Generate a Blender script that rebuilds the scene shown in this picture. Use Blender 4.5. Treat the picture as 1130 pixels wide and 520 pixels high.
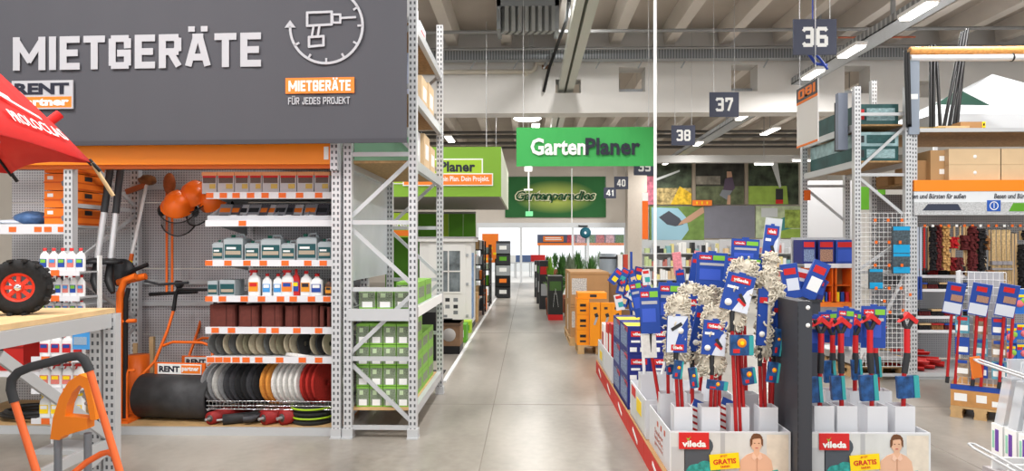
import bpy, math, random
from mathutils import Vector, Matrix
random.seed(7)
R = math.radians
C = bpy.context.scene.collection
SC = bpy.context.scene
for o in list(bpy.data.objects): bpy.data.objects.remove(o)

# ------------------------------------------------------------------ camera
F = 753.0; YAW = math.atan(18 / F); H = 1.6
cd = bpy.data.cameras.new('camera'); cam = bpy.data.objects.new('camera', cd); C.objects.link(cam)
cd.sensor_width = 36; cd.lens = 36 * F / 1130; cd.shift_y = 12 / 1130; cd.clip_end = 300
cam.location = (0, 0, H); cam.rotation_euler = (R(90), 0, YAW)
SC.camera = cam
ca, sa = math.cos(YAW), math.sin(YAW)
def W(px, py, Y):
    """point of the plane y = Y that shows at pixel (px, py)"""
    xc = (px - 565) / F; t = Y / (ca + xc * sa)
    return (t * (xc * ca - sa), Y, H + t * (272 - py) / F)
def WX(px, Y): return W(px, 0, Y)[0]
def WZ(py, Y, px=565): return W(px, py, Y)[2]

# ------------------------------------------------------------------ world, exposure
wd = bpy.data.worlds.new('world'); SC.world = wd; wd.use_nodes = True
bg = wd.node_tree.nodes['Background']; bg.inputs[0].default_value = (0.95, 0.98, 1.0, 1); bg.inputs[1].default_value = 1.75
SC.view_settings.view_transform = 'Standard'; SC.view_settings.look = 'None'
SC.view_settings.gamma = 1; SC.view_settings.use_curve_mapping = False
SC.view_settings.exposure = -0.38
LAMP_W = 110.0       # watts of one ceiling lamp

# ------------------------------------------------------------------ materials
def lin(c):
    return tuple(((v / 255) / 12.92 if v / 255 <= 0.04045 else ((v / 255 + 0.055) / 1.055) ** 2.4) for v in c)
MATS = {}
def M(name, rgb=None, rough=0.55, metal=0.0, var=0.0, scale=12.0, bump=0.0, alpha=1.0, emit=0.0, spec=0.35, trans=0.0):
    if name in MATS: return MATS[name]
    m = bpy.data.materials.new(name); m.use_nodes = True; nt = m.node_tree
    b = nt.nodes['Principled BSDF']; col = lin(rgb)
    b.inputs['Base Color'].default_value = (*col, 1); b.inputs['Roughness'].default_value = rough
    b.inputs['Metallic'].default_value = metal; b.inputs['Specular IOR Level'].default_value = spec
    if alpha < 1: b.inputs['Alpha'].default_value = alpha
    if trans: b.inputs['Transmission Weight'].default_value = trans
    if emit:
        b.inputs['Emission Color'].default_value = (*col, 1); b.inputs['Emission Strength'].default_value = emit
    if var or bump:
        tc = nt.nodes.new('ShaderNodeTexCoord'); n = nt.nodes.new('ShaderNodeTexNoise')
        n.inputs['Scale'].default_value = scale; n.inputs['Detail'].default_value = 5
        nt.links.new(tc.outputs['Object'], n.inputs['Vector'])
        if var:
            r = nt.nodes.new('ShaderNodeValToRGB')
            r.color_ramp.elements[0].position = 0.3; r.color_ramp.elements[1].position = 0.7
            r.color_ramp.elements[0].color = (*[max(0, v * (1 - var)) for v in col], 1)
            r.color_ramp.elements[1].color = (*[min(1, v * (1 + var)) for v in col], 1)
            nt.links.new(n.outputs['Fac'], r.inputs[0]); nt.links.new(r.outputs[0], b.inputs['Base Color'])
        if bump:
            bp = nt.nodes.new('ShaderNodeBump'); bp.inputs['Strength'].default_value = bump; bp.inputs['Distance'].default_value = 0.01
            nt.links.new(n.outputs['Fac'], bp.inputs['Height']); nt.links.new(bp.outputs[0], b.inputs['Normal'])
    MATS[name] = m; return m
def holes(name, rgb, dark, pu, pv, ru, rv, axes=('X', 'Z'), rough=0.4, metal=0.3, lim=None):
    """sheet metal punched with a regular grid of holes (object coordinates)"""
    if name in MATS: return MATS[name]
    m = M(name, rgb, rough, metal); nt = m.node_tree; b = nt.nodes['Principled BSDF']
    tc = nt.nodes.new('ShaderNodeTexCoord'); sp = nt.nodes.new('ShaderNodeSeparateXYZ')
    nt.links.new(tc.outputs['Object'], sp.inputs[0])
    def mt(op, a, bv):
        n = nt.nodes.new('ShaderNodeMath'); n.operation = op
        for i, v in enumerate((a, bv)):
            if v is None: continue
            if isinstance(v, (int, float)): n.inputs[i].default_value = v
            else: nt.links.new(v, n.inputs[i])
        return n.outputs[0]
    def cell(axis, p, r):
        f = mt('FRACT', mt('ADD', mt('DIVIDE', sp.outputs[axis], p), 100.0), None)
        return mt('LESS_THAN', mt('ABSOLUTE', mt('SUBTRACT', f, 0.5), None), r)
    k = mt('MULTIPLY', cell(axes[0], pu, ru), cell(axes[1], pv, rv))
    mx = nt.nodes.new('ShaderNodeMix'); mx.data_type = 'RGBA'
    mx.inputs[6].default_value = (*lin(rgb), 1); mx.inputs[7].default_value = (*lin(dark), 1)
    nt.links.new(k, mx.inputs[0]); nt.links.new(mx.outputs[2], b.inputs['Base Color'])
    return m
WHITE = M('white_plastic', (240, 240, 240), 0.45)
PAPER = M('white_paper', (238, 238, 236), 0.7)
CARDW = M('white_cardboard', (216, 217, 221), 0.7, var=0.03, scale=3)
STEEL = M('grey_steel', (196, 198, 200), 0.42, 0.25)
GALV = M('galvanised_steel', (176, 180, 184), 0.4, 0.5, var=0.08, scale=25)
CHROME = M('chrome', (210, 212, 215), 0.18, 0.9)
DARK = M('charcoal_plastic', (46, 47, 50), 0.5)
BLACK = M('black_plastic', (26, 26, 28), 0.45)
RUBBER = M('black_rubber', (34, 34, 35), 0.85, var=0.2, scale=40, bump=0.4)
ORANGE = M('orange_paint', (238, 108, 26), 0.4)
ORANGEL = M('orange_print', (244, 128, 42), 0.55)
ORBEAM = M('orange_beam_paint', (246, 138, 28), 0.38)
RED = M('red_print', (206, 38, 38), 0.5)
REDT = M('red_tube', (176, 30, 32), 0.35)
BLUE = M('blue_card', (36, 72, 158), 0.5)
BLUEL = M('light_blue_print', (70, 150, 215), 0.5)
TEAL = M('teal_cloth', (58, 160, 162), 0.8)
YELLOW = M('yellow_print', (250, 214, 20), 0.5)
GREENL = M('lime_print', (128, 192, 60), 0.55)
WOODM = M('plywood', (196, 160, 112), 0.6, var=0.18, scale=9)
OSB = M('chipboard', (168, 134, 92), 0.7, var=0.25, scale=30)
WOODL = M('pale_wood', (214, 182, 136), 0.6, var=0.12, scale=10)
CARD = M('brown_cardboard', (176, 136, 92), 0.75, var=0.06, scale=5)
CARDL = M('beige_cardboard', (214, 186, 148), 0.75, var=0.05, scale=5)
BANNER = M('dark_grey_fabric', (78, 78, 84), 0.75)
INK = M('dark_ink', (36, 38, 52), 0.6)
GREYL = M('light_grey_print', (178, 178, 183), 0.6)
SIGNBLUE = M('slate_sign', (66, 70, 88), 0.5)
FRINGE = M('cotton_fringe', (204, 195, 178), 0.9, var=0.14, scale=60)
GLASS = M('clear_glass', (225, 232, 235), 0.08, alpha=0.3, spec=0.6)
POLY = M('clear_film', (226, 229, 234), 0.25, alpha=0.55, spec=0.5)
UPR = holes('punched_upright', (205, 206, 208), (92, 94, 98), 0.034, 0.05, 0.22, 0.25)
UPRY = holes('punched_upright_side', (205, 206, 208), (92, 94, 98), 0.034, 0.05, 0.22, 0.25, ('Y', 'Z'))

# ------------------------------------------------------------------ mesh builder
class MB:
    def __init__(s): s.v = []; s.f = []; s.m = []; s.mats = []; s.sm = []
    def mi(s, mat):
        if mat not in s.mats: s.mats.append(mat)
        return s.mats.index(mat)
    def add(s, vs, fs, mat, mtx=None, smooth=False):
        k = len(s.v); i = s.mi(mat)
        s.v += [tuple(mtx @ Vector(p)) if mtx else tuple(p) for p in vs]
        for f in fs: s.f.append([k + a for a in f]); s.m.append(i); s.sm.append(smooth)
        return s
    def box(s, c, d, mat, rot=None, taper=1.0):
        x, y, z = (a / 2 for a in d); t = taper
        vs = [(-x, -y, -z), (x, -y, -z), (x, y, -z), (-x, y, -z), (-x * t, -y * t, z), (x * t, -y * t, z), (x * t, y * t, z), (-x * t, y * t, z)]
        mt = Matrix.Translation(c)
        if rot is not None: mt = mt @ (Matrix.Rotation(rot[2], 4, 'Z') @ Matrix.Rotation(rot[1], 4, 'Y') @ Matrix.Rotation(rot[0], 4, 'X'))
        return s.add(vs, [(3, 2, 1, 0), (4, 5, 6, 7), (0, 1, 5, 4), (1, 2, 6, 5), (2, 3, 7, 6), (3, 0, 4, 7)], mat, mt)
    def b2(s, a, b, mat):
        return s.box([(p + q) / 2 for p, q in zip(a, b)], [abs(q - p) for p, q in zip(a, b)], mat)
    def tube(s, pts, r, mat, n=8, caps=True):
        pts = [Vector(p) for p in pts]; k = len(pts)
        rr = r if isinstance(r, (list, tuple)) else [r] * k
        rings = []; up = None
        for i, p in enumerate(pts):
            d = (pts[min(i + 1, k - 1)] - pts[max(i - 1, 0)]).normalized()
            if up is None:
                up = Vector((0, 0, 1)) if abs(d.z) < 0.9 else Vector((1, 0, 0))
            a = d.cross(up)
            if a.length < 1e-6: a = d.orthogonal()
            a.normalize(); b = a.cross(d).normalized(); up = b
            rings.append([p + (a * math.cos(6.28319 * j / n) + b * math.sin(6.28319 * j / n)) * rr[i] for j in range(n)])
        vs = [q for g in rings for q in g]; fs = []
        for i in range(k - 1):
            for j in range(n):
                j2 = (j + 1) % n
                fs.append((i * n + j, i * n + j2, (i + 1) * n + j2, (i + 1) * n + j))
        s.add(vs, fs, mat, None, True)
        if caps:
            s.add(rings[0], [tuple(range(n))[::-1]], mat); s.add(rings[-1], [tuple(range(n))], mat)
        return s
    def bar(s, p, q, w, h, mat):
        """rectangular bar from p to q; w across, h along the up side"""
        p, q = Vector(p), Vector(q); d = q - p; L = d.length; d.normalize()
        up = Vector((0, 0, 1)) if abs(d.z) < 0.95 else Vector((0, 1, 0))
        a = d.cross(up).normalized(); b = a.cross(d).normalized()
        vs = []
        for o in (p, q):
            for (i, j) in ((-1, -1), (1, -1), (1, 1), (-1, 1)): vs.append(o + a * i * w / 2 + b * j * h / 2)
        return s.add(vs, [(0, 1, 2, 3), (7, 6, 5, 4), (0, 4, 5, 1), (1, 5, 6, 2), (2, 6, 7, 3), (3, 7, 4, 0)], mat)
    def lathe(s, prof, mat, n=14, c=(0, 0, 0), axis='Z', smooth=True):
        vs = []; fs = []
        for (r, z) in prof:
            for j in range(n):
                a = 6.28319 * j / n; x, y = r * math.cos(a), r * math.sin(a)
                p = (x, y, z) if axis == 'Z' else ((x, z, y) if axis == 'Y' else (z, x, y))
                vs.append((p[0] + c[0], p[1] + c[1], p[2] + c[2]))
        for i in range(len(prof) - 1):
            for j in range(n):
                j2 = (j + 1) % n; fs.append((i * n + j, i * n + j2, (i + 1) * n + j2, (i + 1) * n + j))
        return s.add(vs, fs, mat, None, smooth)
    def prism(s, poly, y0, y1, mat, mtx=None):
        """polygon in the x,z plane, from y0 (front) to y1"""
        n = len(poly)
        vs = [(x, y0, z) for x, z in poly] + [(x, y1, z) for x, z in poly]
        fs = [tuple(range(n)), tuple(range(2 * n - 1, n - 1, -1))] + [(i, n + i, n + (i + 1) % n, (i + 1) % n) for i in range(n)]
        return s.add(vs, fs, mat, mtx)
    def ell(s, c, r, mat, nu=10, nv=7, jit=0.0, mtx=None):
        vs = []; fs = []
        for i in range(nv + 1):
            t = math.pi * i / nv
            for j in range(nu):
                a = 6.28319 * j / nu; k = 1 + random.uniform(-jit, jit)
                vs.append((c[0] + r[0] * math.sin(t) * math.cos(a) * k, c[1] + r[1] * math.sin(t) * math.sin(a) * k, c[2] + r[2] * math.cos(t) * k))
        for i in range(nv):
            for j in range(nu):
                j2 = (j + 1) % nu; fs.append((i * nu + j, (i + 1) * nu + j, (i + 1) * nu + j2, i * nu + j2))
        return s.add(vs, fs, mat, mtx, True)
    def mesh(s, name):
        me = bpy.data.meshes.new(name); me.from_pydata(s.v, [], s.f)
        for m in s.mats: me.materials.append(m)
        me.polygons.foreach_set('material_index', s.m); me.polygons.foreach_set('use_smooth', s.sm)
        me.update(); return me

# ------------------------------------------------------------------ objects
def obj(name, me, parent=None, loc=None, rot=None, scale=None):
    if isinstance(me, MB): me = me.mesh(name)
    o = bpy.data.objects.new(name, me); C.objects.link(o)
    if parent is not None: o.parent = parent
    if loc: o.location = loc
    if rot: o.rotation_euler = rot
    if scale: o.scale = scale
    return o
LABELS = {}
def tag(o, label, cat, group=None, kind=None):
    if label: o['label'] = label
    if cat: o['category'] = cat
    if group: o['group'] = group
    if kind: o['kind'] = kind
    return o
def thing(name, label, cat, loc=(0, 0, 0), rz=0, group=None):
    o = bpy.data.objects.new(name, None); C.objects.link(o); o.empty_display_size = 0.05
    o.location = loc; o.rotation_euler = (0, 0, rz)
    return tag(o, label, cat, group)
def one(name, me, label, cat, loc=(0, 0, 0), rz=0, group=None, rot=None):
    return tag(obj(name, me, None, loc, rot or (0, 0, rz)), label, cat, group)
def struct(name, me, label, cat, parent=None, loc=None):
    o = obj(name, me, parent, loc); o['kind'] = 'structure'
    if parent is None: tag(o, label, cat)
    return o
def dup(root, loc, rot=None, label=None, group=None, scale=None):
    r = root.copy(); C.objects.link(r); r.location = loc
    if rot is not None: r.rotation_euler = rot
    if scale is not None: r.scale = scale
    if label: r['label'] = label
    if group: r['group'] = group
    for ch in list(root.children):
        c = ch.copy(); C.objects.link(c); c.parent = r
        for g in list(ch.children):
            d = g.copy(); C.objects.link(d); d.parent = c
    return r
ORD = ['first', 'second', 'third', 'fourth', 'fifth', 'sixth', 'seventh', 'eighth', 'ninth', 'tenth', 'eleventh', 'twelfth', 'thirteenth', 'fourteenth', 'fifteenth', 'sixteenth', 'seventeenth', 'eighteenth', 'nineteenth', 'twentieth', 'twenty-first', 'twenty-second', 'twenty-third', 'twenty-fourth']
def nth(i, n, a='left', b='right'):
    if i == 0: return a + 'most'
    if i == n - 1: return b + 'most'
    return ORD[i] + ' from ' + a
# ------------------------------------------------------------------ lettering
TXT = {}
def textmesh(s, bold=0.02, shear=0.0):
    k = (s, bold, shear)
    if k in TXT: return TXT[k]
    cu = bpy.data.curves.new('lettering', 'FONT'); cu.body = s; cu.offset = bold; cu.shear = shear
    cu.resolution_u = 2; cu.size = 1; cu.fill_mode = 'FRONT'
    o = bpy.data.objects.new('lettering', cu); C.objects.link(o)
    dg = bpy.context.evaluated_depsgraph_get()
    me = bpy.data.meshes.new_from_object(o.evaluated_get(dg)); bpy.data.objects.remove(o)
    xs = [v.co.x for v in me.vertices]; ys = [v.co.y for v in me.vertices]
    x0, x1, y0, y1 = min(xs), max(xs), min(ys), max(ys)
    for v in me.vertices: v.co = ((v.co.x - x0) / (x1 - x0) - 0.5, 0, (v.co.y - y0) / (y1 - y0) - 0.5)
    me.materials.clear(); TXT[k] = me; return me
TM = {}
def text(parent, s, c, w, h, mat, rot=None, bold=0.02, shear=0.0, name='lettering', matrix=None):
    """flat lettering, w wide and h high, centred at c in the parent's x,z plane, facing -y"""
    key = (s, bold, shear, mat.name)
    if key not in TM:
        me = textmesh(s, bold, shear).copy(); me.materials.append(mat); TM[key] = me
    return obj(name, TM[key], parent, c, rot, (w, 1, h))
for s in ('MIETGERÄTE', 'vileda', 'RENT', 'partner'): textmesh(s, 0.03)
GL = {'M': (.95, [[(0, 0), (0, 1), (.5, .25), (1, 1), (1, 0)]]), 'I': (.2, [[(.5, 0), (.5, 1)]]), 'E': (.58, [[(1, 0), (0, 0), (0, 1), (1, 1)], [(0, .5), (.85, .5)]]), 'T': (.62, [[(0, 1), (1, 1)], [(.5, 0), (.5, 1)]]),
      'G': (.64, [[(1, .76), (1, .88), (.85, 1), (.15, 1), (0, .88), (0, .12), (.15, 0), (.85, 0), (1, .12), (1, .46), (.55, .46)]]), 'R': (.64, [[(0, 0), (0, 1), (.82, 1), (1, .86), (1, .62), (.82, .48), (0, .48)], [(.5, .48), (1, 0)]]),
      'A': (.72, [[(0, 0), (.4, 1), (.6, 1), (1, 0)], [(.18, .26), (.82, .26)]]), 'F': (.56, [[(0, 0), (0, 1), (1, 1)], [(0, .5), (.85, .5)]]), 'U': (.64, [[(0, 1), (0, .14), (.16, 0), (.84, 0), (1, .14), (1, 1)]]),
      'J': (.5, [[(1, 1), (1, .14), (.84, 0), (.16, 0), (0, .14), (0, .25)]]), 'D': (.64, [[(0, 0), (0, 1), (.75, 1), (1, .85), (1, .15), (.75, 0), (0, 0)]]), 'P': (.62, [[(0, 0), (0, 1), (.82, 1), (1, .86), (1, .58), (.82, .44), (0, .44)]]),
      'S': (.6, [[(1, .78), (1, .88), (.85, 1), (.15, 1), (0, .88), (0, .64), (.15, .54), (.85, .46), (1, .36), (1, .12), (.85, 0), (.15, 0), (0, .12), (0, .22)]]), 'O': (.64, [[(.15, 0), (.85, 0), (1, .12), (1, .88), (.85, 1), (.15, 1), (0, .88), (0, .12), (.15, 0)]]),
      'K': (.64, [[(0, 0), (0, 1)], [(0, .4), (1, 1)], [(.35, .62), (1, 0)]]), 'N': (.66, [[(0, 0), (0, 1), (1, 0), (1, 1)]]), ' ': (.3, []), 'B': (.64, [[(0, 0), (0, 1), (.8, 1), (1, .88), (1, .64), (.85, .52), (0, .52)], [(.85, .52), (1, .4), (1, .12), (.8, 0), (0, 0)]]),
      '0': (.58, [[(.2, 0), (.8, 0), (1, .14), (1, .86), (.8, 1), (.2, 1), (0, .86), (0, .14), (.2, 0)]]), '1': (.36, [[(0, .78), (.7, 1), (.7, 0)]]), '3': (.6, [[(0, .9), (.15, 1), (.85, 1), (1, .9), (1, .6), (.85, .51), (.45, .51)], [(.85, .51), (1, .42), (1, .1), (.85, 0), (.15, 0), (0, .1)]]),
      '4': (.62, [[(.78, 0), (.78, 1), (.6, 1), (0, .3), (0, .24), (1, .24)]]), '6': (.6, [[(1, .92), (.85, 1), (.15, 1), (0, .9), (0, .1), (.15, 0), (.85, 0), (1, .1), (1, .4), (.85, .5), (0, .5)]]), '7': (.56, [[(0, .84), (0, 1), (1, 1), (1, .86), (.38, 0)]]),
      '8': (.58, [[(.2, 0), (.8, 0), (1, .12), (1, .4), (.8, .52), (1, .64), (1, .88), (.8, 1), (.2, 1), (0, .88), (0, .64), (.2, .52), (0, .4), (0, .12), (.2, 0)], [(.2, .52), (.8, .52)]]), '9': (.6, [[(0, .08), (.15, 0), (.85, 0), (1, .1), (1, .9), (.85, 1), (.15, 1), (0, .9), (0, .6), (.15, .5), (1, .5)]])}
BT = {}
def block(parent, s, c, w, h, mat, stroke=0.19, gap=0.11, name='lettering', rot=None):
    """heavy condensed capitals drawn with straight strokes, fitted into w x h"""
    key = (s, stroke, mat.name)
    if key not in BT:
        m = MB(); x = 0.0
        for ch in s:
            um = ch in 'ÄÜ'; g, strokes = GL[{'Ä': 'A', 'Ü': 'U'}.get(ch, ch)]; k = stroke / 2; ww = max(g, stroke)
            for ps in strokes:
                P = [(x + k + p[0] * (ww - stroke), k + p[1] * (1 - stroke)) for p in ps]
                for a, b in zip(P, P[1:]):
                    d = Vector((b[0] - a[0], b[1] - a[1])); L = d.length
                    if L < 1e-6: continue
                    d /= L; e = d * (k * (1.0 if min(abs(d.x), abs(d.y)) < .05 else .55)); q = Vector((-d.y, d.x)) * k * (1.0 if min(abs(d.x), abs(d.y)) < .05 else .92)
                    A = Vector(a) - e; Bq = Vector(b) + e
                    m.prism([(A.x - q.x, A.y - q.y), (Bq.x - q.x, Bq.y - q.y), (Bq.x + q.x, Bq.y + q.y), (A.x + q.x, A.y + q.y)], -.003 - .00012 * (len(m.f) // 6 % 9), 0, mat)
            if um:
                for f in (.12, .62): m.b2((x + ww * f, -.003, 1.06), (x + ww * (f + .26), 0, 1.22), mat)
            x += ww + gap
        zs = [max(0, min(v[2], 1.22)) for v in m.v]; xs = [v[0] for v in m.v]; x0, x1, z1 = min(xs), max(xs), max(zs)
        m.v = [((v[0] - x0) / (x1 - x0) - .5, v[1], max(0, min(v[2], 1.22)) / z1 - .5) for v in m.v]
        BT[key] = m.mesh('lettering')
    return obj(name, BT[key], parent, c, rot, (w, 1, h))
SHARE = {}
def patch(parent, c, w, h, mat, name='print', rot=None, t=0.002):
    """thin printed label, faces -y, its back on c"""
    if mat.name not in SHARE:
        SHARE[mat.name] = MB().box((0, -0.5, 0), (1, 1, 1), mat).mesh('label')
    return obj(name, SHARE[mat.name], parent, c, rot, (w, t, h))
SIDE = (0, 0, -math.pi / 2)    # for lettering / patches that face -x
# ================================================================== THE HALL
def floor_mat():
    m = M('polished_concrete', (176, 168, 156), 0.38, spec=0.4); nt = m.node_tree; b = nt.nodes['Principled BSDF']
    tc = nt.nodes.new('ShaderNodeTexCoord')
    n1 = nt.nodes.new('ShaderNodeTexNoise'); n1.inputs['Scale'].default_value = 0.9; n1.inputs['Detail'].default_value = 8
    n2 = nt.nodes.new('ShaderNodeTexNoise'); n2.inputs['Scale'].default_value = 14; n2.inputs['Detail'].default_value = 6
    mp = nt.nodes.new('ShaderNodeMapping'); mp.inputs['Scale'].default_value = (1, 0.35, 1)
    nt.links.new(tc.outputs['Object'], mp.inputs[0]); nt.links.new(mp.outputs[0], n1.inputs['Vector']); nt.links.new(tc.outputs['Object'], n2.inputs['Vector'])
    r = nt.nodes.new('ShaderNodeValToRGB')
    r.color_ramp.elements[0].position = 0.32; r.color_ramp.elements[1].position = 0.68
    r.color_ramp.elements[0].color = (*lin((118, 112, 104)), 1); r.color_ramp.elements[1].color = (*lin((176, 170, 161)), 1)
    ad = nt.nodes.new('ShaderNodeMath'); ad.operation = 'MULTIPLY_ADD'; ad.inputs[1].default_value = 0.2; 
    sb = nt.nodes.new('ShaderNodeMath'); sb.operation = 'MULTIPLY_ADD'; sb.inputs[1].default_value = 1.0; sb.inputs[2].default_value = -0.1
    nt.links.new(n2.outputs['Fac'], ad.inputs[0]); nt.links.new(n1.outputs['Fac'], ad.inputs[2])
    nt.links.new(ad.outputs[0], sb.inputs[0]); nt.links.new(sb.outputs[0], r.inputs[0]); nt.links.new(r.outputs[0], b.inputs['Base Color'])
    r2 = nt.nodes.new('ShaderNodeMapRange'); r2.inputs['To Min'].default_value = 0.27; r2.inputs['To Max'].default_value = 0.35
    nt.links.new(n2.outputs['Fac'], r2.inputs[0]); nt.links.new(r2.outputs[0], b.inputs['Roughness'])
    return m
YB = 30.0
XL, XR = -11.0, 13.0
fl = struct('floor', MB().b2((XL - 0.3, -3.0, -0.2), (XR + 0.3, YB + 0.2, 0), floor_mat()), 'polished grey concrete floor of the hall', 'floor')
JM = M('floor_joint_filler', (132, 126, 118), 0.8)
for y in (6.9, 12.6, 18.4, 24.0): obj('floor_joint', MB().b2((XL, y - 0.006, 0), (XR, y + 0.006, 0.001), JM), fl)
for x in (-0.35, 3.25): obj('floor_joint', MB().b2((x - 0.005, -3, 0), (x + 0.005, YB, 0.001), JM), fl)
gr = struct('ground', MB().b2((-25, YB + 0.2, -0.2), (30, 70, -0.005), M('outdoor_paving', (228, 225, 220), 0.8, var=0.05, scale=2)), 'pale paving of the open garden yard', 'paving')
WALL = M('cream_wall', (214, 206, 196), 0.8, var=0.02, scale=2)
CONC = M('white_painted_concrete', (222, 219, 215), 0.75, var=0.03, scale=1.5)
CEIL = M('ceiling_concrete', (190, 180, 170), 0.85, var=0.05, scale=1.2)
# back wall with the wide glazed opening to the garden yard
ox0, ox1, oz = WX(527, YB), WX(690, YB), WZ(246, YB)
wb = MB()
wb.b2((XL, YB, 0), (ox0, YB + 0.2, 6.6), WALL); wb.b2((ox1, YB, 0), (XR, YB + 0.2, 6.6), WALL); wb.b2((ox0, YB, oz), (ox1, YB + 0.2, 6.6), WALL)
struct('wall_back', wb, 'cream end wall above the bright garden opening', 'wall')
struct('wall_left', MB().b2((XL - 0.2, -3, 0), (XL, YB, 6.6), WALL), 'cream side wall at the far left', 'wall')
struct('wall_right', MB().b2((XR, -3, 0), (XR + 0.2, YB, 6.6), CONC), 'white side wall at the far right', 'wall')
WF = M('white_door_frame', (226, 230, 234), 0.4)
wn = tag(bpy.data.objects.new('window_1', None), 'white framed glazed garden opening in the back wall', 'glazing', kind='structure'); C.objects.link(wn); wn.location = (0, YB, 0)
for px in (527, 575, 632, 649, 690): x = WX(px, YB); obj('mullion', MB().b2((x - 0.05, -0.05, 0), (x + 0.05, 0.05, oz), WF), wn)
obj('head_rail', MB().b2((ox0, -0.07, oz - 0.22), (ox1, 0.04, oz), WF), wn)
for a, b in ((632, 649), (649, 690)):
    obj('pane', MB().b2((WX(a, YB) + 0.06, -0.006, 0.05), (WX(b, YB) - 0.06, 0.006, oz - 0.22), M('window_glass', (235, 242, 245), 0.05, alpha=0.12)), wn)
# column beside the opening
struct('column_1', MB().b2((WX(692, 29.4), 29.2, 0), (WX(713, 29.4), 29.9, 6.3), M('column_concrete', (196, 186, 174), 0.8, var=0.03)), 'beige concrete column right of the garden opening', 'column')

# ceiling: slab and ribs, two spans either side of the big beam
ce = struct('ceiling', MB().b2((XL, -3, 6.36), (XR, YB, 6.6), CEIL), 'grey concrete ceiling slab with pale ribs', 'ceiling')
RIB = M('rib_concrete', (218, 210, 202), 0.8, var=0.04, scale=1.5)
def rib_mesh(L):
    return MB().prism([(-0.11, 0), (0.11, 0), (0.16, 0.38), (-0.16, 0.38)], 0, L, RIB).mesh('rib')
r1, r2 = rib_mesh(16.9), rib_mesh(14.3)
x = WX(500, 15.0) - 1.18 * 7
while x < XR:
    obj('rib', r1, ce, (x, -2.0, 5.99)); obj('rib', r2, ce, (x, 15.6, 5.99)); x += 1.18
# big transverse beam with service openings
Yb = 15.0; z0, z1 = WZ(125, Yb), WZ(68, Yb)
bm = MB(); ops = [(613, 641, 88, 103), (683, 712, 75, 102), (807, 836, 73, 102), (932, 960, 75, 105), (1010, 1030, 92, 110)]
xs = XL
for (a, b, t, u) in ops:
    xa, xb = WX(a, Yb), WX(b, Yb); zt, zu = WZ(t, Yb), WZ(u, Yb)
    bm.b2((xs, Yb, z0), (xa, Yb + 0.5, z1), CONC); bm.b2((xa, Yb, z0), (xb, Yb + 0.5, zu), CONC)
    if zt < z1 - 0.02: bm.b2((xa, Yb, zt), (xb, Yb + 0.5, z1), CONC)
    xs = xb
bm.b2((xs, Yb, z0), (XR, Yb + 0.5, z1), CONC); bm.b2((XL, Yb + 0.2, z1), (XR, Yb + 0.55, 6.36), CONC)
struct('beam_1', bm, 'deep white concrete beam with square service openings across the hall', 'beam')
for k, (a, b, t, u) in enumerate(ops[1:4]):
    one('ventilation_duct', MB().b2((WX(a, Yb), Yb + 0.35, WZ(u, Yb)), (WX(b, Yb), Yb + 0.9, WZ(u, Yb) + 0.14), GALV), ['duct seen through the middle opening of the white beam', 'duct in the beam opening behind the sign 37', 'duct in the beam opening right of the sign 36'][k], 'duct')
one('beam_corner_guard', MB().b2((WX(485, Yb) - 0.03, Yb - 0.02, z0), (WX(485, Yb) + 0.03, Yb - 0.001, WZ(84, Yb)), DARK), 'dark vertical edge strip at the left end of the white beam', 'strip')
struct('trim_1', MB().b2((-1.01, 8.0, 0), (-0.965, 21.0, 0.02), M('white_edge_strip', (226, 226, 226), 0.5)), 'white floor edging along the left side of the aisle', 'edging')

# ------------------------------------------------------------------ services under the ceiling
ty = Yb - 0.25
ct = thing('cable_tray', 'perforated steel cable tray running above the white beam', 'cable tray', (0, ty, WZ(68, ty)))
obj('tray', MB().b2((XL, -0.15, 0), (XR, 0.06, 0.03), GALV).b2((XL, -0.16, 0), (XR, -0.15, WZ(57, ty) - WZ(68, ty)), holes('tray_side', (168, 172, 176), (120, 124, 128), 0.06, 0.3, 0.3, 0.5)), ct)
for px in (525, 572, 605, 662, 708, 755, 845, 905): obj('bracket', MB().bar((WX(px, ty), -0.16, -0.02), (WX(px, ty) - 0.1, -0.16, -0.2), 0.03, 0.03, GALV), ct)
PIPE = M('grey_pipe', (150, 150, 150), 0.45, 0.3)
def pipe(y, z, r, mat, label, x0=XL, x1=XR, name='pipe'):
    return one(name, MB().tube([(x0, 0, 0), (x1, 0, 0)], r, mat, 8), label, 'pipe', (0, y, z))
pipe(13.2, WZ(35, 13.2), 0.035, PIPE, 'long grey pipe under the ribs in front of the white beam')
pipe(14.35, WZ(54, 14.35), 0.03, PIPE, 'thin grey pipe just above the cable tray')
pipe(13.6, WZ(44, 13.6), 0.02, M('copper_pipe', (190, 110, 84), 0.4, 0.3), 'thin reddish pipe right of the sign 36', WX(925, 13.6), WX(1010, 13.6))
sp = thing('sprinkler_pipe', 'cream sprinkler pipe with bends and valve on the beam face', 'pipe', (0, Yb - 0.09, 0))
q = lambda px, py: (WX(px, Yb - 0.09), 0, WZ(py, Yb - 0.09))
CREAM = M('cream_pipe', (206, 198, 184), 0.5)
obj('main', MB().tube([q(400, 79), q(586, 79), q(590, 76), q(592, 70), q(596, 70.5), q(611, 70.5)], 0.05, CREAM), sp)
obj('valve', MB().tube([q(602, 70), q(602, 74)], 0.06, PIPE).tube([q(598, 74), q(607, 74)], 0.05, M('rust_valve', (120, 90, 70), 0.6)), sp)
obj('drain_stub', MB().tube([q(581, 80), q(581, 84)], 0.03, CREAM), sp)
DP = M('dark_pipe', (92, 90, 88), 0.5)
for i, (py, y, r) in enumerate(((146, 25.4, 0.05), (151, 26.0, 0.07), (158, 27.2, 0.06), (163, 27.6, 0.05))):
    pipe(y, WZ(py, y), r, DP, ['topmost', 'second', 'third', 'lowest'][i] + ' of the dark pipes near the end wall behind the green signs')
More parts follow.
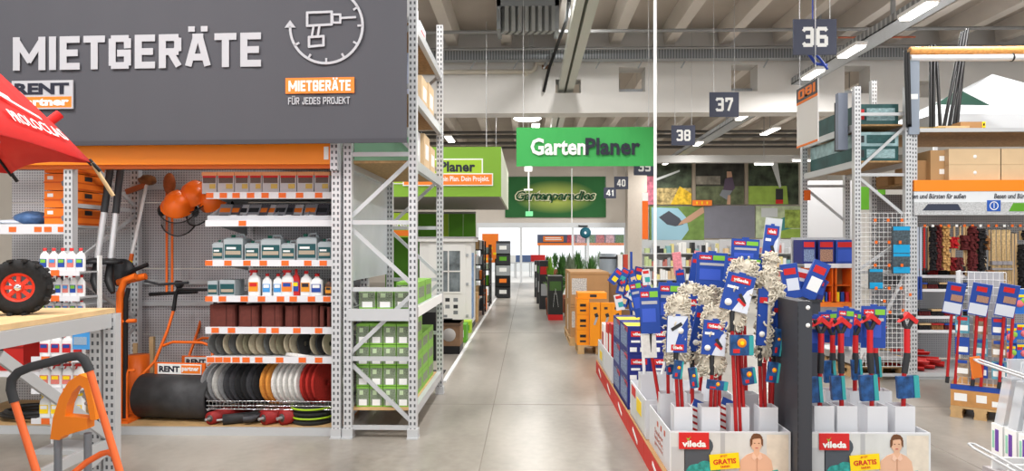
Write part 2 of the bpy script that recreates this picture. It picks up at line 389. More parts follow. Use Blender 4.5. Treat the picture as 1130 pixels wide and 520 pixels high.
one('lattice_girder', MB().b2((WX(700, 24), 0, WZ(180, 24)), (XR, 0.25, WZ(172, 24)), M('grey_girder', (160, 158, 154), 0.6)), 'grey beam above the picture wall', 'beam', (0, 24, 0))
# unit heater with louvres
hy = 12.0; hx0, hx1 = WX(548, hy), WX(617, hy); hz = WZ(33, hy)
ht = thing('unit_heater', 'grey ceiling fan heater with dark vertical louvres', 'heater', ((hx0 + hx1) / 2, hy, hz)); hw = hx1 - hx0
HG = M('heater_housing', (138, 142, 144), 0.5, 0.3)
h2 = MB(); 
for s in (-1, 1): h2.b2((s * hw / 2, 0, 0.02), (s * (hw / 2 - 0.07), 0.6, 0.72), HG)
h2.b2((-hw / 2, 0, 0.42), (hw / 2, 0.6, 0.72), HG); h2.b2((-hw / 2, 0.3, 0.1), (hw / 2, 0.6, 0.42), BLACK)
obj('housing', h2, ht)
lv = MB().box((0, 0, 0), (0.07, 0.22, 0.44), M('louvre_grey', (150, 152, 150), 0.5), (0, 0, 0.4)).mesh('louvre')
for i in range(8): obj('louvre', lv, ht, (-hw / 2 + 0.14 + i * (hw - 0.28) / 7, 0.1, 0.2))
for s in (-1, 1): obj('hanger', MB().b2((s * 0.3 - 0.02, 0.3, 0.72), (s * 0.3 + 0.02, 0.34, 6.36 - hz), HG), ht)
one('ceiling_strut', MB().b2((-0.05, -0.05, 0), (0.05, 0.05, 6.36 - WZ(52, 14.3))  , PIPE), 'short grey strut behind the heater', 'strut', (WX(586, 14.3), 14.3, WZ(52, 14.3)))
# light trunking along the aisle
tz = 5.05
tr = thing('lighting_trunking', 'long pale double trunking running along the aisle under the ceiling', 'trunking', (0.83, 0, tz))
TRM = M('trunking_white', (206, 208, 200), 0.5)
for s, w in ((-0.1, 0.13), (0.09, 0.15)): obj('profile', MB().b2((s - w / 2, 4, 0), (s + w / 2, 28.5, 0.16), TRM), tr)
obj('spine', MB().b2((-0.16, 4, 0.16), (0.16, 28.5, 0.2), M('trunking_grey', (150, 152, 146), 0.5)), tr)
for y in (6, 10, 14, 18, 22, 26): obj('suspension_rod', MB().b2((-0.01, y, 0.2), (0.01, y + 0.02, 6.36 - tz), PIPE), tr)
one('black_cable', MB().tube([W(628, 0, 11.5), W(626, 20, 12.2), W(615, 50, 14), W(606, 75, 14.6), W(600, 101, 14.9)], 0.035, BLACK), 'thick black cable descending left of the pale trunking', 'cable')

# ------------------------------------------------------------------ ceiling lamps (light sources, some added as fill)
LAMPM = M('lamp_diffuser', (255, 250, 240), 0.5, emit=9.0)
def lamp(name, label, loc, size, round_=False, watts=None, rod=True):
    t = thing(name, label, 'lamp', loc, 0, 'ceiling lamps'); sx, sy = size
    if round_:
        obj('housing', MB().lathe([(0.02, 0.2), (sx * 0.4, 0.16), (sx * 0.5, 0.03), (sx * 0.5, 0.0)], STEEL, 18), t)
        obj('diffuser', MB().lathe([(sx * 0.48, 0.0), (sx * 0.44, -0.03), (0.0, -0.04)], LAMPM, 18), t)
    else:
        obj('housing', MB().b2((-sx / 2, -sy / 2, 0), (sx / 2, sy / 2, 0.06), WHITE), t)
        obj('diffuser', MB().b2((-sx / 2 + 0.02, -sy / 2 + 0.03, -0.03), (sx / 2 - 0.02, sy / 2 - 0.03, -0.0005), LAMPM), t)
    if rod: obj('suspension_rod', MB().b2((-0.008, -0.008, 0.06), (0.008, 0.008, 6.36 - loc[2]), PIPE), t)
    ld = bpy.data.lights.new('lamp_light', 'AREA'); ld.shape = 'RECTANGLE'; ld.size = sx; ld.size_y = sy; ld.energy = watts or LAMP_W; ld.color = (1, 0.985, 0.965)
    lo = bpy.data.objects.new('lamp_light', ld); C.objects.link(lo); lo.parent = t; lo.location = (0, 0, -0.06)
    return t
lz = 5.0; LX = 5.67
tray2 = thing('lamp_tray', 'galvanised tray with lamps running down the right aisle', 'cable tray', (LX + 0.25, 0, lz + 0.12))
obj('tray', MB().b2((-0.2, 2, 0), (0.2, 28.7, 0.02), GALV).b2((-0.2, 2, 0), (-0.19, 28.7, 0.14), holes('tray_side_long', (190, 193, 196), (140, 143, 146), 0.3, 0.14, 0.5, 0.3, ('Z', 'Y'))).b2((0.19, 2, 0), (0.2, 28.7, 0.14), GALV), tray2)
for y in (5, 9, 11.2, 14, 17, 20.5): obj('hanger', MB().b2((-0.03, y, 0.02), (0.03, y + 0.05, 6.24 - lz), GALV), tray2)
wh = ['on the tray above the sign 36, brightest at the right', 'on the tray right of the hanging white board', 'at the top of the hanging white board', 'just under the white beam', 'behind the white beam at mid distance', 'furthest along the tray above the picture wall']
for i, (px, py) in enumerate(((1010, 17), (945, 60), (905, 85), (828, 131), (780, 160), (752, 181))):
    D = (lz - H) * F / (272 - py); lamp('tray_lamp', 'long white lamp ' + wh[i], (LX - 0.02, D, lz + 0.02), (0.2, 0.75), rod=False)
for i, y in enumerate((2.0, 5.0, 8.0)): lamp('tray_lamp', 'long white lamp on the right tray, out in front, number ' + ORD[i], (LX - 0.02, y, lz + 0.02), (0.28, 1.1), rod=False)
lamp('pendant_lamp', 'round white lamp glowing above the bright green hanging banner', (WX(582, 18), 18, WZ(131, 18)), (0.75, 0.75), True)
lamp('spot_lamp', 'small bright lamp left of the pale trunking', (WX(634, 12.6), 12.6, WZ(14, 12.6)), (0.12, 0.2))
for i, (x, y) in enumerate(((-4.5, 3.0), (-3.2, 9.5), (-3.6, 12.2), (-4.4, 21.2), (0.25, 23.5), (0.2, 5.5), (0.2, 1.5), (0.2, 9.0), (-2.6, 2.4), (-4.0, 0.5), (3.4, 2.5), (-2.4, 18.2), (2.6, 19.5), (3.0, 25.5), (-3.0, 26.0), (8.6, 18.5), (8.6, 10.5), (8.6, 24.5))):  # rental banner and camera-left lamps are unseen, added to brighten the dim bay
    lamp('strip_lamp', 'long white strip lamp under the ceiling ' + ['over the rental bay', 'over the aisle rack', 'behind the aisle rack', 'over the far left', 'at the far end of the aisle', 'over the aisle', 'over the near aisle', 'over the middle of the aisle', 'in front of the rental banner, added to brighten the bay', 'behind the camera at left, added to brighten the rental bay', 'over the mop trays', 'over the green planner stand', 'right of the aisle behind the white beam', 'before the concrete column', 'before the end wall at left', 'far right behind the white beam', 'over the broom bay', 'before the end wall at far right'][i], (x, y, 5.7), (0.28, 1.4), watts=LAMP_W * 1.4)
for i, (px, py) in enumerate(((843, 182), (885, 178))): lamp('strip_lamp', 'small lamp above the picture wall, ' + ('left of the last panel' if i == 0 else 'right of the last panel'), (WX(px, 23), 23, WZ(py, 23)), (0.6, 0.2), watts=90)

# ------------------------------------------------------------------ hanging signs
WIRE = M('thin_wire', (190, 190, 192), 0.4, 0.4)
def numsign(n, cx, cy, wpx, hpx, Y, where):
    s = Y / F; x, _, z = W(cx, cy, Y); w, h = wpx * s, hpx * s
    t = thing('aisle_sign', 'dark slate aisle sign with white number ' + n + ' ' + where, 'sign', (x, Y, z), 0, 'aisle number signs')
    obj('board', MB().b2((-w / 2, -0.008, -h / 2), (w / 2, 0.008, h / 2), SIGNBLUE), t)
    block(t, n, (0, -0.009, 0), w * 0.6, h * 0.56, PAPER, stroke=.18, name='number')
    for q_ in (-0.35, 0.35): obj('wire', MB().tube([(q_ * w, 0, h / 2), (q_ * w, 0, 6.36 - z)], 0.004, WIRE, 5), t)
numsign('36', 899, 41, 47, 39, 8.2, 'nearest at the upper right')
numsign('37', 799, 115.5, 32, 27, 11.8, 'in front of the white beam')
numsign('38', 754, 149.5, 26, 22, 14.5, 'right of the green banner')
numsign('39', 711, 184, 23, 19, 17.1, 'half behind the green banner')
numsign('40', 685.5, 202, 15.5, 14, 24.0, 'beside the dark green banner')
numsign('41', 673, 213, 13.5, 12, 28.0, 'at the corner of the dark green banner')

def cloth(w, h, mat, amp=0.012, nx=40, nz=8, waves=5.0):
    """hanging fabric in the x,z plane, centred, gently folded, with a thickness"""
    vs = []; fs = []
    ph = [random.uniform(0, 6) for _ in range(4)]
    for side in (0, 1):
        for j in range(nz + 1):
            for i in range(nx + 1):
                u, v = i / nx, j / nz
                y = amp * (math.sin(waves * 6.28 * u + ph[0] + v) * 0.5 + math.sin(waves * 2.3 * 6.28 * u + ph[1] + 2 * v) * 0.3 + math.sin(3 * v + ph[2] + 5 * u) * 0.4)
                vs.append(((u - 0.5) * w, y + (0.004 if side else 0), (v - 0.5) * h))
    N = (nx + 1) * (nz + 1)
    for j in range(nz):
        for i in range(nx):
            a = j * (nx + 1) + i; fs.append((a, a + 1, a + nx + 2, a + nx + 1)); fs.append((N + a, N + a + nx + 1, N + a + nx + 2, N + a + 1))
    return MB().add(vs, fs, mat, None, True)
# bright green banner
gy = 11.6; gx, _, gz = W(646.5, 162, gy); gw, gh = 153 * gy / F, 43 * gy / F
b1 = thing('fabric_banner', 'bright green hanging banner with white and dark lettering', 'banner', (gx, gy, gz))
obj('cloth', cloth(gw, gh, M('bright_green_fabric', (62, 166, 84), 0.7), 0.015), b1)
text(b1, 'Garten', (WX(616, gy) - gx, -0.03, 0.0), 61 * gy / F, 19 * gy / F, PAPER, bold=0.03)
text(b1, 'Planer', (WX(676, gy) - gx, -0.03, 0.0), 60 * gy / F, 19 * gy / F, INK, bold=0.03)
for s in (-1, 1): obj('wire', MB().tube([(s * gw * 0.45, 0, gh / 2), (s * gw * 0.45, 0, 6.36 - gz)], 0.005, WIRE, 5), b1)
# dark green banner on the end wall
def glow_mat():
    m = M('dark_green_fabric', (48, 112, 58), 0.75); nt = m.node_tree; b = nt.nodes['Principled BSDF']
    tc = nt.nodes.new('ShaderNodeTexCoord'); mp = nt.nodes.new('ShaderNodeMapping'); mp.inputs['Scale'].default_value = (0.55, 0.3, 1.35)
    g = nt.nodes.new('ShaderNodeTexGradient'); g.gradient_type = 'SPHERICAL'; r = nt.nodes.new('ShaderNodeValToRGB')
    r.color_ramp.elements[0].position = 0.0; r.color_ramp.elements[0].color = (*lin((46, 108, 58)), 1)
    r.color_ramp.elements[1].position = 0.85; r.color_ramp.elements[1].color = (*lin((206, 220, 110)), 1)
    nt.links.new(tc.outputs['Object'], mp.inputs[0]); nt.links.new(mp.outputs[0], g.inputs[0]); nt.links.new(g.outputs[0], r.inputs[0]); nt.links.new(r.outputs[0], b.inputs['Base Color'])
    return m
dy = YB - 0.06; dx, _, dz = W(613, 217.5, dy)
b2 = thing('fabric_banner', 'dark green banner with a yellow print behind script lettering on the end wall', 'banner', (dx, dy, dz))
obj('cloth', cloth(111 * dy / F, 45 * dy / F, glow_mat(), 0.03, waves=3), b2)
text(b2, 'Gartenparadies', (0, -0.085, 0), 90 * dy / F, 15 * dy / F, M('cream_print', (236, 236, 200), 0.7), bold=0.09, shear=0.3)
text(b2, 'Gartenparadies', (0, -0.1, 0), 87 * dy / F, 13 * dy / F, M('deep_green_print', (22, 84, 44), 0.7), bold=0.02, shear=0.3)
one('emergency_exit_sign', MB().b2((-0.14, -0.03, -0.09), (0.14, 0.03, 0.09), M('exit_green', (120, 215, 150), 0.4, emit=0.6)).tube([(0, 0, .09), (0, 0, 6.36 - W(584, 236, 26)[2])], .012, WHITE, 5), 'small green lit exit sign below the dark green banner', 'sign', W(584, 236, 26))
tl = thing('track_lamp', 'white hanging rod with small lamp fittings in front of the dark green banner', 'lamp', W(583, 208, 25))
obj('rod', MB().tube([(0, 0, -0.02), (0, 0, 6.36 - W(583, 208, 25)[2])], 0.02, WHITE), tl)
obj('fitting', MB().b2((-0.16, -0.05, -0.08), (0.16, 0.05, -0.02), WHITE), tl); obj('fitting', MB().b2((-0.14, -0.05, 0.62), (0.14, 0.05, 0.8), WHITE), tl)
# wires and the long white pole
one('ceiling_wire', MB().tube([W(631, 186, 12.5), W(631, 246, 12.5)], 0.012, WHITE, 6), 'thin pale cable hanging under the bright green banner', 'cable')
zt = 6.36
po = thing('supply_pole', 'thin white pole reaching from the ceiling down to the mop display', 'pole', (WX(723, 7.2), 7.2, 0))
obj('tube', MB().tube([(0, 0, 0.16), (0, 0, zt)], 0.017, WHITE, 10), po)
obj('base_plate', MB().lathe([(0.0, 0.168), (0.08, 0.16), (0.08, 0.145), (0.0, 0.145)], WHITE, 14), po)
# hanging white board with orange lettering
ob = thing('hanging_board', 'white hanging board with orange letters on a dark top band', 'sign', (WX(903, 8.0), 8.0, WZ(157, 8.0)))
L_ = 0.62; hh = WZ(88, 8.0) - WZ(157, 8.0); a_ = 0.1
ob.rotation_euler = (0, 0, R(90) - a_ * 0)
obj('board', MB().b2((0, -0.006, 0), (L_, 0.006, hh), M('board_white', (226, 224, 222), 0.5)), ob)
ob_band = obj('band', MB().b2((0, 0.0065, hh - 0.17), (L_, 0.010, hh), M('board_band', (84, 84, 90), 0.6)), ob)
obj('stripe', MB().b2((0, 0.0065, 0), (L_, 0.010, 0.025), ORANGEL), ob); obj('stripe', MB().b2((0, 0.0065, hh - 0.2), (L_, 0.010, hh - 0.17), ORANGEL), ob)
block(ob, 'OBI', (L_ / 2, 0.0105, hh - 0.085), 0.5, 0.11, ORANGEL, stroke=.2, rot=(0, 0, math.pi))
for k in (0.08, L_ - 0.08): obj('wire', MB().tube([(k, 0, hh), (k, 0, 6.36 - ob.location.z)], 0.004, WIRE, 5), ob)
one('blue_cable_bundle', MB().tube([W(893, 60, 8.4), W(900, 70, 8.5), W(912, 72, 8.6)], 0.02, M('blue_cable', (40, 70, 170), 0.5)).tube([W(897, 58, 8.4), W(904, 64, 8.45), W(913, 76, 8.6)], 0.015, MATS['blue_cable']).tube([W(897, 58, 8.4), (W(897, 58, 8.4)[0], 8.42, 6.36)], .008, MATS['blue_cable'], 5), 'blue cables dangling below the sign 36', 'cable')
# ================================================================== RENTAL BAY (left)
YF = 5.68                     # front plane of the bay
YP = 6.75                     # punched back panels
MP = YF / F
def post(parent, x, y, z0, z1, w=0.075, d=0.07, name='post', mat=None):
    o = obj(name, MB().b2((-w / 2, -d / 2, 0), (w / 2, d / 2, z1 - z0), mat or UPR), parent, (x, y, z0)); return o
def foot(parent, x, y):
    obj('foot_plate', MB().b2((-0.046, -0.06, 0), (0.046, 0.06, 0.012), STEEL).b2((-0.044, -0.044, 0.012), (0.044, 0.044, 0.08), STEEL), parent, (x, y, 0))
def xframe(parent, x0, x1, y, zs, first=1, t=0.03):
    """zigzag bracing in the x,z plane"""
    for i, z in enumerate(zs):
        obj('cross_brace', MB().b2((x0, y - 0.012, z - 0.018), (x1, y + 0.012, z + 0.018), STEEL), parent)
        if i + 1 < len(zs):
            a, b = (x0, x1) if (i + first) % 2 else (x1, x0)
            obj('diagonal_brace', MB().bar((a, y + 0.02, z + 0.03), (b, y + 0.02, zs[i + 1] - 0.03), 0.02, 0.034, STEEL), parent)
def yframe(parent, x, y0, y1, zs, first=1):
    for i, z in enumerate(zs):
        obj('cross_brace', MB().b2((x - 0.012, y0, z - 0.018), (x + 0.012, y1, z + 0.018), STEEL), parent)
        if i + 1 < len(zs):
            a, b = (y0, y1) if (i + first) % 2 else (y1, y0)
            obj('diagonal_brace', MB().bar((x + 0.0, a, z + 0.03), (x + 0.0, b, zs[i + 1] - 0.03), 0.02, 0.034, STEEL), parent)

xA, xB = WX(78, YF), WX(372, YF)
bay = thing('rental_rack', 'tall grey steel rack of the rental bay under the dark banner', 'rack', (0, 0, 0))
XW = -5.2
for x in (xA, xB, xA - 2.25):
    post(bay, x, YF, 0, 2.62); post(bay, x, YP - 0.1, 0, 2.62); foot(bay, x, YF); foot(bay, x, YP - 0.1)
    yframe(bay, x, YF, YP - 0.1, [0.3, 0.85, 1.4, 1.95, 2.5])
PANEL = holes('punched_panel', (204, 202, 205), (146, 144, 148), 0.026, 0.026, 0.28, 0.28, rough=0.45, metal=0.2)
for x0, x1 in ((XW, xA), (xA, xA + (xB - xA) / 2), (xA + (xB - xA) / 2, xB)):
    for z0_, z1_ in ((0.05, 0.72), (0.72, 1.38), (1.38, 2.04), (2.04, 2.7)):
        obj('panel', MB().b2((-(x1 - x0) / 2 + 0.002, 0, 0.002), ((x1 - x0) / 2 - 0.002, 0.02, z1_ - z0_ - 0.004), PANEL), bay, ((x0 + x1) / 2, YP, z0_))
for z_, nm in ((WZ(206, YP - .03), 'rail'), (WZ(312, YP - .03), 'rail'), (WZ(336, YP - .03), 'rail')):
    obj('rail', MB().b2((xA, YP - 0.04, z_ - 0.02), (xB, YP - 0.001, z_ + 0.02), STEEL), bay)
# floor deck and kick plate
zd = 0.055
obj('deck', MB().b2((XW, YF + 0.06, 0.0), (xB - 0.04, YP, zd), WOODM), bay)
obj('kick_plate', MB().b2((XW, YF + 0.03, 0), (xB - 0.04, YF + 0.06, zd + 0.012), STEEL), bay)
# orange header beam
zo0, zo1 = WZ(182, YF - 0.06, 230), WZ(158, YF - 0.06, 230)
hb = obj('header_beam', MB().b2((XW, YF - 0.09, zo0), (xB, YF - 0.04, zo1 + 0.05), ORBEAM).b2((XW, YF - 0.05, zo0 - 0.03), (xB, YF + 0.0, zo0), M('orange_beam_lip', (214, 104, 22), 0.4)), bay)
obj('beam_connector', MB().b2((xB - 0.03, YF - 0.1, zo0 - 0.05), (xB + 0.03, YF - 0.038, zo1 + 0.05), UPR), bay)
obj('beam_label', MB().b2((WX(361, YF), YF - 0.094, WZ(177, YF)), (WX(366, YF), YF - 0.09, WZ(163, YF)), PAPER), bay)
obj('grey_rail', MB().b2((XW, YP - 0.3, WZ(186, YP - .3)), (xB, YP - 0.24, WZ(181, YP - .3) + 0.1), M('grey_profile', (110, 112, 116), 0.5)), bay)

# ---- dark banner, turned slightly away to the left
by = YF - 0.30; bx1, _, bz0 = W(449, 157.5, by)
Lb = 3.62; bz1 = 4.35; brot = R(-2.2)
ban = thing('fabric_banner', 'large dark grey rental banner with drill emblem and pale lettering', 'banner', (bx1, by, bz0), brot)
c = cloth(Lb, bz1 - bz0, BANNER, 0.006, 60, 10, 9)
o = obj('cloth', c, ban, (-Lb / 2, 0, (bz1 - bz0) / 2))
obj('hem', MB().b2((-Lb, -0.012, 0.0), (0, -0.006, 0.035), M('banner_hem', (66, 66, 72), 0.7)), ban)
obj('hanging_rail', MB().b2((-Lb, 0.01, bz1 - bz0), (0, 0.05, bz1 - bz0 + 0.04), GALV), ban)
def bl(px, py):
    """pixel -> (x, z) on the banner"""
    xc = (px - 565) / F; d = Vector((ca * xc - sa, ca + sa * xc, (272 - py) / F))
    n = Vector((math.sin(brot), -math.cos(brot), 0)); p0 = Vector((bx1, by, bz0)) + n * 0.016
    t = n.dot(p0 - Vector((0, 0, H))) / n.dot(d); p = Vector((0, 0, H)) + d * t - Vector((bx1, by, bz0))
    return (p.x * math.cos(brot) + p.y * math.sin(brot), p.z)
def btext(s, x0, y0, x1, y1, mat, bold=0.03, yy=-0.018):
    a = bl(x0, y1); b = bl(x1, y0)
    if s.isupper() and s != 'RENT': return block(ban, s, ((a[0] + b[0]) / 2, yy + .004, (a[1] + b[1]) / 2), b[0] - a[0], b[1] - a[1], mat, .2 if bold > .02 else .16)
    return text(ban, s, ((a[0] + b[0]) / 2, yy, (a[1] + b[1]) / 2), b[0] - a[0], b[1] - a[1], mat, bold=bold)
btext('MIETGERÄTE', 14, 27.5, 288, 78, GREYL, 0.04)
a = bl(315, 103.5); b = bl(391, 85)
obj('orange_field', MB().b2((a[0], -0.016, a[1]), (b[0], -0.012, b[1]), ORANGEL), ban)
btext('MIETGERÄTE', 318.5, 85.5, 387, 101, PAPER, 0.04, -0.019); btext('FÜR JEDES PROJEKT', 318, 105, 386, 115.5, GREYL, 0.015)
# emblem: clock arc with arrow and cordless drill
em = MB(); cx, cz = bl(360, 29); r_ = (bl(400, 29)[0] - bl(320, 29)[0]) / 2
n = 44; a0, a1 = math.radians(180), math.radians(180 + 262)
pts = [(cx + r_ * math.cos(a0 + (a1 - a0) * i / n), cz + r_ * math.sin(a0 + (a1 - a0) * i / n)) for i in range(n + 1)]
def stroke(ps, w=0.019, close=False):
    if close: ps = ps + [ps[0]]
    for p, q in zip(ps, ps[1:]):
        d = Vector((q[0] - p[0], q[1] - p[1])); d.normalize(); nx_, nz_ = -d.y * w / 2, d.x * w / 2; e = d * (w * 0.35)
        em.prism([(p[0] - e.x + nx_, p[1] - e.y + nz_), (p[0] - e.x - nx_, p[1] - e.y - nz_), (q[0] + e.x - nx_, q[1] + e.y - nz_), (q[0] + e.x + nx_, q[1] + e.y + nz_)], -0.018 - .0002 * (len(em.f) // 6 % 5), -0.012, GREYL)
stroke(pts, 0.02)
for k in range(1, 8):
    aa = a0 + math.radians(30 * k + 0); stroke([(cx + r_ * math.cos(aa), cz + r_ * math.sin(aa)), (cx + r_ * 0.88 * math.cos(aa), cz + r_ * 0.88 * math.sin(aa))], 0.016)
em.prism([(cx - r_ - 0.045, cz - 0.005), (cx - r_ + 0.045, cz - 0.005), (cx - r_, cz + 0.055)], -0.018, -0.012, GREYL)
B = lambda *p: [bl(x, y) for x, y in p]
stroke(B((339, 14), (366, 13), (366, 27), (339, 28.5)), 0.019, True); stroke(B((367, 16), (375.5, 16), (375.5, 25), (367, 25)), 0.017, True)
stroke(B((376, 20), (392, 19)), 0.017); stroke(B((346, 29), (344, 41)), 0.017); stroke(B((352.5, 29), (350.5, 41)), 0.017); stroke(B((341, 41), (357, 40), (357, 50), (341, 51.5)), 0.019, True)
obj('drill_emblem', em, ban)
# small two-colour plate on the banner
a = bl(13.5, 121); b = bl(81, 88.5)
obj('plate', MB().b2((a[0], -0.022, a[1]), (b[0], -0.012, b[1]), GREYL), ban)
am = bl(13.5, 107.5); bo = 0.012
obj('plate_field', MB().b2((a[0] + bo, -0.0235, a[1] + bo), (b[0] - bo, -0.022, am[1]), ORANGEL), ban)
btext('RENT', 17, 91.5, 77, 105, INK, 0.05, -0.026); btext('partner', 20, 108.5, 77, 120, PAPER, 0.05, -0.027)

# ---- shelves on the right half of the bay
YS = 5.86; sx0, sx1 = WX(228, YS), WX(369, YS); SD = 0.5
TAGM = M('price_tag_orange', (238, 110, 44), 0.6)
tagm = MB().b2((-0.032, -0.003, -0.022), (0.032, 0, 0.022), TAGM).mesh('price_tag')
LIP = M('shelf_lip_white', (226, 226, 230), 0.45)
shelves = {}
names = ['top', 'second', 'third', 'fourth', 'fifth', 'sixth']
for i, (py0, py1, xl, tags) in enumerate(((212, 219.5, 228, (232, 247, 261, 277, 293, 312, 331, 352)), (243, 250, 227, (268,)), (287, 294, 228, (231, 252, 273, 291, 315, 340, 357)),
                                         (326.5, 333.5, 229, (231, 246, 270, 289, 310, 324, 344, 361)), (361, 368.5, 227, (238, 256, 290, 304, 328, 352)), (393.5, 401, 228, (233, 242, 251, 261, 272, 286, 309, 334, 352)))):
    zt, zb = WZ(py0, YS, 300), WZ(py1, YS, 300); x0 = WX(xl, YS)
    s = thing('shelf', names[i] + ' shelf of the rental bay, grey steel with a pale price rail', 'shelf', ((x0 + sx1) / 2, YS, zb), 0, 'rental bay shelves')
    hw_ = (sx1 - x0) / 2
    obj('deck', MB().b2((-hw_, 0.01, (zt - zb) * 0.5), (hw_, YP - YS - 0.01, (zt - zb) * 0.5 + 0.018), STEEL), s)
    obj('price_rail', MB().b2((-hw_, -0.008, 0), (hw_, 0.01, zt - zb), LIP), s)
    for sgn in (-1, 1): obj('bracket', MB().prism([(0, 0), (0.8, 0), (0.8, -0.09), (0, 0.0)], -0.004, 0.004, STEEL, Matrix.Translation((sgn * (hw_ - 0.02), 0.02, (zt - zb) * 0.5)) @ Matrix.Rotation(R(90), 4, 'Z')), s)
    for tp in tags: obj('price_tag', tagm, s, (WX(tp, YS) - (x0 + sx1) / 2, -0.0085, (zt - zb) / 2))
    shelves[i] = (zb + (zt - zb) * 0.5 + 0.018)
def rowx(pxs): return [WX(p, YS + 0.1) for p in pxs]
SK = (YS + 0.1) / F
# top shelf: eight small cartons
CG = M('carton_grey_print', (196, 196, 200), 0.6); CT = M('carton_orange_lid', (236, 178, 130), 0.6)
edges = [226, 243, 262, 278, 292, 311, 330, 349, 366]
for i in range(8):
    w = (edges[i + 1] - edges[i]) * SK * 0.96; h_ = 24 * SK
    t = thing('tool_carton', 'small grey carton with orange lid, ' + nth(i, 8) + ' on top rental shelf', 'carton', ((WX(edges[i], YS + .1) + WX(edges[i + 1], YS + .1)) / 2, YS + 0.04, shelves[0]), 0, 'cartons on the top rental shelf')
    obj('body', MB().b2((-w / 2, 0, 0), (w / 2, 0.4, h_ * 0.92), CG), t)
    obj('lid', MB().b2((-w / 2 - 0.002, -0.004, h_ * 0.84), (w / 2 + 0.002, 0.405, h_), CT), t)
    patch(t, (0, 0, h_ * 0.62), w * 0.86, h_ * 0.26, M('print_dark_photo', (104, 92, 88), 0.6, var=0.6, scale=60), 'photo_print')
    patch(t, (w * 0.22, -0.002, h_ * 0.34), w * 0.4, h_ * 0.22, M('print_straw', (206, 178, 96), 0.6, var=0.3, scale=60), 'print'); patch(t, (0, 0, h_ * 0.78), w * 0.9, 0.02, RED, 'stripe')
# second shelf: clear tray with flat sachets
tw = sx1 - sx0
tr_ = thing('sloping_tray', 'clear sloping tray of flat sachets on the second rental shelf', 'tray', ((sx0 + sx1) / 2, YS, shelves[1]))
hwt = tw / 2
obj('front_pane', MB().b2((-hwt, 0.012, 0), (hwt, 0.018, 0.05), POLY), tr_)
for s in (-1, 1): obj('side_pane', MB().prism([(0, 0), (0.42, 0), (0.42, 0.2), (0.02, 0.05)], -0.003, 0.003, POLY, Matrix.Translation((s * (hwt - 0.005), 0.012, 0)) @ Matrix.Rotation(R(90), 4, 'Z')), tr_)
for k in range(1, 4): obj('divider', MB().prism([(0, 0), (0.4, 0), (0.4, 0.18), (0.02, 0.04)], -0.002, 0.002, POLY, Matrix.Translation((-hwt + tw * k / 4, 0.02, 0)) @ Matrix.Rotation(R(90), 4, 'Z')), tr_)
SM = [M('sachet_grey', (150, 150, 156), 0.35), M('sachet_dark', (92, 92, 100), 0.4), M('sachet_pale', (206, 206, 208), 0.4)]
pxs = [246, 254, 263, 277, 285, 294, 306, 315, 324, 340, 352]
for i, px in enumerate(pxs):
    t = thing('flat_sachet', 'flat grey sachet, ' + nth(i, len(pxs)) + ' in the sloping tray', 'sachet', (WX(px, YS + 0.15), YS + 0.13 + 0.015 * (i % 3), shelves[1] + 0.005), R(random.uniform(-6, 6)), 'sachets in the sloping tray')
    t.rotation_euler = (R(-38), 0, R(random.uniform(-6, 6)))
    obj('pouch', MB().b2((-0.055, 0, 0), (0.055, 0.012, 0.2), SM[i % 3]), t)
    patch(t, (0, 0, 0.13), 0.09, 0.05, ORANGEL if i % 4 < 2 else DARK, 'print'); patch(t, (0, 0, 0.06), 0.08, 0.03, PAPER if i % 2 else BLACK, 'print')
# third shelf: canisters
CAN = M('canister_grey', (168, 176, 180), 0.4); LABT = M('label_teal', (28, 78, 82), 0.5); CAPG = M('cap_green', (40, 110, 92), 0.5)
def canister(loc, w, h_, d, label, mat=CAN, lm=LABT, group='canisters on the third rental shelf'):
    t = thing('canister', label, 'canister', loc, 0, group)
    m = MB().box((0, d / 2, h_ * 0.39), (w, d, h_ * 0.78), mat)
    m.add([(-w / 2, 0, h_ * .78), (w / 2, 0, h_ * .78), (w / 2, d, h_ * .78), (-w / 2, d, h_ * .78), (-w * .42, d * .2, h_ * .86), (w * .36, d * .2, h_ * .86), (w * .36, d * .8, h_ * .86), (-w * .42, d * .8, h_ * .86)],
          [(4, 5, 6, 7), (0, 1, 5, 4), (1, 2, 6, 5), (2, 3, 7, 6), (3, 0, 4, 7)], mat)
    obj('body', m, t)
    obj('handle', MB().tube([(-w * .12, d / 2, h_ * .84), (-w * .08, d / 2, h_ * .96), (w * .28, d / 2, h_ * .98), (w * .4, d / 2, h_ * .78)], w * .07, mat, 6), t)
    obj('cap', MB().lathe([(w * .13, 0), (w * .13, h_ * .12), (0, h_ * .12)], CAPG, 10, (-w * .26, d / 2, h_ * .85)), t)
    patch(t, (0, 0, h_ * .36), w * .9, h_ * .5, lm, 'label'); patch(t, (0, -.002, h_ * .3), w * .8, h_ * .14, M('label_stone', (176, 160, 140), .6, var=.3, scale=80), 'print'); patch(t, (-w * .1, -.002, h_ * .47), w * .5, h_ * .08, PAPER, 'print')
spec = [(243, 12, 21), (260, 21, 27), (280.5, 16, 20), (301, 22, 26), (320, 15, 20), (340.5, 22, 28), (360, 15, 22)]
for i, (px, w, h_) in enumerate(spec):
    canister((WX(px, YS + .1), YS + 0.05, shelves[2]), w * SK, (h_ + 3) * SK, 0.16 + 0.003 * w, 'grey canister with teal label, ' + nth(i, 7) + ' on third rental shelf')
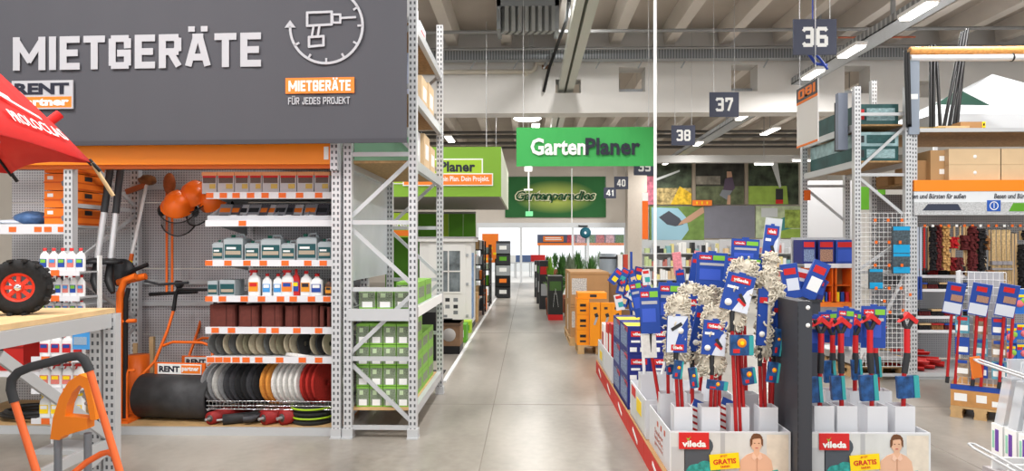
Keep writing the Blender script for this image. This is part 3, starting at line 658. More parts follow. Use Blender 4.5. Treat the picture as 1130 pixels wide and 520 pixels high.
# fourth shelf: two teal boxes, bottles, a spray can
for i, (px, w, h_) in enumerate(((237.5, 11, 17), (253.5, 17, 18))):
    t = thing('teal_carton', ('narrow' if i == 0 else 'wide') + ' grey canister box with teal label at the left of the fourth rental shelf', 'carton', (WX(px, YS + .1), YS + .05, shelves[3]), 0, 'boxes on the fourth rental shelf')
    w *= SK; h_ *= SK; obj('body', MB().b2((-w / 2, 0, 0), (w / 2, .2, h_), CAN), t); patch(t, (0, 0, h_ * .45), w * .92, h_ * .62, LABT, 'label'); patch(t, (0, -.002, h_ * .35), w * .8, h_ * .18, MATS['label_stone'], 'print')
def bottle(loc, w, h_, label, cap=RED, body=WHITE, lab=(ORANGEL, BLUE), spray=False, group='bottles', rz=0, lean=0):
    t = thing('bottle', label, 'bottle', loc, rz, group); d = w * 0.55
    pr = [(0.0, 0), (.5, 0), (.52, .05), (.52, .62), (.46, .72), (.2, .82), (.16, .9)]
    m = MB(); vs = []; fs = []; n_ = 12
    for (r, z) in pr:
        for j in range(n_):
            a = 6.28319 * j / n_; ex = lambda v: math.copysign(abs(v) ** .6, v)
            vs.append((r * w * ex(math.cos(a)), r * d * ex(math.sin(a)), z * h_))
    for i in range(len(pr) - 1):
        for j in range(n_): j2 = (j + 1) % n_; fs.append((i * n_ + j, i * n_ + j2, (i + 1) * n_ + j2, (i + 1) * n_ + j))
    m.add(vs, fs, body, None, True); obj('body', m, t)
    if spray:
        obj('trigger_head', MB().box((-w * .08, 0, h_ * .95), (w * .6, d * .5, h_ * .1), cap).box((-w * .42, 0, h_ * .93), (w * .16, d * .3, h_ * .06), BLACK).bar((-w * .2, 0, h_ * .9), (-w * .36, 0, h_ * .78), d * .3, w * .1, cap), t)
    else: obj('cap', MB().lathe([(w * .2, h_ * .88), (w * .2, h_), (0, h_)], cap, 10), t)
    patch(t, (0, -d * .55, h_ * .36), w * .8, h_ * .36, lab[0], 'label'); patch(t, (0, -d * .55 - .002, h_ * .44), w * .62, h_ * .14, lab[1], 'print')
    return t
bx = [(281, 13, 29, 1, (M('lab_orange', (232, 150, 40), .5), RED)), (295, 10, 25, 0, (BLUEL, PAPER)), (307, 10, 25, 0, (BLUEL, PAPER)), (318, 14, 29, 1, (ORANGEL, BLUE)), (327, 8, 30, 0, (BLUE, YELLOW)), (338, 12, 28, 0, (MATS['lab_orange'], INK)), (350, 13, 25, 0, (BLUE, PAPER)), (363, 8, 19, 0, (MATS['lab_orange'], DARK))]
bt = ['white trigger bottle with orange label', 'white bottle with light blue label', 'second white bottle with light blue label', 'white trigger bottle with orange and blue label', 'slim red spray can with blue label', 'white bottle with orange label and dark print', 'broad white bottle with blue label', 'small dark jar with orange label']
for i, (px, w, h_, spv, lb_) in enumerate(bx):
    bottle((WX(px, YS + .1), YS + 0.1, shelves[3]), w * SK, h_ * SK, bt[i] + ' on the fourth rental shelf', RED if i != 7 else DARK, WHITE if i not in (4, 7) else (RED if i == 4 else M('jar_brown', (90, 56, 40), .4)), lb_, bool(spv), 'bottles on the fourth rental shelf')
# fifth shelf: stacks of maroon sanding belts
MAR = M('maroon_abrasive', (104, 52, 44), 0.85, var=0.12, scale=25)
for i, (a, b, h_) in enumerate(((232, 262, 25), (264, 287, 24), (289, 313, 25), (315, 330, 24), (331, 353, 25), (354, 360, 24), (361, 368, 23))):
    w = (b - a) * SK * .97; h_ *= SK; rr = .04; pf = []
    for (cx_, cy_, s0) in ((w / 2 - rr, rr, -90), (w / 2 - rr, .3 - rr, 0), (-w / 2 + rr, .3 - rr, 90), (-w / 2 + rr, rr, 180)):
        for k in range(4): an = R(s0 + 30 * k); pf.append((cx_ + min(rr, w * .4) * math.cos(an), cy_ + rr * math.sin(an)))
    n_ = len(pf); vs = [(x, y, 0) for x, y in pf] + [(x, y, h_) for x, y in pf]
    fs = [tuple(range(n_))[::-1], tuple(range(n_, 2 * n_))] + [(k, (k + 1) % n_, n_ + (k + 1) % n_, n_ + k) for k in range(n_)]
    t = thing('sanding_belt_stack', 'maroon roll of sanding belt, ' + nth(i, 7) + ' on fifth rental shelf', 'sanding belt', (WX((a + b) / 2, YS + .1), YS + .05, shelves[4]), 0, 'sanding belts')
    obj('belt', MB().add(vs, fs, MAR), t); obj('seam', MB().b2((w * .18, -0.003, 0), (w * .21, 0, h_), M('maroon_dark', (72, 34, 30), .9)), t)
# sixth shelf: row of round sanding discs leaning
DM = [M('disc_grey', (104, 104, 102), .9, var=.15, scale=50), M('disc_beige', (190, 178, 152), .9, var=.1, scale=50), M('disc_dark', (58, 58, 58), .9, var=.15, scale=50), M('disc_olive', (142, 136, 112), .9, var=.1, scale=50)]
def disc(r, th, mat, hole=0.25):
    return MB().lathe([(r * hole, 0), (r, 0), (r, th), (r * hole, th), (r * hole, 0)], mat, 22, axis='Y', smooth=False)
dm_ = [disc(0.1, 0.016, m) for m in DM]; dmm = [d.mesh('sanding_disc') for d in dm_]
px = 240; i = 0; N6 = 17
while i < N6:
    k = [0, 0, 1, 0, 1, 3, 1, 1, 0, 1, 3, 1, 1, 2, 1, 2, 1][i]
    one('sanding_disc', dmm[k], ['grey', 'beige', 'charcoal', 'olive'][k] + ' sanding disc, ' + nth(i, N6) + ' on sixth rental shelf', 'sanding disc', (WX(240 + i * 7.4 + (6 if i > 13 else 0), YS + .14), YS + 0.16 + .004 * i % .02, shelves[5] + .1), 0, 'sanding discs on sixth rental shelf', rot=(R(-8), 0, R(62 + (i % 3) * 5)))
    i += 1
# wire basket with large polishing pads
zb_ = WZ(452, YS, 300)
bk = thing('wire_basket', 'chrome wire basket of large floor pads in the rental bay', 'basket', ((sx0 + sx1) / 2, YS, zb_))
wb_ = MB(); hwb = tw / 2
for k in range(34): x = -hwb + .02 + k * (tw - .04) / 33; wb_.tube([(x, 0, .07), (x, 0, 0), (x, .45, 0)], .0025, CHROME, 4)
for z in (0.0, .03, .07): wb_.tube([(-hwb, 0, z), (hwb, 0, z)], .004, CHROME, 5)
for y in (.15, .3, .45): wb_.tube([(-hwb, y, -.004), (hwb, y, -.004)], .004, CHROME, 5)
for s in (-1, 1):
    wb_.tube([(s * hwb, 0, .07), (s * hwb, .45, .2)], .004, CHROME, 5); wb_.tube([(s * hwb, 0, 0), (s * hwb, .45, 0)], .004, CHROME, 5)
obj('wires', wb_, bk); bk.children[0]['kind'] = 'stuff'
for s in (-1, 1): obj('support_arm', MB().b2((s * hwb - .008, .02, -.02), (s * hwb + .008, YP - YS - .02, -.006), STEEL), bk)
PADC = [('grey', (132, 132, 134)), ('grey', (140, 140, 142)), ('pale grey', (190, 188, 184)), ('grey', (128, 128, 130)), ('charcoal', (62, 62, 66)), ('charcoal', (60, 60, 62)), ('black', (40, 40, 42)), ('black', (36, 36, 38)), ('charcoal', (56, 56, 60)), ('black', (34, 34, 36)), ('orange', (214, 142, 62)), ('orange', (206, 134, 56)), ('white', (226, 224, 220)), ('white', (220, 218, 214)), ('white', (228, 226, 222)), ('white', (216, 214, 210)), ('white', (224, 222, 218)), ('red', (176, 44, 36)), ('red', (168, 40, 34)), ('red', (182, 48, 38))]
pm = {}
for i, (nm, col) in enumerate(PADC):
    key = nm.replace(' ', '_') + '_pad'
    if key not in pm: pm[key] = disc(.19, .026, M(key, col, .95, var=.12, scale=60, bump=.5), .12).mesh('floor_pad')
    one('floor_pad', pm[key], nm + ' round floor pad, ' + nth(i, len(PADC)) + ' in the wire basket', 'floor pad', (WX(244 + i * 6.15, YS + .2), YS + .21, zb_ + .195), 0, 'floor pads in the wire basket', rot=(R(-5), 0, R(58 if i < 10 else 68)))
one('floor_pad', pm['white_pad'], 'white floor pad lying tilted on top of the other white pads in the basket', 'floor pad', (WX(337, YS + .16), YS + .2, zb_ + .40), 0, 'floor pads in the wire basket', rot=(R(74), R(8), 0))
# rollers and coil on the deck
zk = zd
def roller(px, py, ang, L, r, red, label):
    t = thing('tamping_roller', label, 'roller', (WX(px, YS), YS - 0.02, zk + r), R(ang), 'rollers on the rental bay floor')
    obj('barrel', MB().lathe([(0, .0), (r, .0), (r, L), (0, L)], red, 16, axis='Y'), t)
    obj('end_disc', MB().lathe([(0, -.004), (r * .55, -.004), (r * .55, .0), (0, 0)], M('iron', (90, 88, 86), .6, .5), 12, axis='Y'), t)
    obj('axle', MB().tube([(0, -.05, 0), (0, .0, 0)], r * .22, GALV, 8), t)
ROLR = M('roller_red', (150, 34, 34), .6, var=.2, scale=15); ROLB = M('roller_black', (48, 48, 50), .6, var=.2, scale=15)
roller(233, 0, -18, .55, .055, ROLR, 'red ended roller lying leftmost under the wire basket')
roller(247, 0, -62, .45, .045, ROLB, 'black roller lying slanted under the wire basket')
roller(292, 0, -35, .4, .06, ROLR, 'red roller in the middle of the bay floor')
roller(312, 0, -32, .4, .065, ROLR, 'red roller beside the lime striped coil')
t = thing('small_iron', 'small red handled iron tool between the rollers', 'tool', (WX(277, YS), YS - .02, zk)); obj('body', MB().tube([(-.06, 0, .05), (.0, .02, .05), (.07, .1, .07)], [.03, .035, .02], M('dark_iron', (70, 70, 74), .5, .5)), t); obj('grip', MB().tube([(.05, .1, .07), (.1, .16, .09)], .03, ROLR), t)
co = thing('striped_coil', 'black floor brush stack with lime green bands on the bay floor', 'brush', (WX(345, YS + .12), YS + .14, zk))
for k in range(4):
    obj('ring', MB().lathe([(.05, 0), (.18 + .004 * k, .0), (.19, .02), (.18 - .01 * k, .036), (.05, .036)], M('coil_black', (44, 46, 44), .9, var=.2, scale=40), 22, (0, 0, .04 * k)), co)
    obj('band', MB().lathe([(.187, .012), (.194, .012), (.194, .026), (.187, .026)], M('lime_band', (166, 206, 40), .5), 22, (0, 0, .04 * k)), co) if k in (1, 3) else None

# ---- helmets with visors on the wall
HEL = M('helmet_orange', (244, 110, 24), .3)
def helmet(px, py, y, rz, label, vis=True):
    x, _, z = W(px, py, y); t = thing('safety_helmet', label, 'helmet', (x, y, z), R(rz), 'orange safety helmets'); t.rotation_euler = (R(48), 0, R(rz))
    m = MB(); vs = []; fs = []; nu, nv = 16, 6
    for i in range(nv + 1):
        for j in range(nu):
            a = 6.28319 * j / nu; e = (math.pi / 2) * i / nv; k = 1 + (.03 if (j % 4 == 0 and i > 2) else 0)
            vs.append((.125 * math.cos(e) * math.cos(a) * k, .155 * math.cos(e) * math.sin(a) * k, .145 * math.sin(e) * k))
    for i in range(nv):
        for j in range(nu): j2 = (j + 1) % nu; fs.append((i * nu + j, i * nu + j2, (i + 1) * nu + j2, (i + 1) * nu + j))
    m.add(vs, fs, HEL, None, True); m.lathe([(.122, -.01), (.145, -.006), (.145, .004), (.12, .008)], HEL, 16); obj('shell', m, t)
    obj('ear_muff', MB().ell((-.14, .0, -.06), (.035, .05, .06), BLACK), t); obj('ear_muff', MB().ell((.14, .0, -.06), (.035, .05, .06), BLACK), t)
    if vis:
        v = MB(); ps = [(.15 * math.sin(R(q)), -.17 * math.cos(R(q)) - .02) for q in range(-70, 71, 14)]
        vs = [(a, b, -.02) for a, b in ps] + [(a * 1.0, b * 1.12, -.17 + .02 * abs(i - 5) / 5) for i, (a, b) in enumerate(ps)]; n_ = len(ps)
        v.add(vs, [(i, i + 1, n_ + i + 1, n_ + i) for i in range(n_ - 1)], M('visor_mesh', (70, 70, 72), .4, alpha=.45)); obj('visor', v, t)
        obj('visor_rim', MB().tube(vs[:n_] , .006, BLACK, 5).tube(vs[n_:], .007, BLACK, 5), t)
    obj('hook', MB().tube([(0, .1, .04), (0, .1 + (YP - y) * .66, .04 - (YP - y) * .74)], .006, CHROME, 5), t)
helmet(196, 228, 6.15, 20, 'orange safety helmet with mesh visor, left of the pair above the rental shelves')
helmet(216, 217, 6.25, -15, 'orange safety helmet with mesh visor, right of the pair above the rental shelves')
helmet(236, 222, 6.3, -8, 'orange red helmet half hidden behind the second rental shelf', False)

# ---- tools leaning at the back of the bay
def pole_sander(px0, py0, px1, py1, y, label):
    a = Vector(W(px0, py0, y + .1)); b = Vector(W(px1, py1, y)); t = thing('pole_sander', label, 'tool', tuple(b), 0, 'long handled sanders'); d = a - b
    P = lambda k: tuple(d * k)
    obj('upper_tube', MB().tube([P(.62), P(1)], .03, DARK), t); obj('silver_tube', MB().tube([P(.2), P(.62)], .026, M('silver_tube', (205, 206, 208), .3, .4)), t)
    obj('guard', MB().lathe([(.1, 0), (.11, .02), (.04, .05), (.03, .03)], BLACK, 14, P(.2)).tube([tuple(d * .2 + Vector((-.14, 0, 0))), tuple(d * .2 + Vector((.12, -.04, .02)))], .012, BLACK), t)
    obj('foot', MB().tube([P(.2), P(.1), (0.01, 0, .06), (.05, -.03, 0), (.07, -.04, -.04)], [.03, .036, .038, .034, .02], BLACK), t)
    return t
pole_sander(122, 184, 103, 318, 5.86, 'long silver and black pole sander, left of the pair')
pole_sander(133, 186, 119, 318, 5.9, 'long silver and black pole sander, right of the pair')
t = thing('brush_cutter', 'long white pole trimmer with yellow and red bands leaning on the punched wall', 'tool', W(140, 308, 6.3)); b = Vector(W(140, 308, 6.3)); d = Vector(W(162, 202, 6.6)) - b
obj('shaft', MB().tube([tuple(d * .25), tuple(d)], .016, WHITE), t); obj('band', MB().tube([tuple(d * .05), tuple(d * .18)], .019, YELLOW), t); obj('band', MB().tube([tuple(d * .18), tuple(d * .25)], .019, ORANGE), t)
obj('head', MB().ell(tuple(d * 1.03), (.09, .07, .05), M('leather_brown', (132, 84, 44), .6, var=.3, scale=20), jit=.1), t)
obj('guard', MB().bar(tuple(d * .98 + Vector((-.2, 0, -.07))), tuple(d * .98), .03, .05, M('copper_guard', (176, 96, 56), .5)), t)
obj('grip', MB().tube([(0, 0, 0), tuple(d * .06)], .024, BLACK), t)
t = thing('post_hole_digger', 'orange twin tube post digger with brown head on the punched wall', 'tool', W(187, 326, 6.4)); b = Vector(W(187, 326, 6.4))
for px in (184, 190): obj('tube', MB().tube([tuple(Vector(W(px, 324, 6.4)) - b), tuple(Vector(W(px, 212, 6.6)) - b)], .012, ORANGE), t)
obj('head', MB().ell(tuple(Vector(W(187, 203, 6.6)) - b), (.06, .05, .11), M('head_brown', (168, 88, 40), .55, var=.2, scale=20)), t)
obj('crossbar', MB().tube([tuple(Vector(W(165, 325, 6.4)) - b), tuple(Vector(W(218, 322, 6.4)) - b)], .017, BLACK), t); obj('grip', MB().tube([tuple(Vector(W(196, 315, 6.4)) - b), tuple(Vector(W(201, 313, 6.4)) - b)], [.05, .03], BLACK), t)
# second long tool: black grip bars
t = thing('auger_handle', 'black cross handle bar with orange bracket in front of the punched wall', 'tool', W(150, 306, 6.2)); b = Vector(W(150, 306, 6.2)); V = lambda px, py, y=6.2: tuple(Vector(W(px, py, y)) - b)
obj('handle', MB().tube([V(140, 303), V(148, 298), V(163, 292)], .02, BLACK), t); obj('bracket', MB().tube([V(130, 312), V(146, 308), V(161, 305)], [.03, .035, .03], ORANGE), t); obj('rod', MB().tube([V(160, 310), V(176, 314), V(208, 312)], .012, DARK), t); obj('disc', MB().lathe([(0, 0), (.13, 0), (.13, .03), (0, .03)], DARK, 18, V(133, 301, 6.25), 'Y'), t)
# orange lifting jack
y = 5.98; t = thing('panel_lifter', 'orange steel lifting post with foot and side arm', 'lifter', (WX(133, y), y, zd)); b = Vector((WX(133, y), y, zd)); V = lambda px, py, yy=y: tuple(Vector(W(px, py, yy)) - b)
obj('mast', MB().bar(V(133, 478), V(133, 322), .05, .05, ORANGE), t); obj('upper_arm', MB().tube([V(133, 340), V(133, 322), V(138, 309), V(150, 305)], .03, ORANGE), t)
obj('lower_rod', MB().tube([V(138, 470), V(139, 330), V(142, 318)], .02, BLACK), t); obj('side_arm', MB().tube([V(133, 355), V(150, 354)], .018, ORANGE), t)
obj('loop', MB().tube([V(140, 475), V(140, 415), V(142, 409), V(149, 409)], .014, ORANGE), t); obj('foot', MB().b2((-.09, -.12, 0), (.14, .2, .02), ORANGE), t)
t = thing('orange_cylinder', 'upright orange steel cylinder behind the lawn roller', 'cylinder', (WX(153, 6.35), 6.35, zd)); hc = WZ(393, 6.35) - zd
obj('barrel', MB().lathe([(0, 0), (.095, 0), (.095, hc), (0, hc)], ORANGE, 20), t); obj('plate', MB().b2((-.11, -.105, 0), (.11, -.098, .12), ORANGE), t)
for i, (px, py) in enumerate(((150, 380), (168, 373))): one('wooden_stake', MB().b2((-.02, -.02, 0), (.02, .02, WZ(py, 6.62) - zd), WOODL), ['shorter', 'taller'][i] + ' pale wooden stake against the punched wall', 'stake', (WX(px, 6.62), 6.62, zd))

# ---- lawn rollers
def lawn_roller(px0, px1, pyc, y, rpx, top, label, rz):
    s = y / F; r = rpx * s; xc_ = WX((px0 + px1) / 2, y); w = (px1 - px0) * s
    t = thing('lawn_roller', label, 'lawn roller', (xc_, y + .15, zd), rz)
    D2 = M('roller_drum', (62, 62, 64), .55, .2, var=.25, scale=10)
    obj('drum', MB().lathe([(r * .82, -w / 2), (r, -w / 2), (r * 1.0, w / 2), (r * .82, w / 2)], D2, 36, (0, 0, r), 'X'), t)
    obj('drum_end', MB().lathe([(0, -w / 2 + .03), (r * .85, -w / 2 + .03)], BLACK, 30, (0, 0, r), 'X').lathe([(0, w / 2 - .05), (r * .85, w / 2 - .05)], BLACK, 30, (0, 0, r), 'X'), t)
    hb_ = top - zd; wi = w * .42
    for s_ in (-1, 1):
        obj('side_tube', MB().tube([(s_ * (w / 2 + .01), 0, r), (s_ * (w / 2 + .01), -.02, r * 1.95), (s_ * wi * .98, .06, r * 2.5), (s_ * wi * .78, .16, r * 3.9), (s_ * wi * .72, .22, hb_ - .2)], .014, ORANGE), t)
        obj('grip', MB().tube([(s_ * wi * .72, .22, hb_ - .2), (s_ * wi * .70, .25, hb_ - .04), (s_ * wi * .62, .25, hb_)], .018, BLACK), t)
    obj('top_bar', MB().tube([(-wi * .63, .25, hb_), (wi * .63, .25, hb_)], .014, BLACK), t)
    obj('cross_bar', MB().tube([(-wi * .84, .12, r * 3.2), (-wi * .5, .12, r * 3.38), (wi * .5, .12, r * 3.38), (wi * .84, .12, r * 3.2)], .013, ORANGE), t)
    zs_ = r * 2.25
    pl = obj('name_plate', MB().b2((-.2, -.02, zs_ - .045), (.22, -.008, zs_ + .045), PAPER).b2((-.24, -.006, zs_ - .055), (.25, .01, zs_ + .055), ORANGE), t)
    obj('plate_field', MB().b2((.03, -.022, zs_ - .036), (.213, -.02, zs_ + .036), ORANGEL), pl)
    text(pl, 'RENT', (-.085, -.0215, zs_), .2, .055, INK, bold=.05); text(pl, 'partner', (.12, -.0245, zs_), .165, .05, PAPER, bold=.04)
    return t
lawn_roller(145, 232, 443, 5.92, 25, WZ(322, 6.1), 'large dark lawn roller with orange handle and name plate, in front', R(-6))
lawn_roller(190, 247, 440, 6.42, 22, WZ(322, 6.5), 'second lawn roller half hidden behind the front one', R(-4))
# orange box with sticker behind the cylinder
# ---- left part of the bay: shelf with cases
zs1 = WZ(253, YF + .1)
s = thing('shelf', 'grey shelf carrying the orange tool cases at the far left', 'shelf', ((XW + xA) / 2, YF + .1, zs1 - .04)); hw_ = (xA - XW) / 2 - .05
obj('deck', MB().b2((-hw_, 0, .06), (hw_ - .02, .85, .08), STEEL), s); obj('price_rail', MB().b2((-hw_, -.02, 0), (hw_, 0, .085), LIP), s)
for px in (14, 42, 53, 68): obj('price_tag', tagm, s, (WX(px, YF + .08) - (XW + xA) / 2, -.0205, .04))
zc = zs1 + .041
CASE = M('case_orange', (244, 124, 30), .45)
def case(loc, w, h_, d, label):
    t = thing('tool_case', label, 'case', loc, 0, 'stacked orange tool cases')
    obj('body', MB().b2((-w / 2, 0, 0), (w / 2, d, h_ * .96), CASE).b2((-w / 2 - .004, -.006, h_ * .42), (w / 2 + .004, d, h_ * .5), M('case_orange_dark', (214, 92, 18), .5)), t)
    obj('latch', MB().prism([(-.04, .02), (.04, .02), (.05, .055), (.0, .09), (-.05, .055)], -.014, -.002, M('latch_grey', (120, 122, 130), .5), Matrix.Translation((w * .28, 0, h_ * .1))), t)
    patch(t, (-w * .3, -.001, h_ * .72), .05, .03, PAPER, 'sticker'); patch(t, (w * .3, -.001, h_ * .82), .06, .03, PAPER, 'sticker')
    patch(t, (w / 2 + .001, d * .45, h_ * .74), .1, .04, DARK, 'side_plate', (0, 0, R(90))); obj('side_rib', MB().b2((w / 2, .03, h_ * .06), (w / 2 + .006, d - .03, h_ * .12), MATS['case_orange_dark']), t)
hs = (WZ(181, YF + .2) + .08 - zc) / 4
for k in range(4):
    case(((WX(48, YF + .15) + WX(83, YF + .15)) / 2, YF + .15, zc + k * hs), 35 * MP, hs * .985, .42, 'orange tool case on the shelf at the far left, ' + ['lowest', 'second', 'third', 'topmost'][k] + ' of its stack')
    t = case
SH = M('blue_sheet', (78, 112, 160), .4, var=.35, scale=14); SHW = M('white_sheet', (214, 220, 230), .4, var=.1, scale=14)
for i, (px, w, h_, m_, nm) in enumerate(((12, .34, .05, SHW, 'white folded tarpaulin at the far left of the shelf of orange cases'), (30, .28, .12, SH, 'blue folded tarpaulin beside the orange tool cases'), (38, .18, .07, SH, 'small blue folded sheet against the orange tool cases'))):
    o = one('folded_sheet', MB().ell((0, .12, h_ * .5), (w / 2, .15, h_ * .55), m_, 16, 9, .06), nm, 'tarpaulin', (WX(px, YF + .25), YF + .18 + .02 * i, zc + (.03 if i == 2 else 0)))
# lower shelf and things on it
zs2 = WZ(338, YF + .25)
s = thing('shelf', 'lower grey shelf behind the work table at the far left', 'shelf', ((XW + xA) / 2, YF + .2, zs2 - .06)); obj('deck', MB().b2((-hw_, 0, .04), (hw_, .8, .06), STEEL), s); obj('price_rail', MB().b2((-hw_, -.02, 0), (hw_, 0, .065), LIP), s)
t = thing('machine_case', 'black carry case with grip handle behind the white bottles', 'case', (WX(57, YF + .5), YF + .5, zs2)); obj('body', MB().box((0, .12, .15), (.2, .25, .3), DARK, taper=.85), t); obj('handle', MB().tube([(-.09, .1, .3), (-.08, .1, .37), (.08, .1, .37), (.09, .1, .3)], .02, BLACK), t)
t = thing('machine_case', 'dark grey machine box with white label left of the black case', 'case', (WX(22, YF + .5), YF + .5, zs2)); obj('body', MB().b2((-.15, 0, 0), (.15, .3, .28), M('grey_box', (90, 92, 94), .5)), t); patch(t, (-.05, 0, .15), .1, .12, PAPER, 'label'); obj('handle', MB().tube([(-.1, .1, .28), (-.08, .1, .33), (.08, .1, .33), (.1, .1, .28)], .014, BLACK), t)
# ================================================================== AISLE RACK (faces the aisle)
YN, YFAR = 5.68, 7.40; xl, xr = WX(384.5, YN), WX(456, YN)
rk = thing('aisle_rack', 'tall grey steel rack facing the aisle with green boxes', 'rack', (0, 0, 0))
for x in (xl, xr):
    for y in (YN, YFAR): post(rk, x, y, 0, 4.0, .068, .06); foot(rk, x, y)
zz = [.085, .66, 1.24, 1.8, 2.37, 2.94, 3.5]
xframe(rk, xl, xr, YN, zz, 0); xframe(rk, xl, xr, YFAR, zz, 0)
levels = [(3.46, 'top'), (2.86, 'second'), (2.30, 'third'), (1.05, 'fourth'), (.22, 'bottom')]
for i, (z, nm) in enumerate(levels):
    for x, s in ((xr, 1), (xl, -1)): obj('beam', MB().b2((x - .022, YN + .03, z - .05), (x + .022, YFAR - .03, z + .03), STEEL).b2((x - .03, YN + .03, z - .09), (x + .03, YN + .07, z + .04), STEEL), rk)
    obj('shelf_board', MB().b2((xl + .022, YN + .035, z), (xr - .022, YFAR - .035, z + .022), OSB if i < 3 else (WOODM if i == 4 else STEEL)), rk)
obj('price_rail', MB().b2((xr + .022, YN + .05, 1.0), (xr + .03, YFAR - .05, 1.09), PAPER), rk)
obj('back_sheet', MB().b2((xl - .03, YN + .05, 1.3), (xl - .02, YFAR - .04, 2.25), M('pale_sheet', (206, 212, 218), .25, .1, var=.05, scale=4)), rk)
obj('shelf_plate', MB().b2((xl, YN - .04, .98), (xr - .03, YN - .03, 1.08), STEEL), rk)
GB = M('green_carton', (128, 182, 72), .55); GBD = M('carton_black_print', (122, 134, 112), .5, var=.9, scale=18)
def gbox(x, y, z, w, h_, d, label):
    t = thing('sprinkler_box', label, 'box', (x, y, z), 0, 'green boxes on the aisle rack')
    obj('carton', MB().b2((-w / 2, 0, 0), (w / 2, d, h_), GB), t)
    patch(t, (0, 0, h_ * .48), w * .96, h_ * .8, GBD, 'photo_print', t=.001); patch(t, (0, -.001, h_ * .22), w * .62, h_ * .3, PAPER, 'label', t=.001); patch(t, (-w * .12, -.001, h_ * .7), w * .3, h_ * .22, M('print_pale_green', (190, 210, 170), .6), 'print', t=.001)
    patch(t, (w / 2, d / 2, h_ * .5), d * .8, h_ * .5, GBD, 'side_print', (0, 0, R(90)), t=.001)
wbx = (xr - xl - .09) / 4; zb = .243; rown = ['lowest', 'second', 'third', 'fourth']
for r in range(4):
    for k in range(4):
        gbox(xl + .05 + wbx * (k + .5), YN + .06, zb + r * .176, wbx * .95, .172, .34, 'green printed box at the rack end, ' + nth(k, 4) + ', ' + rown[r] + ' row')
for r in range(4):
    for j in range(1, 4):
        if r == 3 and j > 1: continue
        gbox(xr - .05 - .11, YN + .06 + j * .38, zb + r * .176, .22, .172, .36, 'green printed box along the aisle, ' + ['', 'nearest', 'middle', 'furthest'][j] + ' of the ' + rown[r] + ' row')
for k in range(3): gbox(xl + .07 + (k + .5) * .15, YN + .06, 1.073, .14, .16, .3, 'green and white box on the fourth rack shelf, ' + nth(k, 3))
for k in range(2): gbox(xr - .14, YN + .5 + k * .45, 1.073, .2, .2, .4, 'large green box on the fourth rack shelf along the aisle, ' + ['nearer', 'further'][k])
# bag on the rack
def carton(name, label, x, y, z, w, d, h_, mat, group=None, rz=0, tape=True, cat='carton'):
    t = thing(name, label, cat, (x, y, z), rz, group)
    obj('box', MB().b2((-w / 2, 0, 0), (w / 2, d, h_), mat), t)
    if tape: obj('tape', MB().b2((-.025, -.0015, h_ * .7), (.025, 0, h_), M('packing_tape', (206, 180, 140), .3)).b2((-.025, 0, h_), (.025, d, h_ + .001), M('packing_tape', (206, 180, 140), .3)), t)
    return t
t = carton('flat_carton', 'pale mint green carton on the third shelf of the aisle rack', (xl + xr) / 2 - .01, YN + .06, 2.323, .46, .3, .2, M('mint_carton', (142, 190, 158), .6), tape=False)
for i, (yy, w, h_, m_, z) in enumerate(((.3, .2, .34, CARDW, 2.323), (.75, .25, .36, CARDL, 2.323), (1.15, .25, .3, CARDL, 2.323), (.15, .2, .4, M('blue_white_box', (190, 200, 226), .6), 2.883), (.6, .25, .32, CARDL, 2.883), (1.05, .25, .36, CARDL, 2.883), (.2, .2, .3, CARDW, 3.483), (.65, .2, .25, CARDW, 3.483))):
    t = carton('stock_carton', ['white', 'beige', 'beige', 'bluish white', 'beige', 'beige', 'white', 'white'][i] + ' carton ' + ['nearest on the third', 'in the middle of the third', 'furthest on the third', 'nearest on the second', 'in the middle of the second', 'furthest on the second', 'nearest on the top', 'furthest on the top'][i] + ' shelf of the aisle rack', xr - .16, YN + .08 + yy, z, w, .36, h_, m_, 'cartons on the aisle rack', tape=False)
    patch(t, (w / 2, .18, h_ * .55), .2, h_ * .4, RED if i > 5 else (BLUE if i == 3 else PAPER), 'label', (0, 0, R(90)))

# ================================================================== WORK TABLE RACK with wheel (front left)
XT = -2.70; yt1 = 4.40; zt_ = WZ(340, yt1, 120)
tb = thing('work_table', 'grey steel work table with a pale wooden top at the left edge', 'table', (0, 0, 0))
obj('table_top', MB().b2((XT - 1.1, 1.8, zt_ - .03), (XT, yt1 - .0, zt_), WOODL), tb)
for x in (XT, XT - 1.1):
    for y in (yt1 - .035, 1.85): post(tb, x, y, 0, zt_ - .032, .08, .06, 'leg'); foot(tb, x, y)
obj('leg', MB().b2((-.035, -.03, 0), (.035, .03, zt_ - .032), UPR), tb, (XT - .09, yt1 - .04, 0))
obj('beam', MB().b2((XT - .02, 1.85, zt_ - .12), (XT + .02, yt1 - .07, zt_ - .032), STEEL), tb); obj('beam', MB().b2((XT - 1.12, 1.85, zt_ - .12), (XT - 1.08, yt1 - .07, zt_ - .032), STEEL), tb)
obj('beam', MB().b2((XT - 1.06, yt1 - .06, zt_ - .12), (XT - .13, yt1 - .02, zt_ - .032), STEEL), tb)
zl = WZ(485, yt1, 115); obj('lower_brace', MB().b2((XT - .015, 1.85, zl - .03), (XT + .015, yt1 - .07, zl + .03), STEEL), tb)
obj('diagonal_brace', MB().bar((XT, yt1 - .07, zl + .04), (XT, 3.42, WZ(391, 3.48, 0)), .02, .06, STEEL), tb); obj('diagonal_brace', MB().bar((XT, yt1 - .07, zl - .04), (XT, 3.5, .1), .02, .05, STEEL), tb)
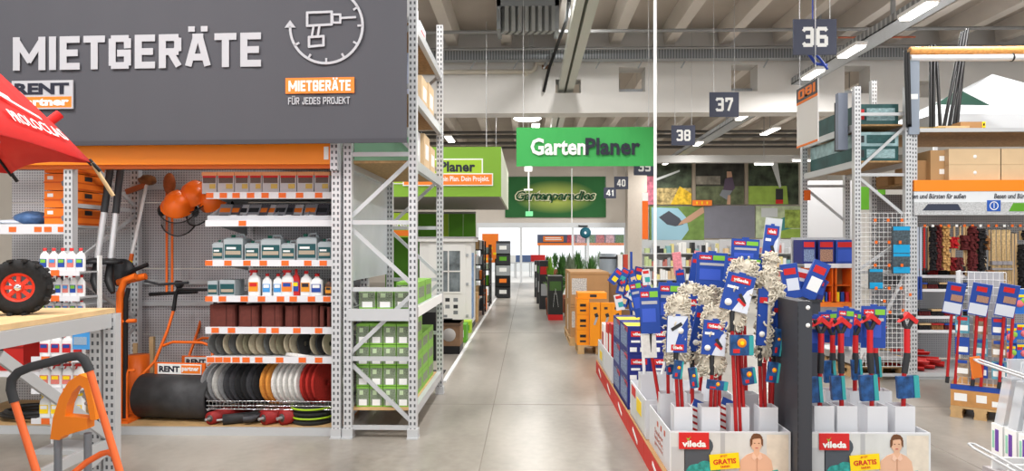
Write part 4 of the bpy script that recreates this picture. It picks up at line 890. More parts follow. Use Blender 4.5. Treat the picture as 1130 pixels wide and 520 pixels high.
# wheel on the table
wy = 3.95; wx, _, wz = W(22, 317, wy); wr = wz - zt_
wl = thing('pneumatic_wheel', 'black pneumatic wheel with red rim standing on the work table', 'wheel', (wx, wy, zt_), R(24))
prof = [(.52, -.3), (.72, -.36), (.9, -.32), (.99, -.18), (1.0, 0), (.99, .18), (.9, .32), (.72, .36), (.52, .3)]
obj('tyre', MB().lathe([(r * wr, z * wr) for r, z in prof], RUBBER, 40, (0, 0, wr), 'Y'), wl)
tm = MB().box((0, 0, 0), (.022, .1, .014), RUBBER).mesh('tread_block'); 
for k in range(28):
    a = 6.28319 * k / 28; obj('tread_block', tm, wl, (math.cos(a) * wr * .975, (.03 if k % 2 else -.03) * 1, wr + math.sin(a) * wr * .975), (0, math.pi / 2 - a, 0))
REDW = M('rim_red', (228, 62, 40), .4)
rim = MB().lathe([(.5 * wr, -.25 * wr), (.55 * wr, -.27 * wr), (.55 * wr, .2 * wr), (.44 * wr, .1 * wr), (.42 * wr, -.2 * wr), (.5 * wr, -.25 * wr)], REDW, 30, (0, 0, wr), 'Y')
obj('rim', rim, wl)
for k in range(8):
    a = 6.28319 * k / 8; obj('spoke', MB().bar((0, -.03, wr), (math.cos(a) * .47 * wr, -.02, wr + math.sin(a) * .47 * wr), .02, .022, REDW), wl)
obj('hub', MB().lathe([(0, -.05), (.15 * wr, -.05), (.2 * wr, -.03), (.2 * wr, .06), (0, .06)], REDW, 16, (0, 0, wr), 'Y').lathe([(0, -.06), (.11 * wr, -.06), (.13 * wr, -.05)], CHROME, 12, (0, 0, wr), 'Y'), wl)
# ---- bottle display tower between table and rack
ty_ = 5.15; bs = thing('bottle_stand', 'white wire display stand with trays of cleaning bottles', 'display stand', (WX(64, ty_), ty_, 0))
tx0, tx1 = WX(37, ty_) - WX(64, ty_), WX(90, ty_) - WX(64, ty_)
for x in (tx0, tx1): obj('side_rail', MB().b2((x - .008, .2, 0), (x + .008, .24, WZ(268, ty_) - .1), PAPER), bs)
obj('base', MB().b2((tx0, 0, 0), (tx1, .3, .03), STEEL), bs)
trays = [(300, 4, 27, 5), (328, 5, 25, 6), (345, 6, 18, 6), (395, 7, 28, 4), (430, 8, 28, 4), (463, 9, 28, 4)]
for i, (py, _, h_, n_) in enumerate(trays):
    z = WZ(py, ty_, 64); x0 = tx0 if i > 2 else tx0
    obj('tray', MB().b2((tx0, -.02, z - .012), (tx1, .2, z), STEEL).b2((tx0, -.026, z - .03), (tx1, -.02, z + .012), LIP), bs)
    for tp in (.3, .75) if i > 2 else (.5,): obj('price_tag', tagm, bs, (tx0 + (tx1 - tx0) * tp, -.0265, z - .008))
rowl = ['top', 'second', 'third', 'fourth', 'fifth', 'lowest']
for i, (py, _, h_, n_) in enumerate(trays):
    z = WZ(py, ty_, 64) + .001
    for k in range(n_):
        w = (tx1 - tx0 - .02) / n_; x = WX(64, ty_) + tx0 + .01 + w * (k + .5)
        lab_ = [(BLUE, GREENL), (M('print_mixed', (214, 120, 110), .5, var=.5, scale=60), BLUEL)][k % 2] if i < 3 else ([(RED, BLUE), (MATS['print_mixed'], YELLOW), (YELLOW, PAPER)][i - 3])
        bottle((x, ty_ + .06, z), w * .92, h_ * ty_ / F * (.98 if i != 2 else .7), ('white spray bottle' if i > 2 else 'white bottle with red cap') + ', ' + nth(k, n_) + ' on the ' + rowl[i] + ' tray of the bottle stand', RED if i < 5 else YELLOW, WHITE, lab_, i > 2, 'bottles on the display stand')
t = thing('hanging_pack', 'blue printed packet hanging beside the spray bottles', 'packet', W(90, 372, ty_ - .05)); obj('pouch', MB().b2((-.07, 0, -.095), (.07, .03, .095), BLUEL), t); patch(t, (0, 0, .06), .13, .05, BLUE, 'print'); patch(t, (-.01, 0, -.03), .1, .06, M('print_photo', (150, 170, 190), .5, var=.5, scale=50), 'photo_print'); obj('hook', MB().tube([(0, .01, .1), (0, .12, .11)], .004, CHROME, 5), t)
# red case and hoses on the lower deck
t = thing('machine_case', 'red machine case under the work table', 'case', (WX(10, 6.0), 6.0, .75)); 
zrc = WZ(412, 5.95); s = thing('shelf', 'grey shelf under the red machine case', 'shelf', (WX(10, 5.9) - .1, 5.9, zrc - .04)); obj('deck', MB().b2((-.6, 0, .02), (.42, .7, .04), STEEL), s); obj('price_rail', MB().b2((-.6, -.02, 0), (.42, 0, .045), LIP), s)
t.location.z = zrc; t.location.y = 5.96
obj('body', MB().b2((-.3, 0, 0), (.16, .4, .36), M('case_red', (196, 36, 30), .45)), t); obj('lid_seam', MB().b2((-.3, -.004, .2), (.162, 0, .215), M('case_red_dark', (140, 22, 20), .5)), t); obj('latch', MB().b2((-.1, -.012, .17), (-.02, 0, .25), DARK), t); obj('handle', MB().tube([(-.12, -.01, .1), (-.12, -.04, .1), (.02, -.04, .1), (.02, -.01, .1)], .01, DARK), t)
one('rubber_hose', MB().tube([(.34 * math.cos(k * .5) * (1 - k * .012), .14 * math.sin(k * .5), .03 + k * .0022) for k in range(32)], .022, BLACK, 8), 'black coiled hose on the deck behind the hand truck', 'hose', (WX(35, 5.95), 6.0, zd))

# ================================================================== HAND TRUCKS (front left)
def tubep(*ps): return [tuple(p) for p in ps]
hy_ = 2.95; ht_ = thing('hand_truck', 'orange tube hand truck with black rubber hoop handle, nearest at the left', 'hand truck', (WX(70, hy_), hy_, 0)); b = Vector((WX(70, hy_), hy_, 0)); V = lambda px, py, y=hy_: tuple(Vector(W(px, py, y)) - b)
HTO = M('truck_orange', (232, 104, 44), .4); GRIP = M('grip_rubber', (58, 60, 62), .7)
obj('grip', MB().tube([V(16, 444), V(12, 430), V(13, 419), V(20, 411), V(34, 405), V(78, 394), V(87, 393), V(93, 397), V(97, 405), V(99, 410)], .0195, GRIP, 12), ht_)
obj('left_tube', MB().tube([V(16, 444), V(40, 520, hy_ - .05), V(78, 640, hy_ - .15)], .0155, HTO, 10), ht_); obj('right_tube', MB().tube([V(99, 410), V(132, 520, hy_ - .05), V(165, 640, hy_ - .15)], .0155, HTO, 10), ht_)
obj('hoop', MB().tube([V(78, 525, hy_ - .04), V(96, 510), V(112, 501), V(120, 499), V(126, 503), V(132, 522, hy_ - .05)], .0135, HTO, 10), ht_)
obj('toe_plate', MB().box((.2, -.25, .02), (.36, .24, .012), STEEL), ht_); obj('axle', MB().tube([(-.06, .0, .13), (.46, .0, .13)], .012, STEEL), ht_)
for x in (-.08, .48): obj('wheel', MB().lathe([(.05, -.03), (.11, -.035), (.13, 0), (.11, .035), (.05, .03)], RUBBER, 20, (x, 0, .13), 'X').lathe([(0, -.02), (.06, -.02), (.06, .02), (0, .02)], REDW, 14, (x, 0, .13), 'X'), ht_)
for x in (.06, .33): obj('lower_strut', MB().tube([(x, -.14, .02), (x, -.06, .3)], .013, HTO), ht_)
# second: folding truck with orange plastic hood
fy = 3.25; ft = thing('folding_truck', 'folding hand truck with orange plastic hood on two grey tubes', 'hand truck', (WX(80, fy), fy, 0)); b = Vector((WX(80, fy), fy, 0)); V = lambda px, py, y=fy: tuple(Vector(W(px, py, y)) - b)
OP = M('hood_orange', (240, 132, 24), .4)
pl_ = [(60, 483), (63, 460), (70, 437), (80, 420), (92, 412), (101, 416), (104, 428), (108, 445), (110, 462), (104, 462), (100, 440), (97, 428), (92, 424), (84, 432), (78, 446), (76, 458), (100, 460), (100, 472), (73, 480), (70, 484)]
pts = [(V(x, y)[0], V(x, y)[2]) for x, y in pl_]
hood = MB()
def strip_prism(ids): hood.prism([pts[i] for i in ids][::-1], -.03, .03, OP)
strip_prism([0, 1, 15, 18, 19]); strip_prism([1, 2, 14, 15]); strip_prism([2, 3, 13, 14]); strip_prism([3, 4, 12, 13]); strip_prism([4, 5, 11, 12]); strip_prism([5, 6, 10, 11]); strip_prism([6, 7, 10]); strip_prism([7, 8, 9, 10]); strip_prism([15, 16, 17, 18])
obj('hood', hood, ft)
for px in (64, 97): obj('tube', MB().tube([V(px, 478), (V(px, 478)[0], 0, .14)], .018, M('truck_grey_tube', (128, 132, 138), .35, .5), 10), ft)
obj('strap', MB().tube([V(94, 446), V(104, 440), V(109, 446)], .008, GALV, 6), ft); obj('toe_plate', MB().box((0, -.14, .06), (.36, .26, .012), STEEL), ft)
for x in (-.15, .15): obj('wheel', MB().lathe([(.03, -.02), (.075, -.022), (.085, 0), (.075, .022), (.03, .02)], RUBBER, 16, (x, .02, .085), 'X'), ft)
obj('axle', MB().tube([(-.15, .02, .085), (.15, .02, .085)], .01, STEEL), ft)

# ================================================================== RED PARASOL (upper left)
um = thing('parasol', 'red parasol with pale lettering at the upper left edge', 'parasol', (-2.55, 2.13, 0))
REDP = M('parasol_red', (222, 40, 38), .75)
rad = .98; zr = 1.6 + 94 * 2.7 / F; zt2 = zr + .78; n = 8; off = math.atan2(.58, .815)
tips = [(rad * math.cos(off + 6.28319 * k / n), rad * math.sin(off + 6.28319 * k / n)) for k in range(n)]
def can(k, u, s_):
    p, q_ = tips[k % n], tips[(k + 1) % n]; x = (p[0] * (1 - u) + q_[0] * u) * s_; y_ = (p[1] * (1 - u) + q_[1] * u) * s_
    ins = 1 - .05 * math.sin(math.pi * u) * s_ * s_
    return Vector((x * ins, y_ * ins, zt2 + (zr - zt2) * s_ ** 1.45 + .02 * math.sin(math.pi * u) * s_ * s_))
cv = MB()
for k in range(n):
    mv = 9; vs = [can(k, j / 6, i / mv) for i in range(mv + 1) for j in range(7)]; fs = []
    for i in range(mv):
        for j in range(6): a = i * 7 + j; fs.append((a, a + 7, a + 8, a + 1))
    cv.add(vs, fs, REDP, None, True)
cvo = obj('canopy', cv, um); sol = cvo.modifiers.new('thickness', 'SOLIDIFY'); sol.thickness = .004
obj('pole', MB().tube([(0, 0, .02), (0, 0, zt2 + .05)], .019, WOODL, 10), um); obj('base', MB().lathe([(0, .06), (.03, .06), (.1, .04), (.11, 0), (0, 0)], DARK, 20), um)
obj('finial', MB().lathe([(.02, zt2), (.03, zt2 + .03), (0, zt2 + .08)], REDP, 10), um)
for k in range(n):
    rp = [tuple(can(k, 0, s_) - Vector((0, 0, .012))) for s_ in (.03, .3, .55, .8, 1.0)]; obj('rib', MB().tube(rp, .006, BLACK, 5), um); obj('rib_tip', MB().tube([tuple(can(k, 0, .99)), tuple(can(k, 0, 1.03))], .008, GALV if k == n - 1 else BLACK, 6), um)
    obj('strut', MB().tube([(0, 0, zr - .1), tuple(can(k, 0, .55) - Vector((0, 0, .015)))], .005, BLACK, 5), um)
obj('stretcher_ring', MB().lathe([(.02, zr - .12), (.035, zr - .12), (.035, zr - .06), (.02, zr - .06)], BLACK, 12), um)
t0v = can(0, 0, 1); obj('tie_rod', MB().tube([tuple(t0v), tuple(t0v + Vector((.05, .06, -.13)))], .008, WOODL, 6), um)
b = Vector((-2.55, 2.13, 0)); obj('closing_strap', MB().tube([tuple(Vector(W(46, 141, 2.9)) - b), tuple(Vector(W(66, 126, 2.95)) - b)], [.018, .02], REDP, 8), um)
# lettering on the near right panel (between tips 7 and 0), following the curved cloth
def ptext(s_, u0, u1, sa_, sb_):
    me = textmesh(s_, .02).copy(); me.materials.append(PAPER)
    for v in me.vertices:
        u = u0 + (u1 - u0) * (v.co.x + .5); q_ = sa_ + (sb_ - sa_) * (v.co.z + .5); p = can(7, u, q_); e = .01
        nv = (can(7, u + e, q_) - can(7, u - e, q_)).cross(can(7, u, q_ - e) - can(7, u, q_ + e)).normalized(); v.co = p + nv * .012
    obj('lettering', me, cvo)
ptext('PROLOCLAS', .42, .93, .945, .905)
def pstroke(a, b_, w_=.012):
    vs = []; 
    for i in range(9):
        u = a[0] + (b_[0] - a[0]) * i / 8; q_ = a[1] + (b_[1] - a[1]) * i / 8
        for d_ in (-w_, w_):
            p = can(7, u, q_ + d_); e = .01; nv = (can(7, u + e, q_) - can(7, u - e, q_)).cross(can(7, u, q_ - e) - can(7, u, q_ + e)).normalized(); vs.append(p + nv * .012)
    return MB().add(vs, [(2 * i, 2 * i + 1, 2 * i + 3, 2 * i + 2) for i in range(8)], PAPER)
obj('logo_stroke', pstroke((.45, .84), (.82, .885), .006), cvo); obj('logo_stroke', pstroke((.35, .82), (.62, .85), .009), cvo)
# ================================================================== LEFT BEHIND THE AISLE RACK: green planner stand, shed
GSIGN = M('sign_green', (124, 168, 50), .6); GLIME = M('sign_lime', (160, 196, 48), .6); GPAN = M('panel_green', (92, 158, 40), .6)
y0 = 13.0; x1 = WX(553, y0); za, zb2 = WZ(217, y0), WZ(162, y0)
sg = thing('planner_sign_box', 'large green box sign with dark lettering over the garden planner stand', 'sign', (x1, y0, za))
Ls = 4.2; dd = 4.7; hS = zb2 - za
obj('front_face', MB().b2((-Ls, 0, 0), (0, .04, hS), GSIGN), sg); obj('side_face', MB().b2((-.04, .04, 0), (0, dd, hS), M('sign_side', (206, 212, 190), .6)), sg)
obj('underside', MB().b2((-Ls, .04, .0), (-.04, dd, .04), M('sign_underside', (150, 146, 142), .7)), sg); obj('top_panel', MB().b2((-Ls, .04, hS - .04), (-.04, dd, hS), M('sign_underside', (150, 146, 142), .7)), sg)
V = lambda px, py: (WX(px, y0) - x1, WZ(py, y0) - za)
a, b = V(440, 203), V(533, 175); obj('frame', MB().b2((a[0] - .6, -.012, a[1]), (b[0], -.004, b[1]), PAPER), sg)
a, b = V(440, 202), V(531.5, 176.5); obj('frame_field', MB().b2((a[0] - .6, -.016, a[1]), (b[0], -.012, b[1]), GLIME), sg)
text(sg, 'Planer', ((V(484, 0)[0] + V(526, 0)[0]) / 2, -.019, V(0, 184)[1]), V(526, 0)[0] - V(487, 0)[0], .2, INK, bold=.035)
text(sg, 'Garten', (V(458, 0)[0], -.019, V(0, 184)[1]), .66, .2, PAPER, bold=.035)
a, b = V(446, 204), V(543, 192.5); tl_ = .0
st = obj('strap_line', MB().b2((a[0] - .02, -.028, a[1] - .02), (b[0] + .02, -.022, b[1] + .02), PAPER).b2((a[0], -.032, a[1]), (b[0], -.028, b[1]), ORANGEL), sg)
text(sg, 'Dein Wunsch. Dein Plan. Dein Projekt.', ((a[0] + b[0]) / 2, -.035, (a[1] + b[1]) / 2), (b[0] - a[0]) * .94, .13, PAPER, bold=.02)
for k in (-.3, -2.2, -4.0):
    for yy in (.3, 4.3): obj('hanging_wire', MB().tube([(k, yy, hS), (k, yy, 5.99 - za)], .008, WIRE, 5), sg)
# stand walls below
yw = 17.4
pw = thing('planner_wall', 'two tone green partition panels below the green box sign', 'partition', (0, yw, 0))
zw0 = 0
for px0, px1, m_ in ((425, 463, GPAN), (463, 481, GPAN), (481, 495, GLIME), (495, 511, GPAN), (511, 525, GPAN)):
    obj('panel', MB().b2((WX(px0, yw) + .004, 0, 0), (WX(px1, yw) - .004, .06, WZ(236, yw)), m_), pw)
obj('cap', MB().b2((WX(425, yw), -.01, WZ(236, yw)), (WX(525, yw), .07, WZ(235, yw) + .03), M('cap_grey', (150, 150, 146), .6)), pw)
yp = 9.6; t = thing('planner_poster', 'lime planner poster with orange strip behind the aisle rack', 'poster', (WX(440, yp), yp, WZ(262, yp)))
hP = WZ(235, yp) - WZ(262, yp); wP = WX(455, yp) - WX(425, yp); obj('board', MB().b2((-wP / 2, 0, 0), (wP / 2, .02, hP), GLIME), t); obj('strip', MB().b2((-wP / 2, -.004, .02), (wP / 2, 0, .1), ORANGEL), t); text(t, 'Garten', (0, -.006, hP * .55), wP * .8, hP * .22, PAPER, bold=.03)
obj('post', MB().b2((-wP / 2 + .02, .02, -WZ(262, yp)), (-wP / 2 + .06, .05, .1), STEEL).b2((wP / 2 - .06, .02, -WZ(262, yp)), (wP / 2 - .02, .05, .1), STEEL), t)
one('inner_wall', MB().b2((WX(425, 19.2), 0, 0), (WX(556, 19.2), .08, WZ(228, 19.2)), M('pale_partition', (206, 204, 198), .7)), 'pale partition wall behind the green planner panels', 'partition', (0, 19.2, 0)) if False else None
# shed / playhouse
ys = 13.05; sx0_, sx1_ = WX(463, ys), WX(520, ys); hz_ = WZ(262, ys); ws = sx1_ - sx0_
SHW_ = M('shed_white', (222, 221, 218), .6); SHT = M('shed_trim', (188, 186, 184), .6)
sd = thing('garden_cabinet', 'white wooden garden cabinet with glazed door beside the aisle', 'cabinet', ((sx0_ + sx1_) / 2, ys, 0))
obj('body', MB().b2((-ws / 2, .0, .1), (ws / 2, 1.0, hz_ - .08), SHW_), sd); obj('roof', MB().b2((-ws / 2 - .06, -.08, hz_ - .08), (ws / 2 + .05, 1.08, hz_), SHW_).b2((-ws / 2 - .07, -.09, hz_ - .02), (ws / 2 + .06, 1.1, hz_ + .012), M('roof_grey', (150, 150, 150), .6)), sd)
obj('plinth', MB().b2((-ws / 2, 0, 0), (ws / 2, 1.0, .1), DARK), sd)
V = lambda px, py: (WX(px, ys) - (sx0_ + sx1_) / 2, WZ(py, ys))
dr = obj('door', MB().b2((V(473, 0)[0], -.03, .2), (V(514, 0)[0], -.001, V(0, 270)[1]), SHW_), sd)
a, b = V(482, 322), V(508, 277); 
obj('window_pane', MB().b2((a[0], -.034, a[1]), (b[0], -.031, b[1]), M('dim_glass', (112, 120, 124), .1, spec=.8, var=.5, scale=6)), dr)
fr = MB()
for (p, q_) in (((a[0] - .03, a[1] - .03), (a[0], b[1] + .03)), ((b[0], a[1] - .03), (b[0] + .03, b[1] + .03)), ((a[0], b[1]), (b[0], b[1] + .03)), ((a[0], a[1] - .03), (b[0], a[1])), (((a[0] + b[0]) / 2 - .012, a[1]), ((a[0] + b[0]) / 2 + .012, b[1])), ((a[0], (a[1] + b[1]) / 2 - .012), (b[0], (a[1] + b[1]) / 2 + .012))):
    fr.b2((p[0], -.045, p[1]), (q_[0], -.03, q_[1]), SHW_)
obj('window_frame', fr, dr)
for i, (cx, cy) in enumerate(((486, 331), (494, 331), (503, 331), (486, 338.5), (494, 338.5), (503, 338.5), (503, 345))):
    p = V(cx, cy); patch(dr, (p[0], -.03, p[1]), .085, .07, DARK if i % 2 else M('photo_grey', (120, 124, 128), .5, var=.5, scale=30), 'photo_print')
patch(dr, (V(488, 0)[0], -.03, V(0, 349)[1]), .2, .05, M('photo_grey', (120, 124, 128), .5), 'photo_print')
for py in (283, 315, 350): obj('hinge', MB().b2((V(514.5, 0)[0], -.02, V(0, py)[1]), (V(517, 0)[0], 0, V(0, py)[1] + .05), GALV), sd)
obj('side_board', MB().b2((ws / 2, .1, .2), (ws / 2 + .012, .5, hz_ - .3), M('shed_side_blue', (120, 150, 190), .6, var=.4, scale=10)), sd)
t = thing('green_carton', 'lime green carton on the floor by the white cabinet', 'carton', (WX(514, 12.6) , 12.55, 0)); obj('box', MB().b2((-.1, 0, .0), (.1, .3, .22), GLIME), t); patch(t, (0, 0, .1), .15, .1, GPAN, 'print')
for i, (px, py, y, w, h_, m_, nm) in enumerate(((521.5, 0, 14.4, .2, .62, WOODM, 'tall wooden crate right of the white cabinet'), (505, 0, 11.3, .28, .3, GPAN, 'low green box right of the white cabinet'), (520, 0, 15.1, .3, .42, DARK, 'dark box at the left aisle edge before the black rack'), (532, 0, 17.2, .2, .5, ORANGEL, 'orange box at the left aisle edge'))):
    t = thing('display_box', nm, 'box', (WX(px, y), y, 0)); obj('box', MB().b2((-w / 2, 0, 0), (w / 2, .4, h_), m_), t); patch(t, (0, 0, h_ * .5), w * .7, h_ * .4, PAPER if i != 0 else CARD, 'print')
# dark low cabinet and brown box
yk = 9.5
lc = thing('low_cabinet', 'black low cabinet standing beside the aisle rack', 'cabinet', (WX(476, yk), yk, 0)); obj('body', MB().b2((-.42, 0, 0), (.06, .9, WZ(345, yk)), BLACK), lc); obj('door_seam', MB().b2((-.2, -.004, .05), (-.19, 0, .7), DARK), lc); obj('kick', MB().b2((-.42, .02, 0), (.06, .88, .05), DARK), lc)
yk = 10.1; t = thing('nesting_box', 'brown wooden box with a large round grey opening', 'box', (WX(494, yk), yk, 0)); wN = WX(508, yk) - WX(481, yk); hN = WZ(357, yk)
obj('body', MB().b2((-wN / 2, 0, .12), (wN / 2, .5, hN), M('box_brown', (134, 104, 78), .6, var=.1)), t); obj('frame', MB().b2((-wN / 2 - .01, -.015, hN - .04), (wN / 2 + .01, .5, hN), M('box_frame', (100, 78, 60), .6)), t); obj('plinth', MB().b2((-wN / 2, 0, 0), (wN / 2, .5, .12), BLACK), t)
obj('opening', MB().lathe([(.0, -.012), (.085, -.012), (.1, 0)], M('disc_grey_pale', (176, 172, 168), .4), 24, (.02, 0, hN * .62), 'Y'), t)
t = thing('low_cabinet', 'dark panel with photo prints above the brown box', 'display board', (WX(478, 11.4), 11.4, 0)); obj('body', MB().b2((-.5, 0, 0), (.32, .06, WZ(352, 11.4)), DARK), t)
one('floor_mat', MB().b2((-.6, 0, 0), (.06, 1.0, .012), M('mat_black', (40, 40, 42), .9)), 'black floor mat in front of the brown box', 'mat', (-1.12, 7.75, 0))
# black metal display racks further on
def black_rack(px0, px1, y, ztop, label, n_, cols):
    x0, x1 = WX(px0, y), WX(px1, y); t = thing('display_rack', label, 'rack', ((x0 + x1) / 2, y, 0)); w = x1 - x0
    for x in (-w / 2, w / 2):
        for yy in (0, .8): obj('post', MB().b2((x - .02, yy - .02, 0), (x + .02, yy + .02, ztop), BLACK), t)
    for k in range(n_):
        z = .1 + k * (ztop - .15) / (n_ - .5); obj('shelf', MB().b2((-w / 2, 0, z), (w / 2, .8, z + .03), BLACK), t)
        for j in range(cols): 
            m_ = random.choice([PAPER, DARK, GPAN, WOODM, ORANGEL, GALV]); ww = w / cols * .8; hh_ = random.uniform(.15, .26)
            obj('goods', MB().b2((-w / 2 + w * (j + .5) / cols - ww / 2, .05, z + .03), (-w / 2 + w * (j + .5) / cols + ww / 2, .5, z + .03 + hh_), m_), t)
black_rack(520, 533, 15.9, WZ(266, 15.9), 'black display rack with small goods right of the white cabinet', 5, 3)
black_rack(531, 540, 18.2, WZ(270, 18.0), 'narrow black display rack further along the left aisle edge', 4, 2)
t = thing('poster_stand', 'orange poster stand at the left end of the garden opening', 'poster', (WX(541, 22), 22, 0)); wq = 18 * 22 / F; obj('board', MB().b2((-wq / 2, 0, WZ(290, 22)), (wq / 2, .05, WZ(258, 22)), ORANGEL), t); obj('leg', MB().b2((-.2, 0, 0), (-.15, .05, 1.2), DARK).b2((.15, 0, 0), (.2, .05, 1.2), DARK), t)
for i in range(5): patch(t, (-wq * .3 + (i % 3) * .16, 0, WZ(286 - 6 * (i // 2), 22)), .13, .07, PAPER if i % 2 else YELLOW, 'print')
t = thing('goods_tower', 'dark tower of boxed goods at the left side of the garden opening', 'display', (WX(555, 21.0), 21.0, 0)); wq = 16 * 21 / F
obj('back', MB().b2((-wq / 2, .3, 0), (wq / 2, .36, WZ(266, 21)), DARK), t)
for i in range(5): obj('goods', MB().b2((-wq / 2 + .01, 0, .02 + i * .34), (wq / 2 - .01, .3, .33 + i * .34), [DARK, BLACK, GALV, DARK, M('goods_grey', (120, 124, 130), .5)][i]), t); patch(t, (0, 0, .2 + i * .34), wq * .5, .12, [PAPER, ORANGEL, PAPER, GPAN, PAPER][i], 'print')

# ================================================================== RIGHT OF THE AISLE, MIDDLE DISTANCE
def pallet(label, x, y, w, d, h_=.13, z=0, group=None, rz=0):
    t = thing('wooden_pallet', label, 'pallet', (x, y, z), rz, group)
    for k in range(5): yy = d * k / 4.6; obj('top_board', MB().b2((-w / 2, yy, h_ - .02), (w / 2, yy + d * .13, h_), WOODM), t)
    for s in (-1, 0, 1):
        xx = s * (w / 2 - .045)
        for yy in (0, d / 2 - .05, d - .1): obj('block', MB().b2((xx - .045, yy, .02), (xx + .045, yy + .1, h_ - .04), WOODM), t)
        obj('runner', MB().b2((xx - .05, 0, 0), (xx + .05, d, .02), WOODM), t); obj('stringer', MB().b2((xx - .05, 0, h_ - .04), (xx + .05, d, h_ - .02), WOODM), t)
    return t
yc = 11.0; cx0, cx1 = WX(629.5, yc), WX(672, yc); zc1 = WZ(300, yc)
pallet('wooden pallet under the large brown cartons', (cx0 + cx1) / 2, yc, cx1 - cx0 + .02, 1.6)
zm = (zc1 - .13) / 2; pr = M('print_bw', (190, 188, 184), .6, var=.6, scale=18)
for k in range(2):
    t = carton('large_carton', 'large brown carton with grey print, ' + ['lower', 'upper'][k] + ' of the stack beside the aisle', (cx0 + cx1) / 2, yc + .02, .131 + k * zm, cx1 - cx0, 1.5, zm * .99, CARD, 'large brown cartons', tape=False)
    patch(t, (-(cx1 - cx0) * .27, 0, zm * .55), .24, .26, pr, 'print'); obj('flap_seam', MB().b2((-(cx1 - cx0) / 2, -.002, zm * .9), ((cx1 - cx0) / 2, 0, zm * .92), M('carton_seam', (150, 112, 74), .8)), t)
    patch(t, (-(cx1 - cx0) / 2, .7, zm * .5), .1, zm * .8, PAPER, 'label', SIDE)
t = carton('dark_carton', 'dark brown carton to the right of the large brown stack', WX(685, yc + .3), yc + .3, 0, .4, .6, WZ(303, yc + .3), M('carton_dark', (128, 98, 70), .8), tape=False)
# orange tool boxes
yo = 10.15; OBX = M('orange_box', (244, 150, 22), .5); so = yo / F
pallet('small wooden pallet under the orange boxes', WX(661, yo), yo, 46 * so, .6)
for k in range(3):
    h_ = (WZ(330, yo) - .131) / 3; t = thing('orange_box', 'orange box with black hand hole, ' + ['lowest', 'middle', 'topmost'][k] + ' of the left stack', 'box', (WX(643.5, yo), yo + .02, .131 + k * h_), 0, 'orange boxes')
    w = 13.5 * so; obj('box', MB().b2((-w / 2, 0, 0), (w / 2, .4, h_ * .985), OBX), t); obj('hand_hole', MB().b2((-.045, -.003, h_ * .5), (.045, 0, h_ * .68), BLACK), t); patch(t, (0, 0, h_ * .25), .09, .03, DARK, 'print')
t = thing('orange_box', 'flat orange box lying across the left stack', 'box', (WX(655, yo), yo + .02, .131 + 3 * h_), 0, 'orange boxes'); obj('box', MB().b2((-.23, .02, 0), (.2, .4, .09), OBX), t); patch(t, (0, .02, .045), .1, .04, DARK, 'print')
for k, px in enumerate((657, 669, 680.5)):
    h_ = WZ(333, yo) - .131; t = thing('orange_box', 'tall orange box with tool picture, ' + nth(k, 3) + ' of three', 'box', (WX(px, yo - .1), yo - .06, .131), 0, 'orange boxes'); w = 11.2 * so
    obj('box', MB().b2((-w / 2, .0, 0), (w / 2, .08, h_ * .985), OBX), t); obj('tool_picture', MB().bar((-.01, -.002, h_ * .48), (.03, -.002, h_ * .66), .003, .03, GALV).bar((.03, -.002, h_ * .66), (.01, -.002, h_ * .74), .003, .05, DARK), t); patch(t, (0, 0, h_ * .86), .05, .035, DARK, 'print')
# dark shear display with plants
yd = 14.8; t = thing('shear_display', 'black cardboard display with white shears picture beside the aisle', 'display', (WX(613, yd), yd, 0)); w = 16 * yd / F; h_ = WZ(305, yd)
obj('box', MB().b2((-w / 2, 0, .12), (w / 2, .8, h_), M('display_black', (40, 42, 40), .5)), t); obj('base', MB().b2((-w / 2, -.01, 0), (w / 2, .8, .12), RED), t); patch(t, (0, 0, h_ * .78), w * .8, .2, M('print_leaf', (66, 100, 46), .6, var=.5, scale=30), 'photo_print')
sh = MB(); sh.bar((-.02, -.006, h_ * .62), (-.05, -.006, h_ * .3), .004, .03, PAPER).bar((.02, -.006, h_ * .62), (.06, -.006, h_ * .3), .004, .03, PAPER).bar((0, -.006, h_ * .72), (.0, -.006, h_ * .58), .004, .06, PAPER); obj('shears_picture', sh, t)
def plant(px, y, z, r, h_, label, mat, pot=True, n_=60):
    t = thing('potted_plant', label, 'plant', (WX(px, y), y, z)); m = MB()
    if pot: obj('pot', MB().lathe([(0, 0), (r * .4, 0), (r * .5, h_ * .3), (r * .42, h_ * .3), (0, h_ * .28)], M('terracotta', (150, 90, 66), .8), 12), t)
    for k in range(n_):
        a = random.uniform(0, 6.28); e = random.uniform(.1, 1.4); rr = r * random.uniform(.5, 1); z0_ = h_ * .3
        p = Vector((0, 0, z0_ + h_ * random.uniform(0, .2))); q_ = p + Vector((rr * math.cos(a) * math.cos(e), rr * math.sin(a) * math.cos(e), h_ * .6 * math.sin(e)))
        s_ = Vector((-math.sin(a), math.cos(a), 0)) * r * .14; mid = (p + q_) / 2 + Vector((0, 0, h_ * .08))
        m.add([p, mid + s_, q_, mid - s_], [(0, 1, 2, 3)], mat)
    f = obj('foliage', m, t); f['kind'] = 'stuff'; return t
LEAF = M('leaf_green', (70, 116, 52), .6, var=.4, scale=8); LEAFL = M('leaf_lime', (120, 170, 50), .6, var=.3, scale=8)
plant(607, 16.0, 0,   .22, 1.3, 'lime green leafy plant in front of the garden opening', LEAFL); plant(621, 16.6, 0, .3, 1.4, 'dark green bushy plant behind the shear display', LEAF, n_=110)
plant(637, 17.2, 0, .32, 1.45, 'spreading green plant behind the large cartons', LEAF, n_=120); plant(652, 18.0, 0, .3, 1.3, 'small green plant right of the spreading plant', LEAF, n_=90); plant(629, 15.6, 0, .3, 1.4, 'grey green plant above the large cartons', M('leaf_grey', (120, 136, 110), .6, var=.3, scale=8), n_=110)
